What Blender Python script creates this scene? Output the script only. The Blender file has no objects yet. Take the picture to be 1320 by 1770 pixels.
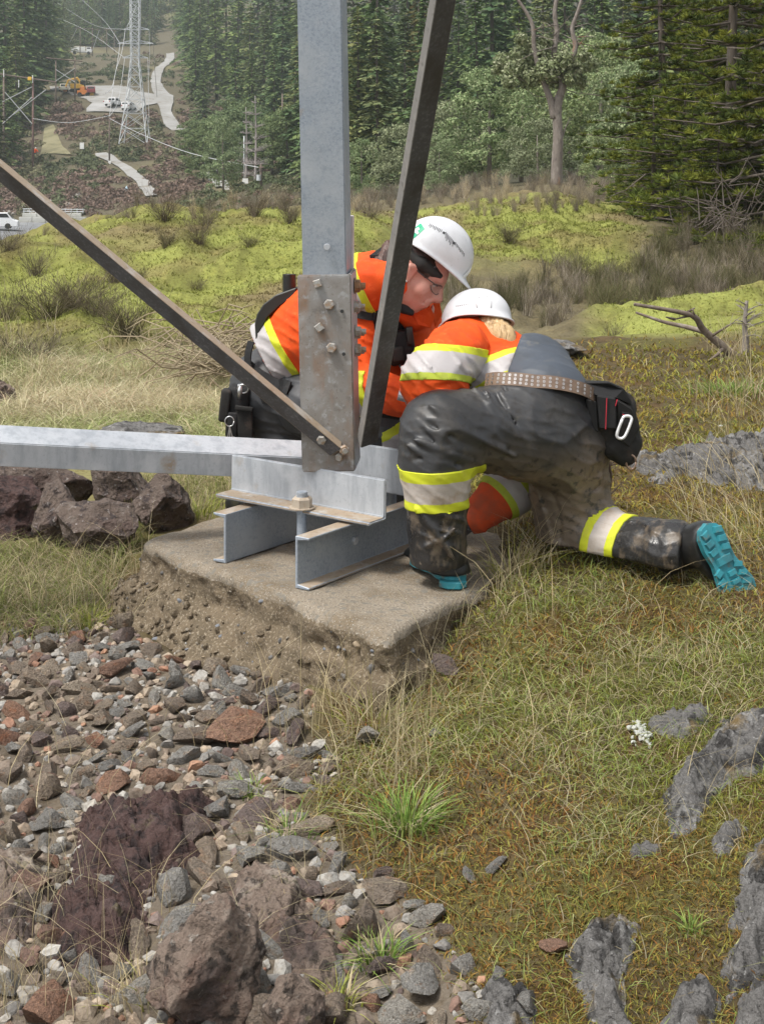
import bpy, bmesh, math, random
import numpy as np
from mathutils import Vector, Matrix
from math import radians as R_

SC = bpy.context.scene
COL = SC.collection
random.seed(7)
RNG = np.random.default_rng(7)

# ------------------------------------------------------------------ camera
FPX, YH, CAMZ = 2500.0, 300.0, 1.3          # focal length in photo pixels, horizon row, eye height
cam_d = bpy.data.cameras.new('camera')
cam = bpy.data.objects.new('camera', cam_d)
COL.objects.link(cam)
cam.location = (0, 0, CAMZ)
cam.rotation_euler = (R_(90), 0, 0)
cam_d.sensor_fit = 'VERTICAL'
cam_d.sensor_height = 17.70
cam_d.sensor_width = 13.20
cam_d.lens = 25.0
cam_d.shift_y = -(885 - YH) / 1770.0
cam_d.clip_start = 0.1
cam_d.clip_end = 3000
SC.camera = cam

# ------------------------------------------------------------------ sky, sun, exposure (overcast day)
SUN_EL, SUN_AZ = R_(62), R_(-125)
world = bpy.data.worlds.new('World')
SC.world = world
world.use_nodes = True
nt = world.node_tree
nt.nodes.clear()
sky = nt.nodes.new('ShaderNodeTexSky')
sky.sky_type = 'NISHITA'
sky.sun_disc = False
sky.sun_elevation = SUN_EL
sky.sun_rotation = SUN_AZ
sky.air_density = 1.0
sky.dust_density = 3.0
hs = nt.nodes.new('ShaderNodeHueSaturation')
hs.inputs['Saturation'].default_value = 0.14
bg = nt.nodes.new('ShaderNodeBackground')
bg.inputs['Strength'].default_value = 0.088
wo = nt.nodes.new('ShaderNodeOutputWorld')
nt.links.new(sky.outputs[0], hs.inputs['Color'])
nt.links.new(hs.outputs[0], bg.inputs['Color'])
nt.links.new(bg.outputs[0], wo.inputs['Surface'])
sun_d = bpy.data.lights.new('sun', 'SUN')
sun_d.energy = 1.5
sun_d.angle = R_(12)
sun_d.color = (1.0, 0.955, 0.88)
sun = bpy.data.objects.new('sun', sun_d)
COL.objects.link(sun)
# Nishita: rotation 0 puts the sun at +Y, growing clockwise seen from above
_sd = Vector((math.sin(SUN_AZ) * math.cos(SUN_EL), math.cos(SUN_AZ) * math.cos(SUN_EL), math.sin(SUN_EL)))
sun.rotation_euler = _sd.to_track_quat('Z', 'Y').to_euler()
sun.location = (0, 0, 40)
SC.view_settings.view_transform = 'Standard'
SC.view_settings.look = 'None'
SC.view_settings.gamma = 1.0
SC.view_settings.use_curve_mapping = False
SC.view_settings.exposure = 1.33
SC.cycles.max_bounces = 6
SC.cycles.diffuse_bounces = 3
SC.cycles.glossy_bounces = 3
SC.cycles.transmission_bounces = 4
SC.cycles.transparent_max_bounces = 8
SC.cycles.volume_bounces = 1
SC.cycles.use_denoising = True

# ------------------------------------------------------------------ helpers
def W(px, py, d):
    """world point that the camera sees at photo pixel (px, py), d metres ahead"""
    return Vector(((px - 660.0) * d / FPX, d, CAMZ - (py - YH) * d / FPX))

def V3(*a):
    return Vector(a)

def tag(o, label=None, cat=None, group=None, kind=None):
    if label: o['label'] = label
    if cat: o['category'] = cat
    if group: o['group'] = group
    if kind: o['kind'] = kind
    return o

def empty(name, loc, label=None, cat=None, group=None):
    o = bpy.data.objects.new(name, None)
    o.empty_display_size = 0.1
    o.location = loc
    COL.objects.link(o)
    return tag(o, label, cat, group)

def mk(name, verts, faces, mats, parent=None, smooth=False, col=None, midx=None, local=False, kind=None, label=None):
    """one mesh object; verts are world coordinates unless local=True"""
    v = np.asarray(verts, dtype=np.float64).reshape(-1, 3)
    if parent is not None and not local:
        off = parent.location
        if parent.parent is not None: off = parent.location + parent.parent.location
        v = v - np.array(off)
    me = bpy.data.meshes.new(name)
    if isinstance(faces, np.ndarray):
        nf, k = faces.shape
        me.vertices.add(len(v)); me.vertices.foreach_set('co', v.ravel())
        me.loops.add(nf * k); me.loops.foreach_set('vertex_index', faces.ravel().astype(np.int32))
        me.polygons.add(nf)
        me.polygons.foreach_set('loop_start', np.arange(0, nf * k, k, dtype=np.int32))
        me.update(calc_edges=True)
    else:
        me.from_pydata([tuple(p) for p in v], [], faces)
        me.update()
    if not isinstance(mats, (list, tuple)): mats = [mats]
    for m in mats: me.materials.append(m)
    if midx is not None: me.polygons.foreach_set('material_index', np.asarray(midx, dtype=np.int32))
    me.polygons.foreach_set('use_smooth', np.full(len(me.polygons), bool(smooth)))
    if col is not None:
        a = me.color_attributes.new('Col', 'FLOAT_COLOR', 'POINT')
        c = np.ones((len(v), 4)); c[:, :3] = np.asarray(col)[:, :3]
        a.data.foreach_set('color', c.ravel())
    me.validate()
    o = bpy.data.objects.new(name, me)
    COL.objects.link(o)
    if parent is not None: o.parent = parent
    if kind: o['kind'] = kind
    if label: o['label'] = label
    return o

def mkbm(name, bm, mats, parent=None, smooth=False, local=False, kind=None, label=None):
    bm.verts.ensure_lookup_table(); bm.verts.index_update()
    vs = [v.co[:] for v in bm.verts]
    fs = [[v.index for v in f.verts] for f in bm.faces]
    mi = [f.material_index for f in bm.faces]
    bm.free()
    return mk(name, vs, fs, mats, parent, smooth, None, mi, local, kind, label)

class MB:
    """collects simple shapes into one mesh"""
    def __init__(s): s.v = []; s.f = []; s.m = []
    def add(s, vs, fs, m=0):
        n = len(s.v); s.v += [tuple(p) for p in vs]; s.f += [[i + n for i in f] for f in fs]; s.m += [m] * len(fs)
    def box(s, c, half, rot=None, m=0):
        c = Vector(c); hx, hy, hz = half
        pts = [Vector((x * hx, y * hy, z * hz)) for x in (-1, 1) for y in (-1, 1) for z in (-1, 1)]
        if rot is not None: pts = [rot @ p for p in pts]
        s.add([c + p for p in pts], [[0, 1, 3, 2], [4, 6, 7, 5], [0, 4, 5, 1], [2, 3, 7, 6], [0, 2, 6, 4], [1, 5, 7, 3]], m)
    def tube(s, pts, rad, n=6, m=0, cap=True):
        pts = [Vector(p) for p in pts]
        if not isinstance(rad, (list, tuple)): rad = [rad] * len(pts)
        rings = []; up = None
        for i, p in enumerate(pts):
            t = (pts[min(i + 1, len(pts) - 1)] - pts[max(i - 1, 0)]).normalized()
            if up is None:
                up = t.orthogonal().normalized()
            up = (up - t * up.dot(t)).normalized()
            b = t.cross(up)
            rings.append([p + (up * math.cos(2 * math.pi * k / n) + b * math.sin(2 * math.pi * k / n)) * rad[i] for k in range(n)])
        vs = [q for r in rings for q in r]; fs = []
        for i in range(len(pts) - 1):
            for k in range(n):
                a, b2 = i * n + k, i * n + (k + 1) % n
                fs.append([a, b2, b2 + n, a + n])
        if cap:
            fs.append(list(range(n))[::-1]); fs.append([(len(pts) - 1) * n + k for k in range(n)])
        s.add(vs, fs, m)
    def prism(s, poly, axis, m=0):
        poly = [Vector(p) for p in poly]; ax = Vector(axis); n = len(poly)
        s.add(poly + [p + ax for p in poly],
              [list(range(n))[::-1], [n + i for i in range(n)]] + [[i, (i + 1) % n, n + (i + 1) % n, n + i] for i in range(n)], m)
    def build(s, name, mats, parent=None, smooth=False, local=False, kind=None, label=None, bevel=0):
        if bevel:
            bm = bmesh.new()
            vv = [bm.verts.new(p) for p in s.v]
            for f, m in zip(s.f, s.m):
                try:
                    ff = bm.faces.new([vv[i] for i in f]); ff.material_index = m
                except ValueError: pass
            bmesh.ops.recalc_face_normals(bm, faces=bm.faces[:])
            bmesh.ops.bevel(bm, geom=bm.edges[:], offset=bevel, segments=1, affect='EDGES', profile=0.5, clamp_overlap=True)
            return mkbm(name, bm, mats, parent, smooth, local, kind, label)
        return mk(name, s.v, s.f, mats, parent, smooth, None, s.m, local, kind, label)

# ---- value noise in numpy
def _hash(i, j, k):
    n = (i * 374761393 + j * 668265263 + k * 2147483647 + 1013904223) & 0xFFFFFFFF
    n = ((n ^ (n >> 13)) * 1274126177) & 0xFFFFFFFF
    n = (n ^ (n >> 16)) & 0xFFFFFFFF
    return n.astype(np.float64) / 4294967295.0
def vnoise(P):
    P = np.asarray(P, dtype=np.float64)
    I = np.floor(P).astype(np.int64); F = P - I; F = F * F * (3 - 2 * F)
    out = 0
    for a in (0, 1):
        wa = F[..., 0] if a else 1 - F[..., 0]
        for b in (0, 1):
            wb = F[..., 1] if b else 1 - F[..., 1]
            for c in (0, 1):
                wc = F[..., 2] if c else 1 - F[..., 2]
                out = out + wa * wb * wc * _hash(I[..., 0] + a, I[..., 1] + b, I[..., 2] + c)
    return out * 2 - 1
def fbm(P, octv=4, gain=0.5):
    P = np.asarray(P, dtype=np.float64); s = 0; a = 1.0
    for o in range(octv):
        s = s + a * vnoise(P + o * 17.3); P = P * 2.03; a *= gain
    return s
def sstep(a, b, x):
    t = np.clip((x - a) / (b - a), 0, 1); return t * t * (3 - 2 * t)

# ---- smooth-union surfaces (people, footing)
def rc(a, b, ra, rb=None, sq=None):
    return (np.array(a, float), np.array(b, float), float(ra), float(ra if rb is None else rb), sq)
def seg_dist(P, a, b):
    ab = b - a; L = max(ab @ ab, 1e-12)
    t = np.clip(((P - a) @ ab) / L, 0, 1)
    off = P - a - t[:, None] * ab
    return t, off
def sdf_prims(P, prims, k):
    acc = np.zeros(len(P))
    for a, b, ra, rb, sq in prims:
        t, off = seg_dist(P, a, b)
        if sq is not None:
            n = np.array(sq[0], float); n /= np.linalg.norm(n)
            c = off @ n
            off = off + (c * (1.0 / sq[1] - 1))[:, None] * n
        d = np.sqrt((off * off).sum(1)) - (ra + (rb - ra) * t)
        acc += np.exp(np.clip(-d / k, -600, 80))
    return -k * np.log(np.maximum(acc, 1e-300))
def crease_disp(P, creases):
    s = np.zeros(len(P))
    for c in creases:
        pts, w, amp = c
        best = None
        for a, b in zip(pts[:-1], pts[1:]):
            t, off = seg_dist(P, np.array(a, float), np.array(b, float))
            d2 = (off * off).sum(1)
            best = d2 if best is None else np.minimum(best, d2)
        s += amp * np.exp(-best / (w * w))
    return s
def surface_nets(f, lo, hi, h):
    lo = np.array(lo, float); hi = np.array(hi, float)
    n = np.ceil((hi - lo) / h).astype(int) + 1
    ax = [lo[i] + h * np.arange(n[i]) for i in range(3)]
    G = np.stack(np.meshgrid(*ax, indexing='ij'), -1).reshape(-1, 3)
    Vv = np.concatenate([f(G[i:i + 400000]) for i in range(0, len(G), 400000)]).reshape(n)
    ins = Vv < 0
    cn = n - 1
    cnt = np.zeros(cn, int); pos = np.zeros(tuple(cn) + (3,))
    corners = [(i, j, k) for i in (0, 1) for j in (0, 1) for k in (0, 1)]
    def sl(c): return tuple(slice(c[q], c[q] + cn[q]) for q in range(3))
    for i, a in enumerate(corners):
        for b in corners[i + 1:]:
            df = [b[q] - a[q] for q in range(3)]
            if sum(abs(x) for x in df) != 1: continue
            va, vb = Vv[sl(a)], Vv[sl(b)]
            m = ins[sl(a)] != ins[sl(b)]
            t = np.where(m, va / np.where(m, va - vb, 1), 0)
            for q in range(3):
                pos[..., q] += np.where(m, a[q] + t * df[q], 0)
            cnt += m
    act = cnt > 0
    idx = -np.ones(cn, int); idx[act] = np.arange(act.sum())
    ijk = np.argwhere(act)
    verts = lo + h * (ijk + pos[act] / cnt[act][:, None])
    quads = []
    for axis in range(3):
        u, v = (axis + 1) % 3, (axis + 2) % 3
        sa = [slice(1, n[q] - 1) for q in range(3)]; sb = list(sa)
        sa[axis] = slice(0, n[axis] - 1); sb[axis] = slice(1, n[axis])
        A, B = ins[tuple(sa)], ins[tuple(sb)]
        E = np.argwhere(A != B)
        if not len(E): continue
        s0 = A[tuple(E.T)]
        base = E.copy()
        for q in range(3):
            if q != axis: base[:, q] += 1
        def cell(du, dv):
            c = base.copy(); c[:, u] -= du; c[:, v] -= dv
            return idx[tuple(c.T)]
        q4 = np.stack([cell(1, 1), cell(0, 1), cell(0, 0), cell(1, 0)], 1)
        q4[~s0] = q4[~s0][:, ::-1]
        quads.append(q4)
    return verts, np.concatenate(quads)
def project(f, v, it=2, e=0.002):
    v = v.copy()
    for _ in range(it):
        g = np.stack([(f(v + np.eye(3)[q] * e) - f(v - np.eye(3)[q] * e)) / (2 * e) for q in range(3)], 1)
        d = f(v); gl = np.maximum((g * g).sum(1), 0.05)
        st = np.clip(d / gl, -0.02, 0.02)
        v -= g * st[:, None]
    return v
def blob(prims, k=0.02, h=0.01, creases=(), extra=None, cuts=(), nz=None, pad=0.05, it=2):
    """surface of the smooth union of round cones; cuts: (point, normal) keeps the side behind the normal"""
    lo = np.min([np.minimum(p[0] - p[2], p[1] - p[3]) for p in prims], 0) - pad
    hi = np.max([np.maximum(p[0] + p[2], p[1] + p[3]) for p in prims], 0) + pad
    def f(P):
        d = sdf_prims(P, prims, k)
        if creases: d = d - crease_disp(P, creases)
        if nz: d = d - nz(P)
        if extra: d = extra(P, d)
        for c, n in cuts:
            n = np.array(n, float); n /= np.linalg.norm(n)
            d = np.maximum(d, (P - np.array(c, float)) @ n)
        return d
    v, q = surface_nets(f, lo, hi, h)
    v = project(f, v, it)
    return v, q
def band(v, q, org, axis, cutsT, maxr, off=0.004, mids=None, clip=None):
    """strip of an existing surface between planes across an axis, lifted off by off; cutsT ascending, one material per gap"""
    bm = bmesh.new()
    axis = np.array(axis, float); axis /= np.linalg.norm(axis); org = np.array(org, float)
    T = (v - org) @ axis
    rad = np.linalg.norm(v - org - T[:, None] * axis, axis=1)
    keep = (T > cutsT[0] - 0.03) & (T < cutsT[-1] + 0.03) & (rad < maxr)
    fk = keep[q].all(1)
    used = np.unique(q[fk]); mp = {int(u): bm.verts.new(v[u]) for u in used}
    for f in q[fk]:
        try: bm.faces.new([mp[int(i)] for i in f])
        except ValueError: pass
    bm.normal_update()
    for t in cutsT:
        bmesh.ops.bisect_plane(bm, geom=bm.verts[:] + bm.edges[:] + bm.faces[:], dist=1e-5, plane_co=org + axis * t, plane_no=axis)
    ax = Vector(axis); og = Vector(org)
    dele = []
    for f in bm.faces:
        t = (f.calc_center_median() - og).dot(ax)
        if t < cutsT[0] or t > cutsT[-1]: dele.append(f); continue
        if clip is not None and not clip(f.calc_center_median()): dele.append(f); continue
        i = 0
        while i < len(cutsT) - 2 and t > cutsT[i + 1]: i += 1
        f.material_index = (mids or list(range(len(cutsT) - 1)))[i]
    bmesh.ops.delete(bm, geom=dele, context='FACES')
    loose = [x for x in bm.verts if not x.link_faces]
    bmesh.ops.delete(bm, geom=loose, context='VERTS')
    bm.normal_update()
    nrm = [x.normal.copy() for x in bm.verts]
    for x, nn in zip(bm.verts, nrm): x.co += nn * off
    bnd = [e for e in bm.edges if e.is_boundary]
    ext = bmesh.ops.extrude_edge_only(bm, edges=bnd)
    # turn the rim inward so that the strip has an edge
    ev = [g for g in ext['geom'] if isinstance(g, bmesh.types.BMVert)]
    bm.normal_update()
    kd = {}
    for x in ev:
        c = min(nrm, key=lambda n: 0) if False else x.normal
        src = [e.other_vert(x) for e in x.link_edges if e.other_vert(x) not in ev]
        nn = src[0].normal if src else x.normal
        x.co -= nn * (off + 0.002)
    return bm

# ---- materials
def mat(name, base=(0.5, 0.5, 0.5), rough=0.7, metal=0.0, layers=(), bump=(), attr=None, coord='Object', rnd=0.0, spec=0.5,
        trans=0.0, rough_noise=None, obj_ramp=None, sub=0.0):
    """layers: (kind, scale, colour, lo, hi[, detail][, stretch]) mixed over the base; bump: (kind, scale, strength, dist[, detail])"""
    m = bpy.data.materials.new(name); m.use_nodes = True
    nt = m.node_tree; N = nt.nodes; L = nt.links
    b = N['Principled BSDF']
    b.inputs['Roughness'].default_value = rough
    b.inputs['Metallic'].default_value = metal
    b.inputs['Specular IOR Level'].default_value = spec
    tc = N.new('ShaderNodeTexCoord')
    def co(stretch):
        if coord == 'World':
            g = N.new('ShaderNodeNewGeometry'); src = g.outputs['Position']
        else: src = tc.outputs[coord]
        if stretch:
            mp = N.new('ShaderNodeMapping'); mp.inputs['Scale'].default_value = stretch
            L.new(src, mp.inputs['Vector']); return mp.outputs[0]
        return src
    def tex(kind, scale, detail=4, stretch=None):
        if kind == 'voronoi' or kind == 'crack':
            t = N.new('ShaderNodeTexVoronoi'); t.inputs['Scale'].default_value = scale
            if kind == 'crack': t.feature = 'DISTANCE_TO_EDGE'
            L.new(co(stretch), t.inputs['Vector']); return t.outputs['Distance']
        if kind == 'cell':
            t = N.new('ShaderNodeTexVoronoi'); t.inputs['Scale'].default_value = scale
            L.new(co(stretch), t.inputs['Vector'])
            sp = N.new('ShaderNodeSeparateColor'); L.new(t.outputs['Color'], sp.inputs[0]); return sp.outputs[0]
        if kind == 'wave':
            t = N.new('ShaderNodeTexWave'); t.inputs['Scale'].default_value = scale; t.inputs['Distortion'].default_value = 6
            t.inputs['Detail'].default_value = detail; L.new(co(stretch), t.inputs['Vector']); return t.outputs['Fac']
        t = N.new('ShaderNodeTexNoise'); t.inputs['Scale'].default_value = scale; t.inputs['Detail'].default_value = detail
        t.inputs['Roughness'].default_value = 0.6
        if kind == 'ridge': t.noise_type = 'RIDGED_MULTIFRACTAL'; t.inputs['Roughness'].default_value = 0.45; t.inputs['Distortion'].default_value = 0.6
        L.new(co(stretch), t.inputs['Vector']); return t.outputs['Fac']
    if attr:
        a = N.new('ShaderNodeAttribute'); a.attribute_name = attr
        cur = a.outputs['Color']
    else:
        c = N.new('ShaderNodeRGB'); c.outputs[0].default_value = (*base, 1); cur = c.outputs[0]
    if obj_ramp:
        oi = N.new('ShaderNodeObjectInfo'); rp = N.new('ShaderNodeValToRGB')
        el = rp.color_ramp.elements
        while len(el) < len(obj_ramp): el.new(0.5)
        for i, cc in enumerate(obj_ramp):
            el[i].position = i / max(1, len(obj_ramp) - 1); el[i].color = (*cc, 1)
        L.new(oi.outputs['Random'], rp.inputs[0])
        if attr:
            mx = N.new('ShaderNodeMix'); mx.data_type = 'RGBA'; mx.blend_type = 'MULTIPLY'; mx.inputs[0].default_value = 1
            L.new(cur, mx.inputs[6]); L.new(rp.outputs[0], mx.inputs[7]); cur = mx.outputs[2]
        else: cur = rp.outputs[0]
    for l in layers:
        kind, scale, colr, lo, hi = l[:5]
        det = l[5] if len(l) > 5 else 4; st = l[6] if len(l) > 6 else None
        mr = N.new('ShaderNodeMapRange'); mr.inputs[1].default_value = lo; mr.inputs[2].default_value = hi
        if kind == 'attr':
            a = N.new('ShaderNodeAttribute'); a.attribute_name = scale; L.new(a.outputs['Fac'], mr.inputs[0])
        else:
            L.new(tex(kind, scale, det, st), mr.inputs[0])
        mx = N.new('ShaderNodeMix'); mx.data_type = 'RGBA'
        if len(colr) == 4 and colr[3] == 'mul':
            mx.blend_type = 'MULTIPLY'
        L.new(mr.outputs[0], mx.inputs[0]); L.new(cur, mx.inputs[6]); mx.inputs[7].default_value = (*colr[:3], 1)
        cur = mx.outputs[2]
    if rnd:
        oi = N.new('ShaderNodeObjectInfo'); mr = N.new('ShaderNodeMapRange')
        mr.inputs[3].default_value = 1 - rnd; mr.inputs[4].default_value = 1 + rnd
        L.new(oi.outputs['Random'], mr.inputs[0])
        h = N.new('ShaderNodeHueSaturation'); L.new(cur, h.inputs['Color']); L.new(mr.outputs[0], h.inputs['Value']); cur = h.outputs[0]
    L.new(cur, b.inputs['Base Color'])
    if rough_noise:
        sc_, lo_, hi_ = rough_noise
        mr = N.new('ShaderNodeMapRange'); mr.inputs[1].default_value = 0.3; mr.inputs[2].default_value = 0.7
        mr.inputs[3].default_value = lo_; mr.inputs[4].default_value = hi_
        L.new(tex('noise', sc_, 4), mr.inputs[0]); L.new(mr.outputs[0], b.inputs['Roughness'])
    prev = None
    for bp in bump:
        kind, scale, strn, dist = bp[:4]; det = bp[4] if len(bp) > 4 else 5; st = bp[5] if len(bp) > 5 else None
        bn = N.new('ShaderNodeBump'); bn.inputs['Strength'].default_value = strn; bn.inputs['Distance'].default_value = dist
        L.new(tex(kind, scale, det, st), bn.inputs['Height'])
        if prev: L.new(prev, bn.inputs['Normal'])
        prev = bn.outputs[0]
    if prev: L.new(prev, b.inputs['Normal'])
    if trans:
        tr = N.new('ShaderNodeBsdfTranslucent'); mxs = N.new('ShaderNodeMixShader'); mxs.inputs[0].default_value = trans
        L.new(cur, tr.inputs['Color'])
        out = [n for n in N if n.type == 'OUTPUT_MATERIAL'][0]
        L.new(b.outputs[0], mxs.inputs[1]); L.new(tr.outputs[0], mxs.inputs[2]); L.new(mxs.outputs[0], out.inputs['Surface'])
    return m

def copy_tree(o, parent=None):
    c = o.copy(); COL.objects.link(c)
    if parent is not None: c.parent = parent
    for ch in list(o.children): copy_tree(ch, c)
    return c
# ------------------------------------------------------------------ terrain: profiles (distance, height) in several directions
def zy(d, y): return CAMZ - (y - YH) * d / FPX
def prof(near, far):
    a = [(d, z) for d, z in near] + [(d, zy(d, y)) for d, y in far]
    return a
_farL = [(170, 408), (188, 392), (200, 365), (212, 338), (250, 300), (275, 262), (310, 212), (345, 180), (400, 150), (450, 130), (560, 95), (700, 40), (950, -150)]
COLS = {
 -900: prof([(1.2, -.34), (2.6, -.32), (6, -.25), (11, -.18), (13, .03), (17.5, .3), (22, 0), (30, -2), (60, -6), (100, -8)], [(170, 400), (210, 330), (300, 200), (560, 60), (950, -200)]),
 0: prof([(1.2, -.34), (2.6, -.32), (4.5, -.28), (6, -.25), (8.5, -.2), (11, -.18), (13, .03), (15, .22), (17.5, .37), (19.5, .25), (24, -1), (50, -5.5), (100, -7.5)], _farL),
 150: prof([(1.2, -.34), (2.6, -.32), (4.5, -.28), (6, -.25), (8.5, -.2), (11, -.18), (13, .05), (15.5, .33), (19.5, .56), (21, .45), (25, -.8), (50, -5.5), (100, -7.5)],
           [(170, 408), (188, 392), (200, 368), (212, 342), (240, 300), (262, 258), (285, 215), (310, 180), (330, 160), (360, 142), (450, 117), (560, 92), (700, 35), (950, -150)]),
 240: prof([(1.2, -.34), (2.6, -.32), (4.5, -.28), (6, -.24), (8.5, -.2), (11, -.18), (13, .03), (15.5, .3), (20, .66), (22, .5), (26, -.6), (60, -4), (120, -5)],
           [(190, 370), (210, 340), (240, 297), (275, 245), (310, 195), (335, 165), (360, 145), (450, 115), (560, 92), (700, 30), (950, -160)]),
 330: prof([(1.2, -.34), (2.6, -.31), (4.5, -.27), (6, -.23), (8.5, -.18), (11, -.18), (13, .02), (15.5, .3), (20, .70), (22, .55), (27, -.3), (60, -2.6), (120, -3.5)],
           [(190, 345), (215, 318), (240, 280), (275, 240), (300, 217), (320, 190), (400, 140), (560, 88), (700, 20), (950, -180)]),
 450: prof([(1.2, -.33), (2.6, -.30), (4.5, -.27), (5.3, -.22), (6, -.15), (8.5, -.15), (11, -.18), (13, .0), (15.5, .28), (20, .70), (22, .55)],
           [(28, 385), (60, 362), (120, 335), (200, 300), (300, 240), (450, 150), (700, 0), (950, -220)]),
 600: prof([(1.2, -.32), (2.6, -.29), (4.09, -.23), (5, -.14), (6, -.05), (8.5, -.08), (11, -.15), (13, .0), (15.5, .28), (20, .68), (23, .6)],
           [(30, 372), (60, 350), (100, 335), (200, 290), (400, 150), (700, -50), (950, -250)]),
 700: prof([(1.2, -.31), (2.6, -.27), (4.09, -.21), (5, -.1), (6, -.02), (8.5, .02), (11, -.1), (13, -.15), (16, .0), (22, .25)],
           [(27, 384), (32, 374), (60, 345), (100, 322), (200, 280), (400, 145), (700, -60), (950, -260)]),
 790: prof([(1.2, -.29), (2.6, -.26), (3.6, -.2), (4.1, -.15), (4.6, -.08), (5.5, -.03), (8, .08), (9.5, .12), (11, -.1), (14, -.3), (18, -.2), (24, -.04)],
           [(29, 370), (34, 366), (40, 366), (60, 335), (100, 310), (200, 270), (400, 140), (700, -60), (950, -260)]),
 890: prof([(1.2, -.27), (2.6, -.245), (3.5, -.13), (4.2, -.03), (4.6, .01), (6, .06), (8, .12), (9.5, .17), (11, -.1), (14, -.38), (18, -.25), (24, -.09)],
           [(30, 340), (33, 337), (38, 362), (50, 328), (100, 300), (200, 260), (400, 130), (700, -60), (950, -260)]),
 1010: prof([(1.2, -.25), (2.6, -.235), (3.5, -.1), (4.6, .01), (6.7, .09), (8, .14), (9.5, .19), (11, .0), (13, -.2), (18, -.25), (24, -.09)],
           [(29, 352), (32, 348), (38, 358), (50, 326), (100, 300), (200, 250), (400, 110), (700, -70), (950, -260)]),
 1150: prof([(1.2, -.24), (2.6, -.21), (3.5, -.08), (4.6, .02), (6.7, .10), (8, .16), (9.2, .22), (11, .0), (13, -.06), (15, -.4), (18, -.3), (24, -.04)],
           [(29, 395), (33, 392), (50, 350), (100, 310), (200, 250), (400, 110), (700, -70), (950, -260)]),
 1320: prof([(1.2, -.22), (2.6, -.17), (3.5, -.06), (4.6, .03), (6.7, .10), (9, .2), (11.5, .03), (14, .04), (16, -.3), (20, -.2), (25, 0)],
           [(30, 410), (50, 375), (100, 325), (200, 250), (400, 110), (700, -70), (950, -260)]),
 2300: prof([(1.2, -.2), (2.6, -.15), (4.6, .05), (6.7, .14), (9, .25), (14, .3), (20, .2), (25, .2)],
           [(30, 380), (50, 355), (100, 320), (200, 250), (400, 110), (700, -70), (950, -260)]),
}
DS = np.geomspace(1.2, 950, 460)
PXS = np.arange(-2600, 3960, 20.0)
_k = sorted(COLS)
_tab = np.stack([np.interp(np.log(DS), np.log([p[0] for p in COLS[c]]), [p[1] for p in COLS[c]]) for c in _k], 0)
TAB = np.stack([np.interp(PXS, _k, _tab[:, j]) for j in range(len(DS))], 1)      # [px, d]
def _gauss(a, s, axis):
    r = int(3 * s); w = np.exp(-0.5 * (np.arange(-r, r + 1) / s) ** 2); w /= w.sum()
    pad = [(0, 0)] * a.ndim; pad[axis] = (r, r)
    b = np.pad(a, pad, mode='edge')
    return sum(w[i] * np.take(b, np.arange(i, i + a.shape[axis]), axis) for i in range(2 * r + 1))
TAB = _gauss(_gauss(TAB, 3.0, 1), 2.0, 0)
def tab_z(px, d):
    i = np.clip((np.asarray(px, float) - PXS[0]) / 20.0, 0, len(PXS) - 1.001)
    j = np.clip(np.log(np.asarray(d, float) / DS[0]) / (math.log(DS[-1] / DS[0])) * (len(DS) - 1), 0, len(DS) - 1.001)
    i0 = i.astype(int); j0 = j.astype(int); fi = i - i0; fj = j - j0
    return (TAB[i0, j0] * (1 - fi) * (1 - fj) + TAB[i0 + 1, j0] * fi * (1 - fj) + TAB[i0, j0 + 1] * (1 - fi) * fj + TAB[i0 + 1, j0 + 1] * fi * fj)
def relief(X, Y):
    P = np.stack([X, Y, np.zeros_like(X)], -1)
    near = 1 - sstep(9, 12, Y)
    mid = sstep(9, 12, Y) * (1 - sstep(45, 60, Y))
    far = sstep(60, 120, Y)
    return near * (0.022 * vnoise(P * 2.3) + 0.010 * vnoise(P * 7.0) + 0.005 * vnoise(P * 21)) + \
        mid * (0.20 * vnoise(P * 0.55 + 2) + 0.13 * (1 - np.abs(vnoise(P * 1.1 + 8))) ** 2 - .05 + 0.07 * vnoise(P * 2.6 + 5) + 0.04 * np.abs(vnoise(P * 6.0)) + 0.015 * vnoise(P * 15)) + far * (0.9 * vnoise(P * 0.05) + 0.3 * vnoise(P * 0.2))
def ground_z(X, Y):
    X = np.asarray(X, float); Y = np.maximum(np.asarray(Y, float), 1.2)
    return tab_z(660 + FPX * X / Y, Y) + relief(X, Y)
def gz(x, y): return float(ground_z(np.array([x]), np.array([y]))[0])
def hits(px, py, dmin=1.6, dmax=900):
    """vectorised: world points where the camera's rays through photo pixels meet the terrain"""
    px = np.asarray(px, float); py = np.asarray(py, float)
    sel = (DS >= dmin) & (DS <= dmax)
    dd = DS[sel]; out = np.full(len(px), np.nan)
    for s in range(0, len(px), 4000):
        p = px[s:s + 4000]; y = py[s:s + 4000]
        Z = tab_z(p[:, None], dd[None, :])
        Yi = YH + (CAMZ - Z) * FPX / dd[None, :]
        ok = Yi <= y[:, None]
        j = ok.argmax(1); good = ok.any(1) & (j > 0)
        j1 = np.maximum(j, 1); r = np.arange(len(p))
        a, b = Yi[r, j1 - 1], Yi[r, j1]
        t = np.clip((a - y) / np.where(np.abs(a - b) < 1e-9, 1, a - b), 0, 1)
        out[s:s + 4000] = np.where(good, dd[j1 - 1] + t * (dd[j1] - dd[j1 - 1]), np.nan)
    X = (px - 660) * out / FPX
    Zg = ground_z(np.where(np.isnan(X), 0, X), np.where(np.isnan(out), 5, out))
    return np.stack([X, out, Zg], 1)
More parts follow.
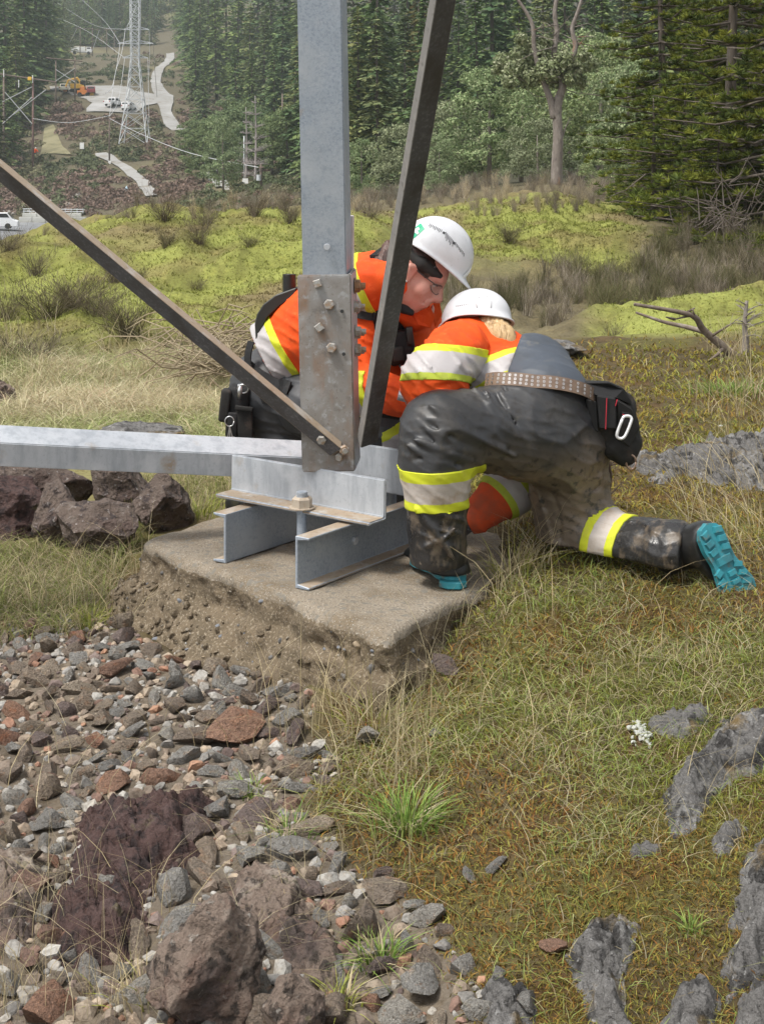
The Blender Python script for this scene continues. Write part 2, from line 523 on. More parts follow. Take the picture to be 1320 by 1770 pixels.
def hit(px, py, dmin=1.6, dmax=900):
    h = hits([px], [py], dmin, dmax)[0]
    if np.isnan(h[0]):
        d = 200.0
        return Vector(((px - 660) * d / FPX, d, gz((px - 660) * d / FPX, d)))
    return Vector(h)

# zone masks over (px, d)
def gravel_mask(X, Y):
    px = 660 + FPX * X / Y; z = tab_z(px, Y); py = YH + (CAMZ - z) * FPX / Y
    w = 40 * vnoise(np.stack([X * 5, Y * 5, 0 * X], -1))
    edge = np.interp(py, [1040, 1090, 1200, 1300, 1400, 1500, 1600, 1700, 1800], [150, 330, 560, 560, 520, 600, 760, 860, 880]) + w
    return (1 - sstep(-30, 30, px - edge)) * sstep(-12, 14, py + w * .4 - np.interp(px, [-400, 60, 150, 230, 320, 440, 560], [1056, 1060, 1066, 1092, 1142, 1172, 1200]))
def ground_colour(X, Y):
    px = 660 + FPX * X / Y
    P = np.stack([X, Y, 0 * X], -1)
    n1 = fbm(P * 1.7, 4); n2 = fbm(P * 6 + 9, 4); n3 = fbm(P * 0.35 + 3, 4); n4 = fbm(P * 0.02 + 1, 4)
    def mix(a, b, t): return a * (1 - t[:, None]) + np.array(b) * t[:, None]
    c = np.tile(np.array([.085, .066, .034]), (len(X), 1))
    c = mix(c, [.095, .085, .028], sstep(-.1, .5, n1)); c = mix(c, [.095, .052, .022], sstep(.1, .7, n2) * .7)
    left = 1 - sstep(480, 640, px)
    c = mix(c, [.22, .20, .09], left * sstep(5.5, 7.5, Y))
    c = mix(c, [.15, .125, .098], gravel_mask(X, Y))
    # moss knolls
    moss = sstep(10.6, 12.5, Y) * (1 - sstep(23, 27, Y)) * (1 - sstep(640, 760, px))
    moss = np.maximum(moss, sstep(20.5, 23, Y + n3 * 1.2) * (1 - sstep(36, 40, Y)) * sstep(600, 680, px) * (1 - sstep(1060, 1150, px)))
    moss = np.maximum(moss, sstep(9.8, 10.8, Y) * (1 - sstep(14.5, 15.5, Y)) * sstep(980, 1060, px))
    mc = np.tile(np.array([.225, .24, .064]), (len(X), 1))
    mc = mix(mc, [.21, .19, .07], sstep(.0, .6, n1)); mc = mix(mc, [.11, .11, .03], sstep(.2, .7, n2) * .65)
    mc = mix(mc, [.27, .295, .08], sstep(.25, .8, -n1) * .8)
    mc = mix(mc, [.19, .15, .08], sstep(.12, .55, n3) * .85)
    scr = np.tile(np.array([.13, .11, .065]), (len(X), 1))
    scr = mix(scr, [.16, .135, .075], sstep(0, .6, n1))
    beyond = sstep(9.5, 11, Y)
    c = c * (1 - beyond[:, None]) + scr * beyond[:, None]
    c = c * (1 - moss[:, None]) + mc * moss[:, None]
    far = sstep(45, 70, Y)
    fc = np.tile(np.array([.05, .048, .03]), (len(X), 1))
    clear = (1 - sstep(380, 470, px)) * sstep(-60, 60, px)
    fcl = np.tile(np.array([.11, .095, .062]), (len(X), 1))
    fcl = mix(fcl, [.16, .145, .075], sstep(0, .5, n4))
    fc = fc * (1 - clear[:, None]) + fcl * clear[:, None]
    return c * (1 - far[:, None]) + fc * far[:, None]

M_ground = mat('ground_soil', attr='Col', rough=.95, spec=.2, coord='World',
               layers=[('noise', 38, (.55, .5, .42, 'mul'), .5, .72, 6), ('noise', 9, (1.35, 1.3, 1.2, 'mul'), .52, .75, 5), ('noise', 2.1, (.72, .7, .66, 'mul'), .5, .7, 4)],
               bump=[('noise', 60, .8, .012, 6), ('noise', 14, .6, .03, 5)])
# fan-shaped sheet, finer near the camera and inside the view
_tn = np.concatenate([np.linspace(-1.25, -.34, 40)[:-1], np.linspace(-.34, .34, 270), np.linspace(.34, 1.25, 40)[1:]])
_dn = np.concatenate([np.geomspace(1.25, 40, 330)[:-1], np.geomspace(40, 945, 120)])
TT, DD = np.meshgrid(_tn, _dn, indexing='xy')
gX = (TT * DD).ravel(); gY = DD.ravel()
gZ = ground_z(gX, gY)
nc, nr = len(_tn), len(_dn)
ii = np.arange(nr * nc).reshape(nr, nc)
gq = np.stack([ii[:-1, :-1], ii[:-1, 1:], ii[1:, 1:], ii[1:, :-1]], -1).reshape(-1, 4)
ground = mk('ground', np.stack([gX, gY, gZ], 1), gq, M_ground, smooth=True, col=ground_colour(gX, gY), kind='structure')
# the ground behind and beside the viewer, a separate coarse sheet below the near one's level
M_back = mat('ground_dark_grass', (.09, .08, .045), rough=.95, spec=.2, coord='World', layers=[('noise', 3, (.13, .12, .05), .45, .65)])
mk('ground', [(-60, -60, -.5), (60, -60, -.5), (60, 1.6, -.5), (-60, 1.6, -.5)], [[0, 1, 2, 3]], M_back, kind='structure')

# roads and paths of the valley: strips draped on the terrain
M_gravel_road = mat('gravel_road', (.27, .265, .255), rough=.95, coord='World', layers=[('noise', .5, (.20, .18, .15), .5, .7), ('noise', .12, (.33, .325, .32), .5, .65)])
M_asphalt = mat('asphalt', (.16, .165, .175), rough=.8, coord='World', layers=[('noise', .4, (.22, .225, .23), .45, .7)])
M_drygrass_ground = mat('dry_grass_ground', (.20, .18, .10), rough=.95, coord='World', layers=[('noise', .4, (.13, .12, .06), .45, .65)])
ROADS = []
def strip(name, pts, m, lift=.15, dmin=60):
    """pts: (px_left, px_right, py) rows from near to far"""
    rows = []
    for (a, b) in zip(pts[:-1], pts[1:]):
        n = max(2, int(abs(a[2] - b[2]) / 2.5) + 1)
        for i in range(n): rows.append([a[q] + (b[q] - a[q]) * i / n for q in range(3)])
    rows.append(list(pts[-1]))
    vs = []
    ROADS.append(rows)
    for l, r, y in rows:
        for k in range(7):
            h = hit(l + (r - l) * k / 6, y, dmin)
            vs.append((h.x, h.y, gz(h.x, h.y) + lift))
    f = [[i * 7 + k, i * 7 + k + 1, (i + 1) * 7 + k + 1, (i + 1) * 7 + k] for i in range(len(rows) - 1) for k in range(6)]
    return mk(name, vs, f, m, smooth=True, kind='structure')
strip('gravel_road', [(318, 333, 234), (300, 330, 225), (284, 312, 212), (278, 296, 196), (272, 300, 184), (268, 300, 170), (262, 282, 156), (260, 278, 140), (266, 282, 124), (276, 292, 112), (288, 302, 100), (287, 300, 90)], M_gravel_road, .30)
strip('gravel_road', [(150, 236, 194), (150, 250, 188), (160, 292, 180), (150, 290, 172), (120, 262, 166), (92, 230, 160), (86, 215, 152)], M_gravel_road, .22)
strip('gravel_path', [(252, 272, 345), (244, 268, 332), (232, 256, 318), (216, 240, 304), (204, 222, 292), (186, 206, 280), (166, 196, 270), (165, 184, 264)], M_gravel_road, .25)
strip('gravel_path', [(372, 398, 332), (362, 386, 312), (352, 382, 294), (346, 376, 280), (338, 366, 262)], M_gravel_road, .3)
strip('gravel_path', [(400, 432, 253), (440, 470, 246), (490, 530, 237)], M_gravel_road, .6)
strip('grass_clearing', [(70, 125, 262), (74, 108, 246), (76, 100, 228), (78, 92, 214)], M_drygrass_ground, .2)
strip('parking_lot', [(-420, 150, 432), (-380, 148, 412), (-330, 140, 398), (-300, 132, 386)], M_asphalt, .12)
# ------------------------------------------------------------------ concrete footing
M_conc = mat('weathered_concrete', (.235, .198, .152), rough=.92, spec=.3,
             layers=[('noise', 5, (.15, .115, .075), .42, .64, 7), ('noise', 2.2, (.25, .215, .17), .5, .7), ('noise', 150, (.11, .095, .075), .54, .66, 3), ('noise', 210, (.44, .41, .36), .60, .72, 2),
                     ('voronoi', 95, (.40, .38, .34), .16, .05), ('cell', 60, (.17, .155, .13), .8, .95)],
             bump=[('noise', 140, .5, .004, 3), ('voronoi', 90, .5, .004), ('noise', 25, .4, .008)])
M_rough_conc = mat('crumbled_concrete', (.14, .108, .072), rough=.95, spec=.25, rnd=.2,
             layers=[('noise', 9, (.115, .09, .06), .42, .62), ('noise', 110, (.27, .225, .165), .54, .68, 3), ('noise', 90, (.07, .055, .04), .58, .70, 3), ('voronoi', 80, (.32, .29, .25), .16, .05)],
             bump=[('noise', 90, .8, .006, 4), ('noise', 30, .6, .012)])
BL = np.array([-.86, 5.118]); BF = np.array([.014, 4.088]); BR = BF + np.array([.385, .600]) * 1.75; BB = BL + BR - BF
def _poly_sd(P2, poly):
    d = None
    for a, b in zip(poly, poly[1:] + poly[:1]):
        e = b - a; n = np.array([e[1], -e[0]]) / np.linalg.norm(e); q = (P2 - a) @ n
        if d is None: d = q
        else: h = np.clip(.5 + .5 * (d - q) / .06, 0, 1); d = q * (1 - h) + d * h + .06 * h * (1 - h)
    return d
_bpoly = [BL, BF, BR, BB]
def foot_sdf(P):
    z = P[:, 2]; dep = np.clip(-z, 0, .6)
    nz_ = fbm(P * 9, 3); nf = np.abs(vnoise(P * 26)); nm = vnoise(P * 55)
    flare = .02 * sstep(.10, .14, dep) + (.045 + .22 * sstep(-.1, -.75, P[:, 0])) * sstep(.06, .40, dep) * (.6 + .4 * sstep(-.2, .5, fbm(P * 2.2 + 4, 2)))
    side = sstep(0.012, .05, dep)
    s = _poly_sd(P[:, :2], _bpoly) - flare - side * (.022 * nz_ + .015 * nf + .008 * nm) - .012 * vnoise(P * 4)
    step = .005 * np.exp(-((dep - .115 - .012 * vnoise(P * 5)) / .012) ** 2)
    top = z - .003 * vnoise(P * 18) - .004 * vnoise(P * 5)
    a = s + step; b = top; k = .03
    h = np.clip(.5 + .5 * (a - b) / k, 0, 1)
    return b * (1 - h) + a * h + k * h * (1 - h)
_v, _q = surface_nets(foot_sdf, (-1.15, 3.8, -.5), (.95, 6.6, .05), .0135)
footing = empty('concrete_footing', (-.1, 4.9, -.45), 'weathered square concrete footing with crumbling sides under the steel leg', 'footing')
_top = (_v[_q].mean(1)[:, 2] > -.035)
mk('block', _v, _q, [M_conc, M_rough_conc], footing, smooth=True, midx=np.where(_top, 0, 1))
# pebbles showing in the rough sides, and crumbled lumps at the lower left
def ico(sub=1):
    bm = bmesh.new(); bmesh.ops.create_icosphere(bm, subdivisions=sub, radius=1)
    v = np.array([x.co[:] for x in bm.verts]); f = np.array([[x.index for x in ff.verts] for ff in bm.faces]); bm.free()
    return v, f
def rock_shape(seed, sub=1, cuts=9, rough=.12, flat=.75, t0=.45, t1=.8):
    r = np.random.default_rng(seed); v, f = ico(sub)
    for _ in range(cuts):
        n = r.normal(size=3); n /= np.linalg.norm(n); t = r.uniform(t0, t1)
        d = v @ n - t; v = v - np.maximum(d, 0)[:, None] * n
    v = v * (1 + rough * fbm(v * 1.7 + seed * 3.1, 3))[:, None]
    v *= np.array([1, r.uniform(.65, .95), flat * r.uniform(.75, 1.1)])
    return v / np.abs(v).max(), f
ROCKP = [rock_shape(100 + i, 1 if i < 8 else 2, 9) for i in range(14)]
def rotmats(n, rng, tilt=1.0):
    a = rng.uniform(0, 2 * np.pi, n); b = rng.normal(0, .6 * tilt, n); c = rng.normal(0, .6 * tilt, n)
    ca, sa, cb, sb, cc, sc = np.cos(a), np.sin(a), np.cos(b), np.sin(b), np.cos(c), np.sin(c)
    Z = np.zeros((n, 3, 3)); Z[:, 0, 0] = ca; Z[:, 0, 1] = -sa; Z[:, 1, 0] = sa; Z[:, 1, 1] = ca; Z[:, 2, 2] = 1
    X = np.zeros((n, 3, 3)); X[:, 0, 0] = 1; X[:, 1, 1] = cb; X[:, 1, 2] = -sb; X[:, 2, 1] = sb; X[:, 2, 2] = cb
    Y = np.zeros((n, 3, 3)); Y[:, 1, 1] = 1; Y[:, 0, 0] = cc; Y[:, 0, 2] = sc; Y[:, 2, 0] = -sc; Y[:, 2, 2] = cc
    return Z @ X @ Y
def scatter_merge(pos, size, rng, protos, cols=None, tilt=1.0):
    V, F, C = [], [], []; base = 0
    which = rng.integers(0, len(protos), len(pos)); Rm = rotmats(len(pos), rng, tilt)
    for p in range(len(protos)):
        s = np.where(which == p)[0]
        if not len(s): continue
        v, f = protos[p]
        vv = np.einsum('nij,vj->nvi', Rm[s], v) * np.asarray(size)[s][:, None, None] + pos[s][:, None, :]
        ff = f[None] + (np.arange(len(s)) * len(v))[:, None, None] + base
        V.append(vv.reshape(-1, 3)); F.append(ff.reshape(-1, f.shape[1])); base += len(s) * len(v)
        if cols is not None: C.append(np.repeat(cols[s], len(v), axis=0))
    return np.concatenate(V), np.concatenate(F), (np.concatenate(C) if cols is not None else None)
M_pebble = mat('pebbles', attr='Col', rough=.75, bump=[('noise', 120, .4, .003)])
_side = np.where((~_top) & (_v[_q].mean(1)[:, 1] < 5.6))[0]
_sel = RNG.choice(_side, 330, replace=False); _pc = _v[_q[_sel]].mean(1)
_sz = RNG.uniform(.004, .011, 330) * np.where(RNG.random(330) < .1, 1.7, 1)
_cc = np.array([[.16, .17, .19], [.22, .19, .15], [.12, .115, .11], [.42, .41, .39], [.27, .21, .14]])[RNG.choice(5, 330, p=[.25, .3, .25, .06, .14])]
v_, f_, c_ = scatter_merge(_pc, _sz, RNG, ROCKP[8:], _cc)
mk('pebble', v_, f_, M_pebble, footing, smooth=True, col=c_, kind='stuff')
_low = np.array([i for i in _side if _v[_q[i]].mean(0)[2] < -.11 - .05 * vnoise(_v[_q[i]].mean(0)[None] * 4)[0] and _v[_q[i]].mean(0)[0] < .1])
_sel = RNG.choice(_low, min(900, len(_low)), replace=False, p=(lambda w: w / w.sum())(np.exp(-3.5 * (_v[_q[_low]].mean(1)[:, 0] + 1)))); _pc = _v[_q[_sel]].mean(1)
v_, f_, c_ = scatter_merge(_pc, RNG.uniform(.006, .021, len(_sel)), RNG, ROCKP[8:])
mk('crumbled_lump', v_, f_, M_rough_conc, footing, smooth=False, kind='stuff')

# ------------------------------------------------------------------ the tower's foot: one thing, all bolted together
M_galv = mat('galvanised_steel', (.33, .375, .435), rough=.5, metal=.35,
             layers=[('noise', 110, (.245, .285, .34), .48, .66, 4), ('noise', 190, (.43, .47, .52), .60, .72, 2), ('noise', 6, (.40, .43, .465), .45, .7), ('noise', 5, (.36, .30, .235), .66, .78, 6), ('noise', 45, (.29, .33, .38), .52, .8, 2)],
             bump=[('noise', 160, .18, .002, 3)], rough_noise=(12, .4, .62))
M_galv_b = mat('bright_galvanised_steel', (.44, .465, .50), rough=.55, metal=.25,
             layers=[('noise', 26, (.34, .365, .40), .47, .62, 6, (1, 1, .2)), ('noise', 8, (.33, .27, .21), .60, .76, 6), ('noise', 90, (.36, .385, .42), .55, .68), ('noise', 7, (.52, .54, .57), .52, .68, 5)],
             bump=[('noise', 120, .15, .002, 3)], rough_noise=(9, .42, .65))
M_rusty = mat('rust_stained_steel', (.265, .25, .235), rough=.65, metal=.25,
             layers=[('noise', 6, (.27, .16, .095), .46, .62, 7, (1, 1, .35)), ('noise', 26, (.185, .175, .165), .56, .72, 6), ('noise', 34, (.37, .375, .38), .55, .68, 6), ('noise', 3.5, (.42, .43, .44), .5, .68), ('noise', 85, (.20, .165, .14), .60, .74, 3), ('noise', 16, (.36, .19, .09), .66, .78, 6)],
             bump=[('noise', 120, .25, .002, 4)])
M_shade_steel = mat('shade_toned_steel', (.105, .105, .115), rough=.65, metal=.3,
             layers=[('noise', 90, (.17, .175, .19), .5, .7, 3), ('noise', 8, (.075, .07, .068), .45, .65, 5)], bump=[('noise', 150, .3, .002, 3)])  # shade on the down-facing brace flanges, put into the steel's colour
M_tan = mat('mud_stained_steel', (.33, .26, .19), rough=.75, metal=.1,
             layers=[('noise', 14, (.40, .37, .335), .5, .66, 6), ('noise', 40, (.24, .175, .115), .55, .72, 5)], bump=[('noise', 120, .2, .002, 3)])
M_bolt = mat('bolt_steel', (.33, .32, .30), rough=.6, metal=.35, layers=[('noise', 40, (.30, .21, .14), .48, .62), ('noise', 90, (.42, .42, .42), .55, .7)], bump=[('noise', 90, .3, .002)])
M_rustbolt = mat('rusted_bolt', (.30, .17, .09), rough=.8, metal=.2, layers=[('noise', 60, (.18, .10, .06), .45, .65), ('noise', 120, (.40, .30, .22), .6, .75)], bump=[('noise', 120, .5, .003)])
M_hole = mat('painted_hole_shade', (.03, .03, .03), rough=.9)  # near-black disc colour stands for the shade inside a bolt hole
tower = empty('lattice_tower_foot', W(590, 800, 4.86), 'galvanised steel tower leg with bolted plate and braces standing on the concrete footing', 'tower leg')

def lsec(p0, p1, dA, dB, wA, wB, t, name, mats, bev=.002, mA=0, mB=1, taperA=None, mEnd=0):
    """L-shaped bar: flange A along dA, flange B along dB from the corner line p0-p1"""
    p0, p1 = Vector(p0), Vector(p1); ax = (p1 - p0).normalized()
    a = Vector(dA); a = (a - ax * a.dot(ax)).normalized()
    b = Vector(dB); b = (b - ax * b.dot(ax)).normalized()
    prof_ = [(0, 0), (wA, 0), (wA, t), (t, t), (t, wB), (0, wB)]
    vs = [p + a * u + b * w for p in (p0, p1) for u, w in prof_]
    bm = bmesh.new(); bv = [bm.verts.new(v) for v in vs]; n = 6
    # faces: side i joins profile point i and i+1
    mi = [mA, mA, mA, mB, mB, mB]
    for i in range(n):
        f = bm.faces.new([bv[i], bv[(i + 1) % n], bv[n + (i + 1) % n], bv[n + i]]); f.material_index = mi[i]
    for e in (0, n):
        f = bm.faces.new([bv[e + i] for i in (0, 1, 2, 3)]); f.material_index = mEnd
        f = bm.faces.new([bv[e + i] for i in (0, 3, 4, 5)]); f.material_index = mEnd
    bmesh.ops.recalc_face_normals(bm, faces=bm.faces[:])
    bmesh.ops.bevel(bm, geom=[e for e in bm.edges if len(e.link_faces) == 2 and e.calc_face_angle(0) > .3], offset=bev, segments=2, affect='EDGES', clamp_overlap=True)
    return mkbm(name, bm, mats, tower, smooth=False)
def hexbolt(c, n, r, h, name, m, parent, shank=0, washer=True, sides=6, m2=None):
    c, n = Vector(c), Vector(n).normalized(); u = n.orthogonal().normalized(); w = n.cross(u)
    rot = random.uniform(0, 1)
    b = MB()
    def ring(z, rr, k=sides): return [c + n * z + (u * math.cos(2 * math.pi * i / k + rot) + w * math.sin(2 * math.pi * i / k + rot)) * rr for i in range(k)]
    z0 = 0
    if washer:
        b.prism(ring(0, r * 1.25, 14), n * .004); z0 = .004
    A, B, C = ring(z0, r), ring(z0 + h * .8, r), ring(z0 + h, r * .82)
    k = sides
    b.add(A + B + C, [[i, (i + 1) % k, k + (i + 1) % k, k + i] for i in range(k)] + [[k + i, k + (i + 1) % k, 2 * k + (i + 1) % k, 2 * k + i] for i in range(k)] + [[2 * k + i for i in range(k)]])
    if shank:
        b.prism(ring(z0 + h * .9, r * .5, 12), n * shank)
    return b.build(name, m, parent)

# main leg
LEG0, LEG1 = W(604.5, 800, 4.862), W(588, -120, 4.74)
lsec(LEG0, LEG1, (-1, .02, 0), (.10, 1, 0), .146, .15, .013, 'leg_angle', [M_galv, M_galv], bev=.004)
# stub angle outside it, with the bolt group
P0, P1 = W(613.5, 815, 4.848), W(606, 474, 4.805)
stub = lsec(P0, P1, (-1, .02, 0), (.10, 1, 0), .178, .16, .012, 'splice_angle', [M_rusty, M_galv_b], bev=.004)
_bolt_px = [(549, 490), (569, 526), (552, 566), (573, 601)]
def on_stub(px, py):
    t = (815 - py) / (815 - 474.0); c = P0.lerp(P1, t)
    return W(px, py, c.y + .0 - .004)
for i, (x, y) in enumerate(_bolt_px):
    hexbolt(on_stub(x, y), (-.05, -1, .02), .0185, .014, 'bolt', M_bolt, tower, washer=False, sides=6 if i % 2 else 4)
for (x, y, rr) in [(591, 538, .006), (594, 612, .006)]:
    hexbolt(on_stub(x, y) + Vector((0, .0015, 0)), (0, -1, 0), rr, .003, 'painted_hole', M_hole, tower, washer=False, sides=12)
hexbolt(W(565, 427, 4.797), (0, -1, 0), .0115, .004, 'plug', M_galv_b, tower, washer=False, sides=12)
for i, (x, y) in enumerate([(611, 494), (610, 530), (612, 573), (612, 604)]):
    hexbolt(W(x + 1, y, 4.90), (1, .05, 0), .022 if i == 0 else .019, .018, 'bolt', M_rustbolt if i == 0 else M_bolt, tower, shank=.018, sides=6)
    hexbolt(W(x + 1, y + 3, 4.955), (1, .05, 0), .019, .016, 'bolt', M_bolt, tower, shank=.014, sides=6)
# pale bar behind the leg (edge of a second splice plate)
b = MB(); b.box(W(606.5, 440, 4.99), (.010, .035, .135)); b.build('cover_plate', mat('pale_plate', (.62, .55, .54), rough=.7, layers=[('noise', 20, (.5, .42, .40), .5, .7)]), tower, bevel=.003)
# left diagonal brace: upper flange stained, lower flange's shade painted as dark steel
D0, D1 = W(590, 776, 4.775), W(-330, 12, 4.55)
_ax = (D1 - D0).normalized()
_dn = Vector((-.64, 0, -.77)); _up = Vector((.64, 0, .77))
lsec(D0, D1, _up * .10 + Vector((0, .99, 0)), _dn * .66 + Vector((0, .75, 0)), .070, .078, .009, 'diagonal_brace', [M_tan, M_shade_steel], bev=.002)
hexbolt(W(556, 759, 4.785), (-.1, -.95, -.25), .0165, .014, 'bolt', M_bolt, tower, washer=False)
hexbolt(W(594, 777, 4.80), (.2, -1, 0), .017, .02, 'bolt', M_bolt, tower, shank=.012, washer=False)
hexbolt(W(588, 789, 4.815), (-.3, -1, -.1), .014, .016, 'nut', M_bolt, tower, washer=False)
# right brace coming towards the viewer as it rises
E0, E1 = W(623.5, 775, 4.84), W(791, -220, 3.55)
lsec(E0, E1, (-.36, .93, 0), (.80, .60, 0), .040, .064, .009, 'brace', [mat('dull_grey_steel', (.24, .23, .22), rough=.7, metal=.15, layers=[('noise', 14, (.31, .29, .27), .5, .68, 6), ('noise', 40, (.16, .15, .14), .55, .70, 6)], bump=[('noise', 120, .25, .002, 4)]), M_shade_steel], bev=.002)  # right-hand flange gets the painted shade tone
# horizontal angle from the left
H0, H1 = W(548, 792, 5.20), W(-420, 745, 4.72)
lsec(H0, H1, (0, .93, .37), (0, .12, -1), .112, .083, .009, 'horizontal_angle', [M_galv_b, M_galv_b], bev=.003)
# two seat angles holding the leg, resting on the channels
A0, A1 = W(403, 846, 5.085), W(668.5, 891.5, 4.70)
A0.z = .180; A1.z = .172
lsec(A0, A1, (0, 0, 1), (-.6, -.8, 0), .135, .095, .012, 'seat_angle', [M_galv_b, M_tan], bev=.004)
_nd = Vector((-.606, -.795, 0))
B0, B1 = A0 - _nd * .32 + Vector((.05, -.04, 0)), A1 - _nd * .32 + Vector((-.02, .015, 0))
lsec(B0, B1, (0, 0, 1), (.6, .8, 0), .16, .09, .012, 'seat_angle', [M_galv_b, M_tan], bev=.004)
# channels on the concrete
def channel(p, length, name, flip=1, h=.163):
    ax = Vector((.575, .818, 0)); sd = Vector((.818, -.575, 0)) * flip; t = .009; w = .055
    poly = [(0, 0), (w, 0), (w, t * .8), (t, t * 1.4), (t, h - t * 1.4), (w, h - t * .8), (w, h), (0, h)]
    p = Vector(p)
    pts = [p + sd * u + Vector((0, 0, z)) for u, z in poly]
    bm = bmesh.new()
    a = [bm.verts.new(q) for q in pts]; c = [bm.verts.new(q + ax * length) for q in pts]; n = 8
    top_i = (5, 6)
    for i in range(n):
        f = bm.faces.new([a[i], a[(i + 1) % n], c[(i + 1) % n], c[i]])
        f.material_index = 1 if i in (1, 2, 6) else 0
    for e in (a, c):
        bm.faces.new([e[0], e[1], e[2], e[3]]); bm.faces.new([e[0], e[3], e[4], e[7]]); bm.faces.new([e[4], e[5], e[6], e[7]])
    bmesh.ops.recalc_face_normals(bm, faces=bm.faces[:])
    bmesh.ops.bevel(bm, geom=[e for e in bm.edges if len(e.link_faces) == 2 and e.calc_face_angle(0) > .3], offset=.0018, segments=1, affect='EDGES', clamp_overlap=True)
    return mkbm(name, bm, [M_galv, M_tan], tower, smooth=False)
channel(W(510, 1019, 4.53).xy.to_3d() + Vector((0, 0, .002)), .95, 'channel')
channel(W(390, 976, 4.815).xy.to_3d() + Vector((0, 0, .002)), .95, 'channel', flip=-1)
# anchor rod with big nut
_an = W(522, 880, 4.80); _an.z = .19
b = MB(); b.tube([(_an.x, _an.y, .0), (_an.x, _an.y, .245)], .0175, 14); rod = b.build('anchor_rod', M_galv, tower, smooth=False)
bmn = MB()
for zz in np.arange(.205, .243, .0045): bmn.tube([(_an.x, _an.y, zz), (_an.x, _an.y, zz + .0022)], .0195, 14)
bmn.build('thread', M_galv_b, rod)
hexbolt((_an.x, _an.y, .178 + .012), (0, 0, 1), .035, .034, 'anchor_nut', M_rustbolt if False else mat('stained_nut', (.42, .36, .29), rough=.7, metal=.2, layers=[('noise', 30, (.33, .24, .16), .48, .66)], bump=[('noise', 80, .3, .002)]), tower, washer=True)
_a2 = _an + Vector((.30, .42, 0))
b = MB(); b.tube([(_a2.x, _a2.y, .0), (_a2.x, _a2.y, .245)], .0175, 14); b.build('anchor_rod', M_galv, tower)
# small bolt in the near channel's web
_c = W(510, 1019, 4.53); _p = Vector((_c.x, _c.y, .09)) + Vector((.575, .818, 0)) * .30 + Vector((.818, -.575, 0)) * .0095
hexbolt(_p, (.818, -.575, 0), .014, .010, 'bolt', M_galv_b, tower, washer=False)
# ------------------------------------------------------------------ loose stones
STONECOL = {'grey': [(.345, .33, .305), (.235, .225, .21), (.41, .395, .365)], 'brown': [(.33, .26, .195), (.235, .185, .145), (.38, .31, .235)],
            'reddish': [(.31, .17, .115), (.35, .20, .13), (.25, .155, .12)], 'purple': [(.19, .14, .125), (.24, .185, .165), (.15, .11, .10)], 'pale': [(.34, .325, .30), (.38, .355, .315), (.30, .29, .275)]}
M_stone = {k: mat(k + '_stone', rough=.8, obj_ramp=v, layers=[('noise', 6, (.66, .64, .62, 'mul'), .48, .62, 8), ('noise', 11, (1.45, 1.42, 1.36, 'mul'), .56, .70, 5), ('noise', 3, (1.35, 1.25, 1.1, 'mul'), .52, .75, 5), ('noise', 2.0, (1.25, .86, .62, 'mul'), .58, .74, 4)],
                   bump=[('noise', 9, .8, .10, 8), ('noise', 4, .4, .15)]) for k, v in STONECOL.items()}
M_stonefill = mat('gravel_fill', attr='Col', rough=.85, coord='World', layers=[('noise', 90, (.68, .66, .64, 'mul'), .45, .62, 5), ('noise', 40, (1.3, 1.2, 1.1, 'mul'), .52, .75, 5)], bump=[('noise', 160, .5, .006, 5)])
SP = [rock_shape(200 + i, 2, 10, .05, .78, .30, .62) for i in range(12)]
SM = {}
def stone_mesh(kind, i):
    if (kind, i) not in SM:
        v, f = SP[i]
        o = mk('stone', v, f, M_stone[kind], local=True, smooth=False); me = o.data; bpy.data.objects.remove(o)
        try: me.set_sharp_from_angle(angle=R_(28)); me.polygons.foreach_set('use_smooth', np.ones(len(me.polygons), bool))
        except Exception: pass
        SM[(kind, i)] = me
    return SM[(kind, i)]
rr = random.Random(11)
occ = []
def place_stone(kind, x, y, r, label, group, name='stone', sink=.25, flat=1.0, lift=0, yaw=None):
    o = bpy.data.objects.new(name, stone_mesh(kind, rr.randrange(12))); COL.objects.link(o)
    o.location = (x, y, gz(x, y) + r * (.62 - sink) + lift); o.scale = (r, r * rr.uniform(.8, 1), r * rr.uniform(.75, 1.05) * flat)
    o.rotation_euler = (rr.gauss(0, .25), rr.gauss(0, .25), rr.uniform(0, 6.28) if yaw is None else yaw)
    tag(o, label, 'stone', group); return o
def in_gravel(x, y): return gravel_mask(np.array([x]), np.array([y]))[0] > .5
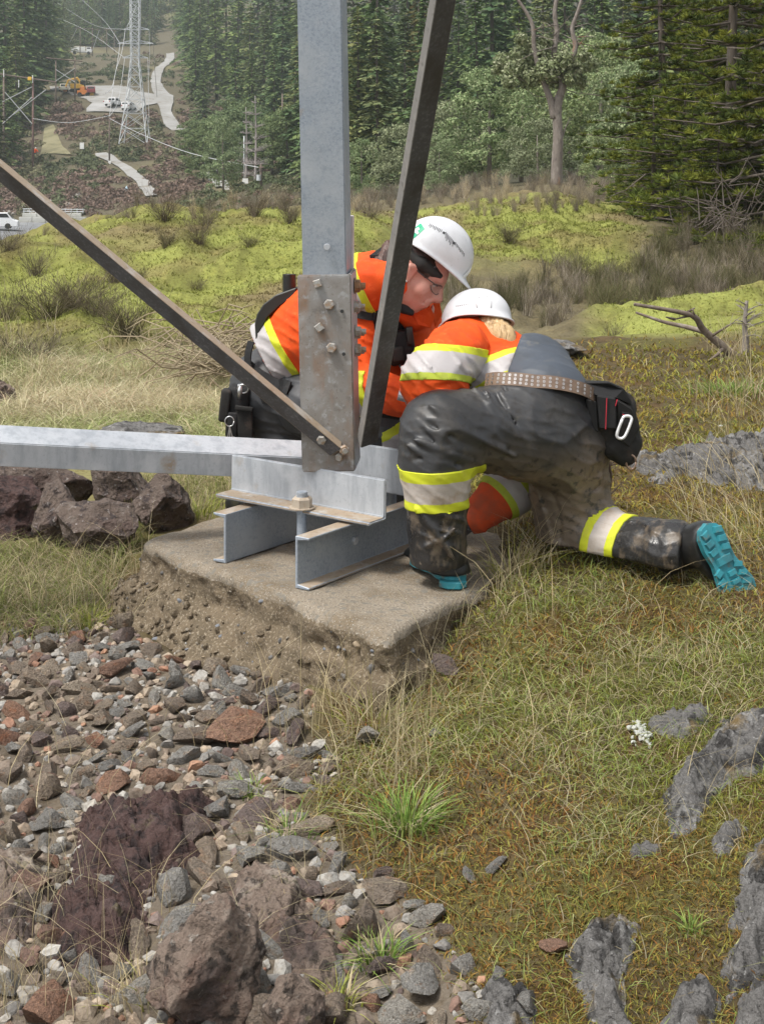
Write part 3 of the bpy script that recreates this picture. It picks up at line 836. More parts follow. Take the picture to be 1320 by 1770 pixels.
# named larger stones seen in the photograph: px, py, radius in px, kind, label
NAMED = [
 (168, 1275, 27, 'reddish', 'round rust-red stone standing out of the grey gravel'),
 (395, 1262, 55, 'reddish', 'long flat orange-brown slab stone lying at the foot of the concrete footing'),
 (200, 1160, 34, 'reddish', 'orange-topped stone at the upper edge of the gravel by the footing corner'),
 (335, 1278, 34, 'brown', 'yellow-brown blocky stone left of the long orange slab'),
 (630, 1262, 36, 'pale', 'pale pinkish block of stone at the edge of the grass before the footing'),
 (118, 1288, 26, 'brown', 'smooth brownish-grey stone left of the round rust-red one'),
 (140, 1215, 24, 'brown', 'brown wedge of stone between grey gravel and footing'),
 (300, 1225, 26, 'brown', 'pink-brown stone resting against the crumbling footing side'),
 (430, 1215, 22, 'brown', 'brown stone wedged below the middle of the footing'),
 (372, 1395, 36, 'pale', 'pale angular stone at the right end of the dark maroon outcrop'),
 (318, 1385, 17, 'pale', 'small upright pale stone on top of the maroon outcrop'),
 (255, 1492, 24, 'grey', 'mossy grey-green stone lying on the flank of the maroon outcrop'),
 (30, 1495, 48, 'brown', 'large tan flat stone at the left picture edge'),
 (55, 1540, 44, 'reddish', 'large pinkish rounded stone at the left picture edge below the tan one'),
 (22, 1382, 22, 'pale', 'pale grey egg-shaped stone near the left picture edge'),
 (448, 1400, 44, 'purple', 'flat mauve-brown stone at the end of the gravel towards the grass'),
 (415, 1440, 26, 'brown', 'tan stone between the maroon outcrop and the grass'),
 (430, 1487, 34, 'pale', 'grey-white stone above the large brown boulder'),
 (415, 1570, 22, 'pale', 'upright pale stone on the shoulder of the large brown boulder'),
 (480, 1600, 30, 'reddish', 'dark red stone right of the large brown boulder'),
 (525, 1615, 22, 'grey', 'light grey stone right of the dark red stone'),
 (735, 1700, 50, 'grey', 'pale greenish-grey slab stone near the bottom of the photograph'),
 (700, 1625, 27, 'grey', 'small grey stone at the lower edge of the moss'),
 (860, 1690, 24, 'grey', 'grey stone right of the greenish slab at the bottom'),
 (690, 1756, 44, 'pale', 'white-veined grey stone at the bottom edge of the photograph'),
 (857, 1505, 20, 'grey', 'small bluish-grey stone alone on the mossy grass'),
 (810, 1517, 22, 'grey', 'dark bluish-grey stone left of the small one on the mossy grass'),
 (955, 1640, 26, 'reddish', 'pink pointed stone beside the grey rock outcrop in the moss'),
 (655, 1505, 24, 'purple', 'mauve stone at the grass edge below the green tuft'),
 (590, 1690, 30, 'grey', 'grey stone right of the pale boulder at the bottom'),
 (650, 1665, 34, 'purple', 'dark slaty stone between the boulder and the greenish slab'),
 (775, 1150, 30, 'purple', 'half-buried purplish stone at the right foot of the footing'),
 (80, 1430, 30, 'grey', 'white-grey stone left of the maroon outcrop'),
 (215, 1690, 22, 'grey', 'light blue-grey stone in the dry grass at the lower left'),
 (125, 1668, 20, 'grey', 'blue-grey pebble stone lying in the straw near the lower left corner'),
 (905, 1730, 34, 'grey', 'long grey stone half sunk in moss at the bottom edge'),
 (20, 1290, 24, 'grey', 'blue-grey stone at the left picture edge in the gravel'),
 (510, 1270, 30, 'purple', 'layered dark stone under the dry stalks below the footing'),
 (290, 1530, 26, 'reddish', 'orange-brown flat stone on the slope of the maroon outcrop'),
 (750, 1262, 14, 'grey', 'small grey stone in the grass right of the footing'),
]
for px, py, rp, kind, lab in NAMED:
    h = hit(px, py + rp * .35, 1.6, 9); r = rp * h.y / FPX * 1.12
    place_stone(kind, h.x, h.y, r, lab, None, flat=.8 if rp > 30 else 1.0); occ.append((h.x, h.y, r))
# dense bed: individual stones first (largest in view), then the fill
cand = []
GX0, GX1, GY0, GY1 = -1.35, .55, 2.45, 5.2
grid = {}
def free(x, y, r, f=.80):
    k = (int(x / .12), int(y / .12))
    for a in (-1, 0, 1):
        for b_ in (-1, 0, 1):
            for (ox, oy, orr) in grid.get((k[0] + a, k[1] + b_), ()):
                if (ox - x) ** 2 + (oy - y) ** 2 < ((orr + r) * f) ** 2: return False
    return True
def put(x, y, r): grid.setdefault((int(x / .12), int(y / .12)), []).append((x, y, r))
for o in occ: put(*o)
def visible_px(x, y):
    px = 660 + FPX * x / y; return -30 < px < 1350
n_ind = 0
def zone(x, y):
    px = 660 + FPX * x / y; py = YH + FPX * (CAMZ - gz(x, y)) / y
    if py < 1230: return 'close below the crumbling footing side' if px > 170 else 'at the upper left end of the gravel'
    if py > 1640: return 'near the bottom edge of the photograph' if px > 480 else 'in the lower left corner'
    if px < 110: return 'along the left picture edge'
    if px > 480: return 'along the border of gravel and moss'
    if py < 1330: return 'in the middle of the gravel below the footing'
    return 'around the dark maroon outcrop'
for r0, tries in ((.060, 1600), (.045, 3000), (.033, 5000), (.026, 9000)):
    for _ in range(tries):
        if n_ind >= 255: break
        y = math.sqrt(rr.uniform(GY0 ** 2, GY1 ** 2)); x = (rr.uniform(-30, 900) - 660) * y / FPX
        r = r0 * rr.uniform(.82, 1.15)
        if not in_gravel(x, y) or not free(x, y, r): continue
        lim = 85 if r0 > .05 else 185 if r0 > .04 else 255
        if n_ind >= lim: break
        put(x, y, r); n_ind += 1
        kind = rr.choices(['grey', 'brown', 'reddish', 'purple', 'pale'], [.26, .36, .12, .10, .16])[0]
        nm = {'grey': 'grey', 'brown': 'brown', 'reddish': 'rust-red', 'purple': 'mauve-brown', 'pale': 'pale'}[kind]
        place_stone(kind, x, y, r, nm + ' loose gravel stone ' + zone(x, y), nm + ' loose stones ' + zone(x, y), sink=.42)
fp, fs = [], []
for r0, tries in ((.05, 500), (.035, 2500), (.026, 11000), (.018, 20000), (.012, 26000), (.008, 26000)):
    for _ in range(tries):
        y = math.sqrt(rr.uniform(GY0 ** 2, GY1 ** 2)); x = (rr.uniform(-380, 900) - 660) * y / FPX
        r = r0 * rr.uniform(.8, 1.2)
        if r0 > .03 and x > (-60 - 660) * y / FPX: continue
        if not free(x, y, r, .72): continue
        if not in_gravel(x, y): continue
        put(x, y, r); fp.append((x, y, r))
fp = np.array(fp)
z = ground_z(fp[:, 0], fp[:, 1]) + fp[:, 2] * .15
allc = np.array(sum([v for v in STONECOL.values()], []))
cw = np.repeat([.25, .36, .12, .10, .17], 3) / 3; cw /= cw.sum()
cc = allc[RNG.choice(len(allc), len(fp), p=cw)] * RNG.uniform(.70, 1.05, len(fp))[:, None]
v_, f_, c_ = scatter_merge(np.stack([fp[:, 0], fp[:, 1], z], 1), fp[:, 2], RNG, ROCKP, cc, .5)
mk('gravel', v_, f_, M_stonefill, smooth=False, col=c_, kind='stuff')['label'] = 'bed of small crushed grey and brown stones'

# ------------------------------------------------------------------ boulders and outcrops
def boulder(name, px, py, d, half, seed, m, label, cat='rock', rotz=0, sub=6, rough=.22, cuts=14, tilt=(0, 0), sink=.3, hit_py=None, group=None):
    v, f = ico(sub); r = np.random.default_rng(seed)
    for _ in range(cuts):
        n = r.normal(size=3); n /= np.linalg.norm(n); t = r.uniform(.48, .80); dd = v @ n - t; v = v - np.maximum(dd, 0)[:, None] * n * .97
    nn = v / np.linalg.norm(v, axis=1)[:, None]
    rid = 1 - np.abs(vnoise(v * 2.6 + seed)); rid2 = 1 - np.abs(vnoise(v * 6.3 + seed * 2.2))
    v = v + nn * (rough * .5 * fbm(v * 1.6 + seed, 3) + rough * .62 * (rid ** 2 - .5) + rough * .20 * (rid2 ** 2 - .5) + rough * .10 * ((1 - np.abs(vnoise(v * 13 + 3))) ** 2 - .5) + rough * .07 * vnoise(v * 27) + rough * .05 * vnoise(v * 50))[:, None]
    v = v * np.array(half)
    Rm = np.array(Matrix.Rotation(rotz, 3, 'Z') @ Matrix.Rotation(tilt[0], 3, 'X') @ Matrix.Rotation(tilt[1], 3, 'Y'))
    v = v @ Rm.T
    x = (px - 660) * d / FPX; z0 = gz(x, d)
    o = mk(name, v, f, m, smooth=True, local=True); o.location = (x, d, z0 + half[2] * (1 - 2 * sink))
    return tag(o, label, cat, group)
_rb = [('ridge', 9, .8, .05, 6), ('noise', 22, 1.0, .045, 12), ('noise', 80, 1.0, .014, 8)]
M_brownrock = mat('brown_rock', (.225, .17, .135), rough=.85, layers=[('noise', 9, (.36, .31, .26), .52, .62, 9), ('noise', 5, (.17, .085, .06), .50, .66, 7), ('noise', 4, (.095, .07, .062), .54, .64, 8), ('noise', 30, (.06, .045, .036), .53, .61, 9), ('noise', 11, (.20, .19, .07), .62, .76, 5), ('noise', 40, (.42, .39, .35), .64, .76, 4)], bump=_rb)
M_maroon = mat('maroon_rock', (.085, .046, .040), rough=.85, layers=[('noise', 8, (.10, .062, .058), .5, .68, 7), ('noise', 26, (.030, .018, .018), .5, .62, 9), ('noise', 9, (.13, .115, .05), .62, .76, 6), ('noise', 50, (.17, .13, .12), .66, .78, 4)], bump=_rb)
M_purplerock = mat('purple_brown_rock', (.145, .108, .088), rough=.85, layers=[('noise', 9, (.25, .215, .185), .52, .68, 7), ('noise', 5, (.10, .066, .054), .48, .62, 5), ('noise', 24, (.045, .032, .03), .52, .63, 8), ('noise', 45, (.42, .38, .36), .61, .74, 4)], bump=_rb)
M_outcrop = mat('grey_outcrop_rock', (.165, .158, .152), rough=.85, layers=[('noise', 9, (.29, .283, .275), .5, .62, 9, (1, 1, 1.6)), ('noise', 17, (.05, .047, .045), .51, .60, 10), ('noise', 60, (.46, .45, .44), .62, .74, 4), ('noise', 7, (.19, .13, .05), .58, .68, 7)], bump=_rb)
boulder('boulder', 10, 880, 6.25, (.25, .22, .20), 3, M_maroon, 'dark maroon rock at the left edge under the horizontal steel angle', 'boulder', sink=.28, rough=.13, cuts=20)
boulder('boulder', 92, 890, 6.12, (.13, .16, .19), 5, M_purplerock, 'brown pointed rock between the maroon one and the mottled one', 'boulder', sink=.28, rough=.13, cuts=20, tilt=(.1, .25))
boulder('boulder', 172, 885, 5.98, (.21, .2, .20), 8, M_purplerock, 'big mottled brown rock below the horizontal steel angle', 'boulder', sink=.30, rough=.14, cuts=22, rotz=.5)
boulder('boulder', 60, 830, 6.6, (.34, .2, .19), 12, M_purplerock, 'reddish brown rock behind the others against the steel angle', 'boulder', sink=.25, rough=.13, cuts=18)
boulder('boulder', 285, 862, 6.25, (.17, .18, .19), 13, M_purplerock, 'grey-brown cracked rock at the far corner of the footing', 'boulder', sink=.30, rough=.13, cuts=20, rotz=1.0)
boulder('boulder', 210, 850, 6.5, (.20, .18, .17), 17, M_purplerock, 'low brown rock wedged between the mottled and the cracked one', 'boulder', sink=.28, rough=.13, cuts=20)
boulder('rock', 255, 755, 7.9, (.26, .2, .09), 14, M_outcrop, 'low dark rock in the grass just above the horizontal steel angle', sink=.2)
boulder('rock', 0, 700, 9.2, (.16, .2, .13), 15, M_brownrock, 'dark stump-like rock in the grass at the left edge', sink=.2)
boulder('boulder', 345, 1690, 2.74, (.15, .14, .15), 21, M_brownrock, 'large rough brown boulder at the bottom of the photograph', 'boulder', rough=.17, cuts=22, sink=.26, tilt=(.2, .2))
boulder('boulder', 520, 1735, 2.66, (.07, .09, .09), 23, M_brownrock, 'pale blocky boulder right of the large brown one at the bottom edge', 'boulder', sink=.28, rough=.15, cuts=20)
# bedrock: pieces of one ledge showing through moss and gravel, each a relief raised from the terrain inside its outline
def _sd_poly(px, py, poly):
    d = np.full(len(px), 1e9); ins = np.zeros(len(px), bool); n = len(poly)
    for k in range(n):
        (x0, y0), (x1, y1) = poly[k], poly[(k + 1) % n]
        ex, ey = x1 - x0, y1 - y0; t = np.clip(((px - x0) * ex + (py - y0) * ey) / (ex * ex + ey * ey), 0, 1)
        d = np.minimum(d, np.hypot(px - x0 - t * ex, py - y0 - t * ey))
        c = ((y0 > py) != (y1 > py)) & (px < (x1 - x0) * (py - y0) / (y1 - y0 + 1e-9) + x0); ins ^= c
    return np.where(ins, d, -d)
LEDGES = []
def worley(x, y, seed):
    ix, iy = np.floor(x).astype(int), np.floor(y).astype(int); f1 = np.full(len(x), 9.); f2 = np.full(len(x), 9.); cid = np.zeros((len(x), 4))
    for a in (-1, 0, 1):
        for b_ in (-1, 0, 1):
            cx, cy = ix + a, iy + b_; sd_ = np.full(len(x), seed)
            hx, hy = _hash(cx, cy, sd_), _hash(cx, cy, sd_ + 7); d = np.hypot(cx + hx - x, cy + hy - y)
            n_ = d < f1; f2 = np.where(n_, f1, np.minimum(f2, d)); f1 = np.where(n_, d, f1)
            v = np.stack([_hash(cx, cy, sd_ + 13), _hash(cx, cy, sd_ + 19) - .5, _hash(cx, cy, sd_ + 23) - .5, 0 * d], 1)
            v[:, 3] = v[:, 1] * (x - cx - hx) + v[:, 2] * (y - cy - hy); cid = np.where(n_[:, None], v, cid)
    return cid[:, 0], cid[:, 3], f2 - f1
def ledge(poly, hgt, m, label, seed, step=2.1, ramp=34, name='rock_outcrop', cat='rock'):
    LEDGES.append(poly); P_ = np.array(poly, float); x0, y0 = P_.min(0) - 20; x1, y1 = P_.max(0) + 20
    nx, ny = int((x1 - x0) / step), int((y1 - y0) / step)
    gx, gy = np.meshgrid(np.linspace(x0, x1, nx), np.linspace(y0, y1, ny)); px, py = gx.ravel(), gy.ravel()
    H_ = hits(px, py, 1.5, 9)
    Q = H_ * np.array([1, 1, 0]); w = vnoise(Q * 9 + seed) * 13 + vnoise(Q * 24 + seed) * 8 + vnoise(Q * 60 + seed) * 4
    sd = _sd_poly(px, py, poly) + w
    Qr = np.stack([Q[:, 0] * .8 + Q[:, 1] * .6, (Q[:, 1] * .8 - Q[:, 0] * .6) * .45, 0 * px + seed], 1)     # grain runs along the ledge
    rid = 1 - np.abs(vnoise(Qr * 11)); rid2 = 1 - np.abs(vnoise(Qr * 27 + 4)); blk = np.floor(3 * (vnoise(Qr * 7 + 9) * .5 + .5)) / 3
    wx, wy = Qr[:, 0] + .02 * vnoise(Q * 30), Qr[:, 1] + .02 * vnoise(Q * 30 + 5)
    c1, t1_, e1 = worley(wx * 9, wy * 9, seed); c2, t2_, e2 = worley(wx * 22 + 3, wy * 22, seed + 40)
    h = np.where(sd > 0, sstep(0, ramp, sd) * hgt * (.50 + .42 * c1 + .55 * t1_ + .20 * c2 + .30 * t2_ + .25 * (rid ** 2 - .4)) - .012 * sstep(0, 14, sd) * np.exp(-(e1 / .07) ** 2) - .005 * sstep(0, 14, sd) * np.exp(-(e2 / .09) ** 2) + .005 * (rid2 ** 2 - .4) * sstep(0, 15, sd) + .006 * vnoise(Q * 70) + .004 * vnoise(Q * 130), sd * .004) + .004
    V = H_.copy(); V[:, 2] += np.maximum(h, -.05)
    idx = np.arange(nx * ny).reshape(ny, nx)
    q = np.stack([idx[:-1, :-1], idx[1:, :-1], idx[1:, 1:], idx[:-1, 1:]], -1).reshape(-1, 4)
    q = q[(sd[q] > -9).any(1)]; u = np.unique(q); mp = -np.ones(len(V), int); mp[u] = np.arange(len(u))
    o = mk(name, V[u] - V[u].mean(0), mp[q], m, smooth=True, local=True); o.location = V[u].mean(0); o['ledge'] = 1
    return tag(o, label, cat)
ledge([(1145, 1400), (1160, 1340), (1215, 1300), (1235, 1265), (1262, 1245), (1345, 1222), (1350, 1290), (1318, 1345), (1275, 1352), (1238, 1385), (1200, 1445), (1165, 1462)], .055, M_outcrop, 'large grey lichened outcrop in the moss at the right edge', 3)
ledge([(1118, 1238), (1165, 1222), (1232, 1216), (1228, 1242), (1165, 1258), (1130, 1254)], .026, M_outcrop, 'flat grey rock above the white lichen patch', 5, ramp=16)
ledge([(975, 1655), (1010, 1612), (1075, 1592), (1112, 1602), (1080, 1660), (1072, 1712), (1098, 1775), (1030, 1775), (1008, 1700)], .045, M_outcrop, 'grey ridged rock breaking through the brown moss, lower right of centre', 8)
ledge([(1285, 1495), (1330, 1450), (1350, 1440), (1350, 1640), (1300, 1705), (1258, 1716), (1250, 1685), (1290, 1612), (1262, 1600)], .055, M_outcrop, 'steep grey rock at the right edge low in the photograph', 11)
ledge([(1148, 1795), (1168, 1712), (1215, 1690), (1243, 1712), (1205, 1800)], .035, M_outcrop, 'grey rock at the bottom edge right of the ridged one', 14, ramp=22)
ledge([(1262, 1790), (1280, 1740), (1335, 1700), (1350, 1800)], .04, M_outcrop, 'grey rock in the lower right corner', 17)
ledge([(1225, 1455), (1260, 1425), (1292, 1432), (1262, 1475), (1235, 1490)], .022, M_outcrop, 'small grey rock below the large outcrop', 20, ramp=16)
ledge([(1078, 1490), (1110, 1462), (1150, 1470), (1140, 1492), (1095, 1502)], .02, M_outcrop, 'small flat rock in the moss left of the large outcrop', 23, ramp=14)
ledge([(820, 1735), (850, 1700), (915, 1700), (920, 1755), (890, 1800), (850, 1800)], .028, M_outcrop, 'grey bedrock showing between moss and gravel at the bottom edge', 26, ramp=18)
ledge([(130, 1425), (180, 1385), (250, 1378), (340, 1372), (372, 1392), (338, 1440), (345, 1500), (300, 1520), (262, 1560), (262, 1630), (225, 1690), (150, 1690), (85, 1672), (88, 1590), (118, 1520), (135, 1470)], .075, M_maroon, 'dark maroon rock outcrop rising from the gravel', 31, ramp=44)
ledge([(380, 1530), (450, 1500), (520, 1530), (540, 1600), (600, 1640), (590, 1720), (520, 1690), (440, 1640), (400, 1600)], .05, M_brownrock, 'brown-grey bedrock behind the large brown boulder', 35)
ledge([(-20, 1500), (70, 1490), (105, 1530), (80, 1600), (30, 1650), (-20, 1640)], .05, M_brownrock, 'tan bedrock at the left picture edge below the gravel', 38)
ledge([(1092, 806), (1150, 782), (1240, 770), (1350, 772), (1350, 842), (1292, 850), (1232, 832), (1130, 828)], .07, M_outcrop, 'broad flat grey rock in the moss beyond the kneeling boot', 53, ramp=20)
boulder('rock_outcrop', 945, 600, 9.0, (.34, .3, .10), 55, M_outcrop, 'smooth grey rock crest behind the kneeling worker', 'rock', sink=.3, rough=.14)
# white lichen on the moss
M_lichen = mat('white_lichen', (.42, .43, .39), rough=.9, bump=[('noise', 90, .5, .004)])
_l = hit(1108, 1272, 1.6, 9); _p = np.array([[_l.x + rr.gauss(0, .012), _l.y + rr.gauss(0, .028), 0] for _ in range(70)]); _p[:, 2] = ground_z(_p[:, 0], _p[:, 1]) + .010
v_, f_, _ = scatter_merge(_p, RNG.uniform(.003, .0075, 70), RNG, ROCKP[8:]); o = mk('lichen_patch', v_, f_, M_lichen, smooth=True); tag(o, 'small white lichen clump on the moss left of the grey outcrop', 'lichen')
_w = hit(1245, 741, 1.6, 9); v, f = ROCKP[9]; o = mk('scrap', v * .012 + np.array(_w) + np.array([0, 0, .012]), f, M_lichen); tag(o, 'tiny white scrap lying on the moss at the right', 'scrap')

# ------------------------------------------------------------------ grass, straw and moss: thousands of small blades
def blades(base, h, w, lean, az, col, seg=3, curl=1.0, rng=RNG):
    """base Nx3, h/w/lean/az N; returns verts, faces(tri array), colours"""
    n = len(base); T = np.linspace(0, 1, seg + 1)
    dirv = np.stack([np.cos(az), np.sin(az), np.zeros(n)], 1)
    fa = rng.uniform(0, 2 * np.pi, n); side = np.stack([np.cos(fa), np.sin(fa), np.zeros(n)], 1)
    V = []
    for t in T[:-1]:
        c = base + dirv * (h * lean * t ** (1 + curl))[:, None] + np.array([0, 0, 1.0]) * (h * (t - .35 * np.minimum(lean, 1.6) * t * t))[:, None]
        ww = (w * (1 - .75 * t))[:, None] * .5
        V += [c - side * ww, c + side * ww]
    t = 1.0
    V.append(base + dirv * (h * lean)[:, None] + np.array([0, 0, 1.0]) * (h * (1 - .35 * np.minimum(lean, 1.6)))[:, None])
    k = len(V); V = np.stack(V, 1)
    F = []
    for i in range(seg - 1):
        a = 2 * i; F += [[a, a + 1, a + 3], [a, a + 3, a + 2]]
    a = 2 * (seg - 1); F.append([a, a + 1, a + 2])
    F = np.array(F)[None] + (np.arange(n) * k)[:, None, None]
    g = np.concatenate([np.full(2, .55 + .45 * i / seg) for i in range(seg)] + [np.array([1.0])])
    C = np.repeat(col[:, None, :], k, 1)
    return V.reshape(-1, 3), F.reshape(-1, 3), C.reshape(-1, 3)
M_blade = mat('grass_blades', attr='Col', rough=.65, spec=.25, trans=.25)
M_moss = mat('moss_sprigs', attr='Col', rough=.9, spec=.1, trans=.15)
def img_sample(n, x0, x1, y0, y1, dmin=1.6, dmax=12):
    px = RNG.uniform(x0, x1, n); py = RNG.uniform(y0, y1, n)
    h = hits(px, py, dmin, dmax); ok = ~np.isnan(h).any(1)
    return h[ok], px[ok], py[ok]
def pick(cols, n, p=None):
    c = np.array(cols)[RNG.choice(len(cols), n, p=p)]
    return c * RNG.uniform(.75, 1.2, n)[:, None]
_blk = [np.array(p) for p in (BL, BF, BR, BB)]
def off_block(P, m=.0):
    return ~((_poly_sd(P[:, :2], _blk) < m) & (P[:, 2] < .01))
ROCK_OBJS = [o for o in bpy.data.objects if o.get('category') in ('rock', 'boulder') and not o.get('ledge')]
def off_rocks(P, sc=.78):
    ok = np.ones(len(P), bool)
    for o in ROCK_OBJS:
        a = o.data.vertices; co = np.empty(len(a) * 3); a.foreach_get('co', co); co = co.reshape(-1, 3)
        r = np.abs(co[:, :2]).max(0) * sc
        ok &= (((P[:, 0] - o.location.x) / r[0]) ** 2 + ((P[:, 1] - o.location.y) / r[1]) ** 2) > 1
    return ok
GREEN = [(.20, .28, .065), (.27, .34, .10), (.15, .20, .05), (.33, .36, .12), (.38, .38, .17)]
STRAW = [(.46, .38, .22), (.55, .47, .30), (.38, .30, .17), (.42, .37, .24)]
MOSSB = [(.24, .125, .04), (.31, .19, .055), (.21, .17, .045), (.30, .28, .07), (.10, .058, .022), (.26, .115, .036), (.22, .21, .055), (.06, .045, .02)]
# right-hand slope: moss below, short grass above
def greenness(P):
    Q = P * np.array([1, 1, 0])
    return fbm(Q * 2.2 + 1.5, 3)
def off_ledges(px, py, m=3):
    ok = np.ones(len(px), bool)
    for pl in LEDGES:
        a = np.array(pl, float); b0 = (px > a[:, 0].min() - 5) & (px < a[:, 0].max() + 5) & (py > a[:, 1].min() - 5) & (py < a[:, 1].max() + 5)
        if b0.any():
            i = np.where(b0)[0]; ok[i] &= ~(_sd_poly(px[i], py[i] , pl) > m + RNG.exponential(7, len(i)))
    return ok
def right_region(px, py):
    e = np.interp(py, [560, 900, 1040, 1100, 1240, 1400, 1500, 1600, 1770], [560, 830, 820, 770, 600, 540, 640, 760, 830])
    return px > e + RNG.normal(0, 30, len(px))
P, px, py = img_sample(112000, 520, 1700, 585, 1790, 1.6, 10.5)
ok = right_region(px, py) & off_block(P) & off_rocks(P, .60) & off_ledges(px, py); P = P[ok]; px = px[ok]; py = py[ok]
g = greenness(P); dsc = np.clip(P[:, 1] / 3.5, .8, 2.6)
mc = pick(MOSSB, len(P))
gr_ = (sstep(.0, .6, g + .2 * RNG.normal(size=len(P))) * (1 - .75 * sstep(1350, 1480, py)))[:, None]; mc = mc * (1 - gr_) + pick([(.17, .19, .03), (.21, .22, .04), (.13, .14, .03)], len(P)) * gr_
_top = sstep(1110, 900, py)[:, None] * .55; mc = mc * (1 - _top) + pick([(.34, .29, .055), (.28, .21, .05), (.36, .35, .07), (.20, .12, .04)], len(P)) * _top
v_, f_, c_ = blades(P - np.array([0, 0, .004]), RNG.uniform(.010, .030, len(P)) * dsc ** .7, RNG.uniform(.003, .0060, len(P)) * dsc, RNG.uniform(.4, 1.6, len(P)), RNG.uniform(0, 6.28, len(P)), mc, 2)
mk('moss', v_, f_, M_moss, smooth=False, col=c_, kind='stuff')['label'] = 'brown and olive moss covering the slope'
P, px, py = img_sample(84000, 520, 1700, 590, 1790, 1.6, 10.5)
g = greenness(P)
dens = sstep(-.45, .35, g) * .55 * (sstep(1580, 1380, py) * .88 + .12) * (1 - .75 * sstep(1000, 1160, px) * sstep(1220, 1360, py)) * (1 - .72 * sstep(1000, 900, py)) + .03
ok = right_region(px, py) & (RNG.random(len(P)) < dens) & off_block(P) & off_rocks(P, .8) & off_ledges(px, py); P = P[ok]; px = px[ok]; py = py[ok]
dsc = np.clip(P[:, 1] / 3.5, .8, 2.4)
st_ = (RNG.random(len(P)) < .30 + .25 * (vnoise(P * 3.0) > .2))
gc = np.where(st_[:, None], pick(STRAW, len(P)) * .85, pick(GREEN, len(P)))
v_, f_, c_ = blades(P, RNG.uniform(.022, .058, len(P)) * dsc ** .3, RNG.uniform(.0018, .0032, len(P)) * dsc ** .8, RNG.uniform(.5, 2.4, len(P)), RNG.uniform(0, 6.28, len(P)), gc, 3)
mk('grass', v_, f_, M_blade, col=c_, kind='stuff')['label'] = 'short green and yellowed grass on the slope'
# left bank above and below the steel angle
P, px, py = img_sample(64000, -380, 620, 620, 780, 1.6, 13)
n_ = fbm(P * np.array([.9, .9, 0]) + 7, 3)
ok = off_rocks(P, .9) & (px < 690); P = P[ok]; px = px[ok]; py = py[ok]; n_ = n_[ok]
s_ = sstep(-.3, .4, n_ + .25 * RNG.normal(size=len(P)) + .45 * sstep(705, 655, py) - .30 - .4 * sstep(700, 750, py))[:, None]
gc = pick([(.34, .40, .14), (.28, .35, .11), (.42, .44, .19), (.18, .20, .07)], len(P)) * (1 - s_) + pick([(.58, .52, .33), (.66, .60, .42), (.46, .40, .25), (.50, .38, .26)], len(P)) * s_
v_, f_, c_ = blades(P, RNG.uniform(.05, .16, len(P)) * (1 + .6 * s_[:, 0]), RNG.uniform(.004, .008, len(P)), RNG.uniform(.5, 2.2, len(P)), RNG.uniform(0, 6.28, len(P)), gc, 3)
mk('grass', v_, f_, M_blade, col=c_, kind='stuff')['label'] = 'pale straw and green grass beyond the horizontal steel angle'
P, px, py = img_sample(46000, -420, 420, 830, 1105, 1.6, 8.5)
e_ = np.interp(px, [-60, 150, 210, 240, 420], [1095, 1100, 1010, 930, 850])
ok = (py < e_ + RNG.normal(0, 8, len(P))) & off_block(P, .03) & off_rocks(P, .85) & ((py > 945) | (px > 190)); P = P[ok]
sel = RNG.random(len(P)) < .62; P = P[sel]
gc = np.where((RNG.random(len(P)) < .5)[:, None], pick(STRAW, len(P)) * .8, pick([(.17, .21, .05), (.24, .27, .07), (.13, .15, .045)], len(P)))
v_, f_, c_ = blades(P, RNG.uniform(.05, .15, len(P)), RNG.uniform(.002, .004, len(P)), RNG.uniform(.4, 2.0, len(P)), RNG.uniform(0, 6.28, len(P)), gc, 3)
mk('grass', v_, f_, M_blade, col=c_, kind='stuff')['label'] = 'tangled grass left of the footing'
# long dry stalks
def stalks(n, x0, x1, y0, y1, hmin, hmax, lean, name_label, wd=.0022, clump=0, azc=None, cols=STRAW, maxd=11):
    P, px, py = img_sample(n, x0, x1, y0, y1, 1.6, maxd)
    if clump:
        k = max(1, n // clump); c = P[RNG.integers(0, len(P), k)]; i = RNG.integers(0, k, len(P)); P = c[i] + RNG.normal(0, .03, (len(P), 3)) * np.array([1, 1, 0]); P[:, 2] = ground_z(P[:, 0], P[:, 1])
    ok = off_block(P, .0); P = P[ok]
    az = RNG.uniform(0, 6.28, len(P)) if azc is None else RNG.normal(azc, .7, len(P))
    return blades(P, RNG.uniform(hmin, hmax, len(P)), RNG.uniform(.7, 1.2, len(P)) * wd * np.clip(P[:, 1] / 4, .7, 2), np.abs(RNG.normal(lean, .4, len(P))), az, pick(cols, len(P)) * .95, 4, 1.0)
parts = [stalks(300, 470, 760, 1130, 1350, .10, .34, .55, '', clump=10), stalks(170, 560, 740, 1190, 1270, .08, .24, .6, '', clump=12), stalks(110, 430, 760, 1300, 1520, .08, .24, .9, ''), stalks(260, -60, 270, 1560, 1790, .06, .24, .8, '', clump=9),
         stalks(160, -20, 260, 960, 1110, .12, .34, .7, '', clump=8), stalks(230, 860, 960, 860, 1080, .10, .30, .9, '', clump=14), stalks(210, 1170, 1340, 810, 1010, .12, .36, .8, '', azc=2.6), 
         stalks(260, 760, 1330, 1000, 1500, .06, .22, 1.3, ''), stalks(90, 560, 900, 1050, 1260, .12, .38, 1.0, '', clump=9), stalks(60, 0, 500, 1250, 1500, .08, .25, 1.3, ''), stalks(110, 380, 700, 1480, 1700, .05, .18, 1.2, ''),
         stalks(200, 1180, 1340, 600, 760, .10, .35, .6, '', clump=12), stalks(420, -40, 470, 600, 700, .2, .5, .6, '', wd=.0026, clump=10, maxd=13), stalks(130, 1010, 1330, 1030, 1230, .05, .16, 1.2, '')]
V, F, Cc = [], [], []; b0 = 0
for a, b_, c in parts: V.append(a); F.append(b_ + b0); Cc.append(c); b0 += len(a)
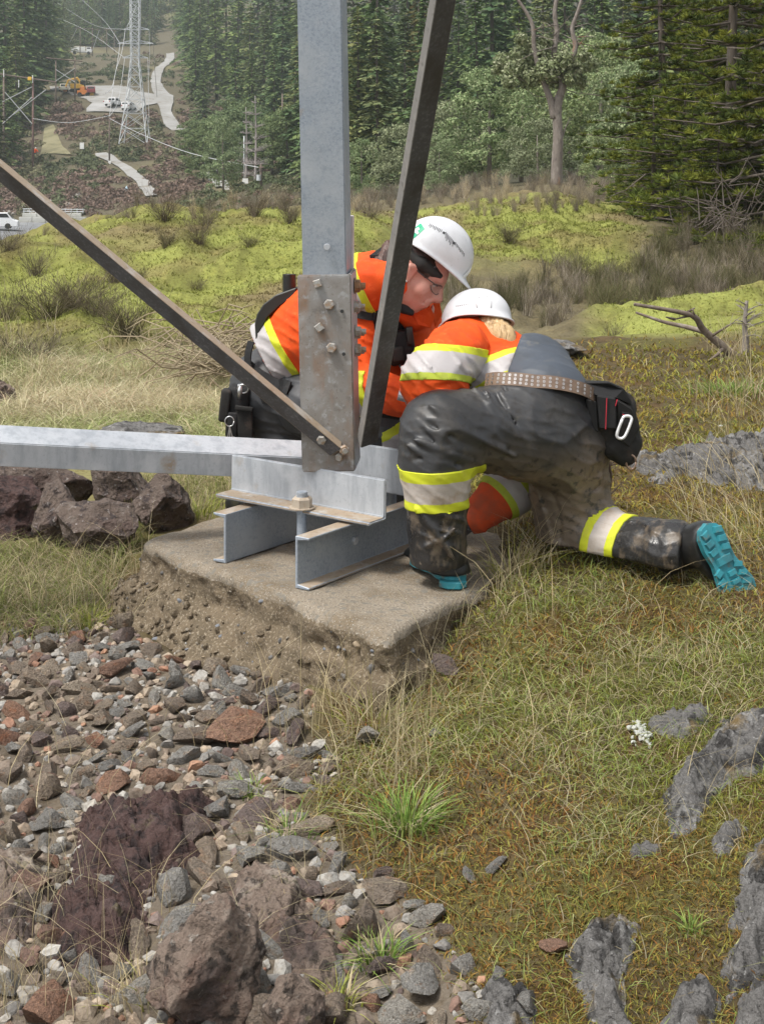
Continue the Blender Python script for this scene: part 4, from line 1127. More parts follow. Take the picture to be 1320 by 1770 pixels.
mk('dry_stalks', np.concatenate(V), np.concatenate(F), M_blade, col=np.concatenate(Cc), kind='stuff')['label'] = 'long dry straw stalks standing out of the grass'
# tufts one can point at
def tuft(px, py, n, h, spread, cols, label, dry=.25, lean=.9, w=.004):
    c = hit(px, py, 1.6, 14)
    P = np.tile(np.array(c), (n, 1)) + RNG.normal(0, spread, (n, 3)) * np.array([1, 1, 0]); P[:, 2] = ground_z(P[:, 0], P[:, 1])
    az = np.arctan2(P[:, 1] - c.y, P[:, 0] - c.x) + RNG.normal(0, .5, n)
    col = np.where((RNG.random(n) < dry)[:, None], pick(STRAW, n), pick(cols, n))
    v_, f_, c_ = blades(P, RNG.uniform(.5, 1.0, n) * h, np.full(n, w), np.abs(RNG.normal(lean, .45, n)), az, col, 4, .8)
    o = mk('grass_tuft', v_ - np.array(c), f_, M_blade, col=c_, local=True); o.location = c
    return tag(o, label, 'grass tuft')
LG = [(.16, .27, .05), (.22, .33, .07), (.12, .20, .04), (.28, .34, .09)]
YG = [(.32, .35, .06), (.26, .30, .06), (.38, .38, .10)]
tuft(700, 1425, 230, .13, .035, LG, 'large bright green grass tuft in front of the footing with dry blades', .22, .9, .0042)
tuft(155, 1085, 120, .10, .022, YG, 'yellow-green grass tuft at the top of the gravel', .2)
tuft(238, 895, 150, .15, .03, YG, 'yellow-green grass tuft between boulder and footing', .25, .6)
tuft(585, 1745, 90, .07, .018, YG, 'small yellow-green grass tuft beside the pale boulder at the bottom', .3)
tuft(660, 1655, 110, .08, .028, LG, 'green grass tuft among grey stones at the bottom', .25)
tuft(1195, 1608, 40, .045, .010, LG, 'tiny green grass tuft in the brown moss at the lower right', .1)
tuft(1260, 680, 240, .11, .10, LG, 'bright green grass patch beyond the tool pouch', .15, .8, .006)
tuft(1195, 778, 70, .08, .035, LG, 'small green tuft at the left end of the flat grey rock', .2, .8, .005)
tuft(430, 1375, 50, .06, .018, LG, 'little green tuft between stones right of the maroon outcrop', .2)
tuft(500, 1440, 90, .07, .035, LG, 'green tuft at the meeting of gravel and grass', .3)
tuft(650, 1240, 150, .12, .06, YG, 'mixed green and dry tuft at the near corner of the footing', .55, .8)
tuft(345, 890, 130, .14, .05, YG, 'grass tuft behind the left corner of the footing', .4, .7)
tuft(880, 1000, 130, .16, .05, YG, 'mixed green and dry tuft at the right side of the footing', .6, .9)
tuft(890, 900, 110, .20, .06, YG, 'tall dry tuft between the kneeling worker and the footing', .75, .8)
tuft(250, 1745, 60, .08, .03, YG, 'sparse dry tuft at the foot of the large brown boulder', .8)
# ------------------------------------------------------------------ clothing materials
def cloth(name, base, **k):
    return mat(name, base, rough=k.get('rough', .8), spec=k.get('spec', .3), layers=k.get('layers', []), bump=k.get('bump', [('ridge', 9, .5, .014, 4), ('ridge', 24, .25, .004, 3), ('noise', 700, .15, .001, 2)]), sub=0)
M_orange = cloth('orange_hi_vis_cloth', (.74, .085, .010), layers=[('noise', 9, (.60, .058, .010), .48, .70, 6), ('noise', 34, (.80, .13, .03), .56, .74, 6), ('noise', 17, (.46, .06, .02), .64, .80, 7)])
M_orange_dirty = cloth('soiled_orange_cloth', (.62, .085, .025), layers=[('noise', 14, (.40, .085, .04), .45, .68), ('noise', 5, (.72, .10, .02), .5, .7)])
M_yellow = cloth('fluorescent_yellow_tape', (.56, .60, .03), rough=.6, layers=[('noise', 22, (.50, .50, .05), .52, .72, 6)], bump=[('noise', 25, .25, .006)])
M_lime = cloth('soiled_lime_tape', (.42, .49, .05), rough=.6, layers=[('noise', 22, (.30, .33, .06), .5, .72)], bump=[('noise', 25, .25, .006)])
M_silver = cloth('silver_reflective_tape', (.44, .415, .42), rough=.45, spec=.5, layers=[('noise', 16, (.40, .36, .35), .5, .72)], bump=[('noise', 25, .3, .006)])
M_silver_dirty = cloth('soiled_reflective_tape', (.48, .43, .39), rough=.55, layers=[('noise', 12, (.36, .27, .19), .5, .72), ('noise', 40, (.45, .37, .30), .55, .72)], bump=[('noise', 25, .4, .006)])
M_rain = mat('dark_rain_trousers', (.036, .037, .040), rough=.40, spec=.5,
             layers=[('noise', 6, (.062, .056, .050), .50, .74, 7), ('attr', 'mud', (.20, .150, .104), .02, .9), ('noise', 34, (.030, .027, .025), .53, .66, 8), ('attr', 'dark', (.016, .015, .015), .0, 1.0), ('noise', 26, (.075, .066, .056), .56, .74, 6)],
             bump=[('ridge', 5, .35, .018, 3, (1, 1, .5)), ('ridge', 16, .18, .005, 3), ('noise', 60, .2, .003, 5)], rough_noise=(14, .28, .60))
M_mudleg = mat('muddy_wet_trouser_leg', (.022, .021, .021), rough=.3, spec=.55,
               layers=[('noise', 20, (.105, .082, .06), .50, .60, 7, (1, 1, .55)), ('noise', 60, (.16, .13, .10), .62, .72, 5)],
               bump=[('ridge', 9, .7, .018, 4, (1, 1, .5)), ('noise', 26, .6, .008, 6)], rough_noise=(18, .16, .6))
M_bib = mat('grey_blue_bib_cloth', (.058, .070, .090), rough=.55, layers=[('noise', 10, (.048, .056, .068), .48, .66, 6), ('noise', 24, (.12, .115, .105), .60, .76, 7)], bump=[('ridge', 8, .6, .016, 4), ('ridge', 22, .3, .005, 3)])
M_rubber = mat('black_rubber', (.018, .018, .018), rough=.35, spec=.5, layers=[('noise', 22, (.07, .055, .04), .58, .72, 6)], bump=[('noise', 30, .3, .004)])
M_teal = mat('teal_rubber_sole', (.030, .235, .285), rough=.55, layers=[('noise', 18, (.035, .16, .19), .48, .66, 6), ('noise', 26, (.115, .13, .11), .57, .70, 7)], bump=[('noise', 60, .3, .002)])
M_belt = mat('brown_leather_belt', (.20, .135, .095), rough=.6, layers=[('noise', 30, (.13, .085, .06), .48, .68), ('noise', 90, (.27, .20, .15), .58, .72)], bump=[('noise', 90, .3, .002)])
M_metal = mat('bright_metal', (.72, .72, .72), rough=.28, metal=.9)
M_darkmetal = mat('grommet_metal', (.30, .26, .22), rough=.4, metal=.8)
M_black = cloth('black_nylon', (.016, .016, .017), rough=.7, layers=[('noise', 25, (.03, .028, .027), .55, .75)], bump=[('noise', 300, .3, .001, 2), ('noise', 20, .25, .008)])
M_blackdusty = cloth('dusty_black_nylon', (.022, .021, .02), rough=.8, layers=[('noise', 14, (.075, .055, .045), .55, .75)], bump=[('noise', 300, .3, .001, 2), ('noise', 20, .3, .008)])
M_red = cloth('red_stitching', (.45, .03, .05))
M_helmet = mat('white_helmet_shell', (.72, .725, .75), rough=.32, spec=.5, layers=[('noise', 9, (.61, .61, .63), .5, .75), ('noise', 45, (.48, .46, .44), .66, .80, 6)], bump=[('noise', 20, .02, .004)])
M_hemblack = mat('dark_lining', (.02, .019, .018), rough=.8)
M_blond = mat('blond_hair', (.50, .34, .17), rough=.5, layers=[('noise', 30, (.28, .17, .08), .48, .66, 4, (1, 1, .12)), ('noise', 70, (.66, .50, .30), .55, .7, 3, (1, 1, .1))], bump=[('noise', 90, .6, .004, 3, (1, 1, .1))])
M_brownhair = mat('dark_brown_hair', (.035, .018, .013), rough=.5, layers=[('noise', 60, (.08, .04, .03), .5, .7, 3)], bump=[('noise', 90, .6, .004, 3)])
M_skin = mat('skin', (.60, .30, .235), rough=.5, layers=[('noise', 14, (.62, .24, .19), .5, .7), ('noise', 120, (.52, .25, .19), .58, .75)], bump=[('noise', 220, .12, .001)])
M_glove = cloth('dark_grey_glove', (.06, .06, .065), layers=[('noise', 30, (.10, .095, .09), .5, .7)])

def attr_mesh(o, name, vals):
    a = o.data.attributes.new(name, 'FLOAT', 'POINT'); a.data.foreach_set('value', np.asarray(vals, dtype=np.float32))
def folds(seedv, freq, amp, stretch=(1, 1, 1)):
    st = np.array(stretch)
    def f(P):
        Q = P * st * freq + seedv
        w = vnoise(Q * .6 + 7)
        return amp * ((1 - np.abs(vnoise(Q + .5 * w[:, None]))) ** 2 - .4)
    return f
def swirl(dirv, freq, amp, seed=0, warp=.35, mask=None):
    """sharp ridged folds running across a direction"""
    dv = np.array(dirv, float); dv /= np.linalg.norm(dv)
    def f(P):
        w = vnoise(P * 6 + seed) * warp + vnoise(P * 14 + seed * 2) * warp * .4
        s = 1 - np.abs(np.sin((P @ dv) * freq + w * 6))
        a = amp * (s ** 2.2 - .28) * (.35 + .65 * sstep(-.35, .5, vnoise(P * 5 + seed + 3)))
        if mask is not None: a = a * mask(P)
        return a
    return f
def L3(*pts): return [np.array(W(*p)) for p in pts]

# ------------------------------------------------------------------ person kneeling at the right, seen from behind
personB = empty('person', W(930, 1000, 4.75) * 1.0,
                'person kneeling nearest, back turned, in muddy dark rain trousers, orange jacket and white helmet', 'person', 'workers kneeling at the steel leg')
KN = W(752, 742, 4.56)
trB = [
    rc(W(890, 742, 4.70), W(760, 742, 4.57), .148, .110),            # raised thigh
    rc(W(756, 742, 4.56), W(753, 800, 4.56), .108, .100),
    rc(W(753, 800, 4.56), W(756, 960, 4.575), .100, .090),            # raised shin
    rc(W(895, 735, 4.70), W(975, 745, 4.84), .140, .140),            # hips
    rc(W(935, 772, 4.70), W(968, 790, 4.76), .110, .105),            # seat
    rc(W(978, 760, 4.84), W(985, 860, 4.86), .138, .120),            # kneeling thigh
    rc(W(985, 860, 4.86), W(984, 930, 4.86), .120, .100), rc(W(980, 944, 4.85), W(1010, 946, 4.84), .078, .074),
    rc(W(992, 934, 4.85), W(1050, 938, 4.76), .092, .086),           # lying shin
    rc(W(1050, 938, 4.76), W(1165, 955, 4.60), .086, .102),
    rc(W(932, 700, 4.78), W(925, 660, 4.86), .150, .132),
]
crB = [
    (L3((700, 700, 4.50), (735, 730, 4.455), (790, 760, 4.45), (850, 785, 4.50)), .009, -.006),
    (L3((730, 690, 4.48), (775, 730, 4.455), (840, 765, 4.49), (890, 790, 4.54)), .009, .006),
    (L3((770, 680, 4.50), (815, 715, 4.475), (860, 755, 4.50)), .008, -.007),
    (L3((835, 668, 4.60), (850, 695, 4.55), (880, 735, 4.53), (920, 770, 4.56)), .008, .006),
    (L3((870, 668, 4.63), (882, 695, 4.585), (915, 735, 4.56)), .007, -.007),
    (L3((925, 672, 4.66), (938, 705, 4.615), (955, 735, 4.62)), .007, -.006),
    (L3((965, 680, 4.69), (970, 720, 4.65), (975, 760, 4.66)), .007, .006),
    (L3((705, 795, 4.47), (740, 790, 4.455), (800, 805, 4.47)), .007, -.006),
    (L3((945, 835, 4.73), (965, 880, 4.74), (970, 930, 4.755)), .008, -.006),
    (L3((920, 830, 4.76), (940, 890, 4.76), (955, 940, 4.77)), .008, .007),
    (L3((990, 820, 4.71), (1020, 800, 4.73), (1045, 795, 4.76)), .008, -.006),
    (L3((985, 850, 4.74), (1015, 850, 4.735), (1040, 840, 4.75)), .008, -.006),
    (L3((975, 890, 4.75), (1010, 895, 4.745), (1038, 890, 4.77)), .008, -.007),
    (L3((700, 720, 4.46), (760, 772, 4.45), (840, 806, 4.55)), .010, -.006),
    (L3((715, 760, 4.45), (780, 785, 4.45), (830, 800, 4.53)), .012, .009),
    (L3((704, 770, 4.47), (760, 800, 4.45)), .010, .009),
    (L3((740, 695, 4.46), (800, 745, 4.47), (870, 775, 4.53)), .013, .008),
    (L3((820, 672, 4.60), (845, 700, 4.55), (860, 730, 4.53)), .010, .010),
    (L3((850, 668, 4.62), (868, 700, 4.57), (890, 735, 4.55)), .010, -.008),
    (L3((880, 668, 4.66), (893, 700, 4.59), (930, 745, 4.58)), .010, .010),
    (L3((905, 670, 4.67), (922, 705, 4.61), (950, 740, 4.63)), .009, .008),
    (L3((940, 675, 4.68), (950, 710, 4.63), (965, 760, 4.66)), .009, .007),
    (L3((990, 705, 4.70), (975, 770, 4.66), (930, 812, 4.64), (885, 826, 4.62)), .009, -.008),
    (L3((955, 870, 4.76), (1000, 830, 4.73), (1035, 825, 4.74)), .012, .009),
    (L3((975, 905, 4.76), (1010, 880, 4.74), (1040, 872, 4.76)), .011, .010),
    (L3((985, 935, 4.76), (1015, 915, 4.75), (1040, 912, 4.77)), .010, .010),
    (L3((950, 945, 4.77), (990, 960, 4.77), (1030, 950, 4.77)), .010, .009),
    (L3((1090, 905, 4.66), (1110, 940, 4.60), (1120, 985, 4.60)), .012, .010),
    (L3((1130, 980, 4.56), (1150, 985, 4.52), (1170, 1005, 4.52)), .010, .012),
    (L3((720, 880, 4.48), (760, 930, 4.47), (790, 975, 4.48)), .010, .010),
    (L3((800, 900, 4.48), (770, 930, 4.47), (735, 945, 4.48)), .008, .008),
]
_f1 = swirl((.5, 0, .85), 62, .008, 1.0, .45, lambda P: .35 + .65 * sstep(-.02, .02, P[:, 2] - .15))
_f2 = swirl((.2, .3, .9), 95, .006, 4.0, .5)
_f3 = folds(2.0, 9, .008)
def nzB(P): return _f1(P) * .75 + _f2(P) * .45 + _f3(P) * .8
_cz = .0
vB, qB = blob(trB, k=.022, h=.0068, creases=[(c[0], c[1] * .78, c[2] * 1.7) for c in crB], nz=nzB,
              cuts=[(W(756, 974, 4.57), (0, .05, -1)), (W(1186, 955, 4.57), (1, -.55, 0)), (W(925, 652, 4.86), (-.35, .45, .8))])
trousers = mk('trousers', vB, qB, [M_rain, M_mudleg], personB, smooth=True)
def pxpy(P): return 660 + FPX * P[:, 0] / P[:, 1], YH + FPX * (CAMZ - P[:, 2]) / P[:, 1]
_thighax = np.array(W(890, 742, 4.70)) ; X_, Y_ = pxpy(vB)
_n = fbm(vB * 9, 4)
# dried mud where she has knelt: seat, back of the thigh, kneeling leg and shin (worn-in dirt on the cloth itself)
mud = sstep(.47, .30, vB[:, 2] + .06 * _n) * sstep(.16, .34, vB[:, 0] + .07 * _n) * (vB[:, 0] < .80)
mud = np.clip(np.maximum(mud, .75 * sstep(.02, -.35, np.abs(vB[:, 0] - .42) - .25 + .12 * _n) * sstep(.40, .24, vB[:, 2])), 0, 1) * (.55 + .45 * sstep(-.5, .5, _n))
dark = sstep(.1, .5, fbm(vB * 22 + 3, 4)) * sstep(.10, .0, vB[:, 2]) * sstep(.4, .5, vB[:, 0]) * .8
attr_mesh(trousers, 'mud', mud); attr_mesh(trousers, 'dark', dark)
_fc = vB[qB].mean(1)
trousers.data.polygons.foreach_set('material_index', (((_fc[:, 2] < .26) & (_fc[:, 0] < .30) & (_fc[:, 2] < .255)) | ((_fc[:, 0] > .6) & ((_fc - np.array(W(1034, 936, 4.79))) @ (lambda a: a / np.linalg.norm(a))(np.array(W(1165, 955, 4.60) - W(1000, 930, 4.84)) / np.linalg.norm(np.array(W(1165, 955, 4.60) - W(1000, 930, 4.84))) + np.array([0, 0, -.16])) > .10))).astype(np.int32))
trousers.data.update()
# reflective bands below the knee
a0 = W(752, 805, 4.56)
mkbm('reflective_band', band(vB, qB, a0, Vector((.035, 0, -1)), [0.0, .034, .100, .128], .16, .0045, [0, 1, 0]), [M_yellow, M_silver_dirty], personB, smooth=True)
a1 = W(1034, 936, 4.79)
_sax = (W(1165, 955, 4.60) - W(1000, 930, 4.84)).normalized()
mkbm('reflective_band', band(vB, qB, a1, _sax + Vector((0, 0, -.16)), [0.0, .030, .088, .116], .125, .0045, [0, 1, 0]), [M_yellow, M_silver_dirty], personB, smooth=True)

# upper part of the overalls on the back
bibP = [rc(W(936, 700, 4.78), W(916, 652, 4.91), .168, .138), rc(W(914, 652, 4.92), W(902, 630, 5.02), .136, .092)]
vb, qb = blob(bibP, k=.025, h=.0072, creases=[(L3((905, 596, 4.92), (925, 625, 4.84), (950, 655, 4.775)), .006, .012), (L3((925, 594, 4.93), (955, 628, 4.83), (1000, 660, 4.79)), .006, -.012), (L3((896, 615, 4.90), (905, 640, 4.81), (915, 655, 4.775)), .006, -.010), (L3((935, 640, 4.81), (965, 650, 4.78), (995, 664, 4.77)), .005, .010), (L3((915, 600, 4.9), (940, 640, 4.84), (985, 662, 4.80)), .006, .010), (L3((900, 625, 4.88), (935, 648, 4.80), (960, 658, 4.79)), .006, -.008), (L3((948, 612, 4.92), (975, 645, 4.86)), .006, -.009), (L3((925, 590, 4.96), (945, 620, 4.90), (1000, 655, 4.88)), .008, .007), (L3((895, 610, 4.92), (950, 640, 4.84), (1000, 664, 4.84)), .007, -.006), (L3((900, 640, 4.85), (960, 655, 4.82)), .006, .005)],
              nz=swirl((.3, .2, .9), 80, .006, 2.0), cuts=[(W(930, 664, 4.66), (-.12, .05, -1)), (W(897, 600, 4.95), (-1.0, .2, .30))])
bib = mk('overall_back', vb, qb, M_bib, personB, smooth=True)
# jacket
jkB = [
    rc(W(885, 662, 4.93), W(830, 628, 5.02), .150, .140),
    rc(W(830, 625, 5.02), W(800, 612, 5.05), .135, .120),
    rc(W(838, 602, 5.00), W(866, 606, 5.03), .066, .060),
    rc(W(800, 605, 4.96), W(800, 640, 4.92), .100, .095),
]
armB = [
    rc(W(792, 606, 4.90), W(755, 652, 4.71), .106, .096),             # near upper arm
    rc(W(755, 652, 4.71), W(744, 666, 4.67), .096, .086),
    rc(W(746, 662, 4.68), W(725, 676, 4.86), .080, .062),             # forearm going away
]
crJ = [
    (L3((820, 570, 4.94), (850, 590, 4.90), (880, 615, 4.90)), .007, -.009),
    (L3((830, 600, 4.88), (850, 640, 4.85)), .009, .010),
    (L3((845, 615, 4.88), (820, 635, 4.85), (805, 660, 4.84)), .009, .010),
]
crAm = [
    (L3((735, 575, 4.78), (765, 590, 4.76), (800, 585, 4.80)), .009, .009),
    (L3((745, 590, 4.74), (775, 605, 4.74), (800, 610, 4.78)), .008, -.009),
    (L3((720, 600, 4.70), (750, 596, 4.66), (785, 606, 4.70)), .008, .007),
    (L3((712, 680, 4.60), (745, 688, 4.57), (775, 676, 4.60)), .008, .011),
    (L3((715, 668, 4.60), (750, 672, 4.57), (780, 660, 4.62)), .007, -.009),
    (L3((770, 640, 4.64), (785, 660, 4.66), (778, 685, 4.66)), .008, .010),
    (L3((730, 692, 4.62), (760, 693, 4.60)), .007, .009),
]
_nzj = lambda P: swirl((.6, .1, .8), 70, .010, 6.0, .5)(P) + folds(5.0, 10, .008)(P)
vj, qj = blob(jkB, k=.018, h=.0085, creases=crJ, nz=_nzj,
              cuts=[(W(897, 600, 4.95) + Vector((.012, 0, 0)), (1.0, -.25, -.35)), (W(850, 700, 4.85), (.25, -.2, -1))])
jacket = mk('jacket', vj, qj, M_orange, personB, smooth=True)
# band round the body under the arm, running up to the shoulder
mkbm('reflective_band', band(vj, qj, W(845, 640, 4.86), Vector((.34, -.50, -.95)), [-.035, -.012, .040, .060], .30, .0045, [0, 1, 0], clip=lambda c: c.x > .20 and c.y < 5.05), [M_yellow, M_silver], jacket, smooth=True)
vm, qm = blob(armB, k=.014, h=.0078, creases=crAm, nz=_nzj)
_fc = vm[qm].mean(1)
_jm = ((_fc[:, 1] < 4.85) & (_fc[:, 2] < .585)).astype(int)
sleeveB = mk('sleeve', vm, qm, [M_orange, M_orange_dirty], personB, smooth=True, midx=_jm)
mkbm('reflective_band', band(vm, qm, W(752, 598, 4.74), Vector((-.02, -.22, -1)), [.0, .026, .098, .120], .25, .004, [0, 1, 2], clip=lambda c: c.y < 4.88), [M_yellow, M_silver, M_lime], sleeveB, smooth=True)
# far sleeve reaching down under the thigh
slP = [rc(W(925, 800, 5.02), W(880, 845, 4.98), .085, .080), rc(W(880, 845, 4.98), W(822, 893, 4.90), .080, .058)]
vs_, qs_ = blob(slP, k=.02, h=.008, nz=lambda P: swirl((-.7, .1, -.6), 90, .006, 3.0)(P), cuts=[(W(806, 905, 4.88), (-.8, -.1, -.55))])
mk('sleeve', vs_, qs_, M_orange_dirty, personB, smooth=True)
_sa = (W(822, 893, 4.90) - W(925, 800, 5.02)).normalized()
mkbm('reflective_band', band(vs_, qs_, W(925, 800, 5.02), _sa, [.098, .120, .172, .196], .16, .004, [0, 1, 0]), [M_lime, M_silver], personB, smooth=True)
# gloved hands
def hand(name, wrist, palmdir, up, mat_, parent, curl=1.0, s=1.0, thumb=1):
    w0 = Vector(wrist); f = Vector(palmdir).normalized(); u = Vector(up); u = (u - f * u.dot(f)).normalized(); r = f.cross(u)
    pr = [rc(w0 - f * .03 * s, w0 + f * .02 * s, .030 * s, .032 * s), rc(w0 + f * .02 * s + r * .018 * s, w0 + f * .075 * s + r * .024 * s, .017 * s), rc(w0 + f * .02 * s - r * .018 * s, w0 + f * .075 * s - r * .024 * s, .017 * s), rc(w0 + f * .02 * s, w0 + f * .075 * s, .019 * s)]
    for i, (o, l) in enumerate([(-.030, .062), (-.010, .075), (.010, .070), (.029, .056)]):
        p = w0 + f * .082 * s + r * o * s
        ang = 0
        for j, fr in enumerate((.45, .32, .23)):
            ang += curl * (.75 if j else .5)
            d = f * math.cos(ang) - u * math.sin(ang)
            q = p + d * l * fr * s * 1.15
            pr.append(rc(p, q, (.0105 - .0008 * j) * s, (.0100 - .0008 * j) * s)); p = q
    tb = w0 + f * .025 * s - r * .03 * s * thumb
    t1 = tb + (f * .6 - r * .6 * thumb - u * .5).normalized() * .042 * s
    t2 = t1 + (f * .7 - r * .1 * thumb - u * .7).normalized() * .034 * s
    pr += [rc(tb, t1, .015 * s, .012 * s), rc(t1, t2, .012 * s, .010 * s)]
    v, q = blob(pr, k=.005, h=.0045, pad=.02)
    return mk(name, v, q, mat_, parent, smooth=True)
hand('hand', W(742, 688, 4.90), (-.15, .9, -.25), (-.2, .2, .9), M_glove, personB, 1.0, 1.0)
hand('hand', W(806, 905, 4.885), (-.8, -.05, -.55), (-.4, .2, .8), M_glove, personB, .9, 1.0)

# boots
btP = [rc(W(778, 985, 4.585), W(714, 962, 4.80), .036, .034), rc(W(765, 955, 4.60), W(772, 985, 4.59), .066, .042), rc(W(788, 988, 4.59), W(740, 973, 4.70), .034, .038)]
vv, qq = blob(btP, k=.02, h=.008, cuts=[((0, 0, .036), (0, 0, -1)), ((0, 0, .17), (0, 0, 1))])
boot = mk('boot', vv, qq, M_rubber, personB, smooth=True)
def sole_outline(n=40):
    o = []
    for i in range(n):   # heel at y=0, toe at y=.295, width varies
        t = i / (n - 1); y = .295 * (0.5 - 0.5 * math.cos(math.pi * t)); s = y / .295
        w = np.interp(s, [0, .04, .12, .25, .42, .58, .72, .85, .95, 1.0], [0.001, .024, .036, .037, .033, .042, .050, .046, .028, .001])
        sh = np.interp(s, [0, .3, .7, 1], [0, -.002, .006, .0])
        o.append((w, sh, y))
    return [(sh + w, y) for w, sh, y in o] + [(sh - w, y) for w, sh, y in o[::-1][1:-1]]
def make_sole(heel, lenv, wv, nrm, thick, parent, lugs=True, ws=1.0):
    heel, l, w, n = Vector(heel), Vector(lenv).normalized(), Vector(wv), Vector(nrm)
    w = (w - l * w.dot(l)).normalized(); n = n - l * n.dot(l); n = (n - w * n.dot(w)).normalized()
    pl = [heel + l * y + w * x * ws for x, y in sole_outline()]
    b = MB(); b.prism(pl, n * thick)
    so = b.build('sole', M_teal, parent, bevel=.003)
    if lugs:
        base = n * (thick + .0005)
        spec = []
        for k, y in enumerate([.030, .058, .086]):        # heel lugs
            for sx in (-1, 1): spec.append((sx * .019, y, .0125, .0105, sx * .25))
        for k, y in enumerate([.150, .178, .206, .234, .260]):
            hw = np.interp(y, [.15, .2, .26], [.030, .034, .024])
            for sx in (-1, 1): spec.append((sx * hw, y, .012, .0095, sx * .45))
        for y in [.165, .192, .220, .247]: spec.append((.004, y, .013, .0085, .0))
        spec.append((0, .120, .024, .013, 0))
        for x, y, hx, hy, an in spec:
            ca, sa = math.cos(an), math.sin(an)
            c = heel + l * y + w * x * ws + base; hx *= ws
            u, q = w * ca + l * sa, l * ca - w * sa
            pts = [c + u * (a * hx) + q * (bb * hy) for a, bb in ((-1, -1), (1, -1), (1, 1), (-1, 1))]
            m2 = MB(); top = [c + n * .010 + u * (a * hx * .82) + q * (bb * hy * .82) for a, bb in ((-1, -1), (1, -1), (1, 1), (-1, 1))]
            m2.add(pts + top, [[0, 1, 5, 4], [1, 2, 6, 5], [2, 3, 7, 6], [3, 0, 4, 7], [4, 5, 6, 7]])
            lg = m2.build('lug', M_teal, so, local=False)
    return so
make_sole((W(797, 1010, 4.555) + Vector((0, 0, 0))).xy.to_3d() + Vector((-.006, -.012, .046)), (-.125, .27, 0), (.27, .125, 0), (0, 0, -1), .030, personB, lugs=False, ws=1.22)
# heel block edge of the standing boot
hb = MB(); _hc = W(783, 1008, 4.545); _hc.z = .002
hb.prism([_hc + Vector((x, y, 0)) for x, y in ((-.045, -.01), (-.02, -.034), (.02, -.036), (.042, -.012), (.03, .05), (-.04, .055))], (0, 0, .022)); hb.build('heel', M_teal, personB, bevel=.003)
# kneeling boot: sole facing the viewer
HE, TO = W(1214, 905, 4.50), W(1273, 1032, 4.47)
_l = (TO - HE).normalized(); _n = Vector((.32, -.93, .10)); _w = _n.cross(_l)
sole2 = make_sole(HE, _l, _w, _n, .026, personB, ws=1.22)
def sp(y, x=0, dn=0): 
    w = (_w - _l * _w.dot(_l)).normalized(); n = _n - _l * _n.dot(_l); n = n.normalized()
    return HE + _l * y + w * x + n * dn
bt2 = [rc(sp(.05, 0, -.035), sp(.10, 0, -.04), .042, .044), rc(sp(.12, 0, -.035), sp(.24, .004, -.03), .040, .036), rc(sp(.06, 0, -.05), W(1160, 950, 4.62), .052, .075)]
vv, qq = blob(bt2, k=.02, h=.008, cuts=[(sp(0, 0, 0), tuple(_n))])
mk('boot', vv, qq, M_rubber, personB, smooth=True)

# helmet, seen from behind
def helmet_mesh(O, F, U, ax=(.135, .112, .125), brim=.05, lip=.012, rim=0.0, nphi=56, nth=20, bd=.35):
    F = Vector(F).normalized(); U = Vector(U); U = (U - F * U.dot(F)).normalized(); Rv = F.cross(U)   # Rv: wearer's right
    O = Vector(O); rows = []
    for i in range(nth + 1):
        th = math.pi / 2 * i / nth * 1.02
        rows.append([(ax[0] * math.cos(ph) * math.sin(th), ax[1] * math.sin(ph) * math.sin(th), ax[2] * math.cos(th)) for ph in [2 * math.pi * k / nphi for k in range(nphi)]])
    def ringout(e, dz, sc):
        r = []
        for k in range(nphi):
            ph = 2 * math.pi * k / nphi; c = max(0, math.cos(ph)); ex = (lip + brim * c ** 2.2) * e
            x, y = ax[0] * math.cos(ph), ax[1] * math.sin(ph); L = math.hypot(x, y)
            r.append((x + x / L * ex, y + y / L * ex * .6, -dz - (brim * c ** 2.2) * e * bd + (-.018 * max(0, -math.cos(ph)) ** 2 if sc else -.018 * max(0, -math.cos(ph)) ** 2)))
        return r
    rows.append(ringout(.15, .010, 0)); rows.append(ringout(.6, .014, 0)); rows.append(ringout(1.0, .016, 0)); rows.append(ringout(1.0, .022, 0)); rows.append(ringout(.5, .021, 0)); rows.append(ringout(-.2, .018, 0))
    # inner shell
    for i in range(nth, -1, -4):
        th = math.pi / 2 * max(i, .3) / nth
        rows.append([(ax[0] * .95 * math.cos(ph) * math.sin(th), ax[1] * .95 * math.sin(ph) * math.sin(th), ax[2] * .95 * math.cos(th) - .004) for ph in [2 * math.pi * k / nphi for k in range(nphi)]])
    vs = [O + F * a + Rv * b_ + U * c for row in rows for a, b_, c in row]
    fs = [[i * nphi + k, (i + 1) * nphi + k, (i + 1) * nphi + (k + 1) % nphi, i * nphi + (k + 1) % nphi] for i in range(len(rows) - 1) for k in range(nphi)]
    return vs, fs, (O, F, Rv, U, ax)
hF = Vector((-.50, .80, -.42)); hU = Vector((.02, .36, .92))
HBO = W(823, 553, 5.08)
vs, fs, HB = helmet_mesh(HBO, hF, hU, ax=(.132, .118, .108), brim=.045)
helmB = mk('helmet', vs, fs, M_helmet, personB, smooth=True)
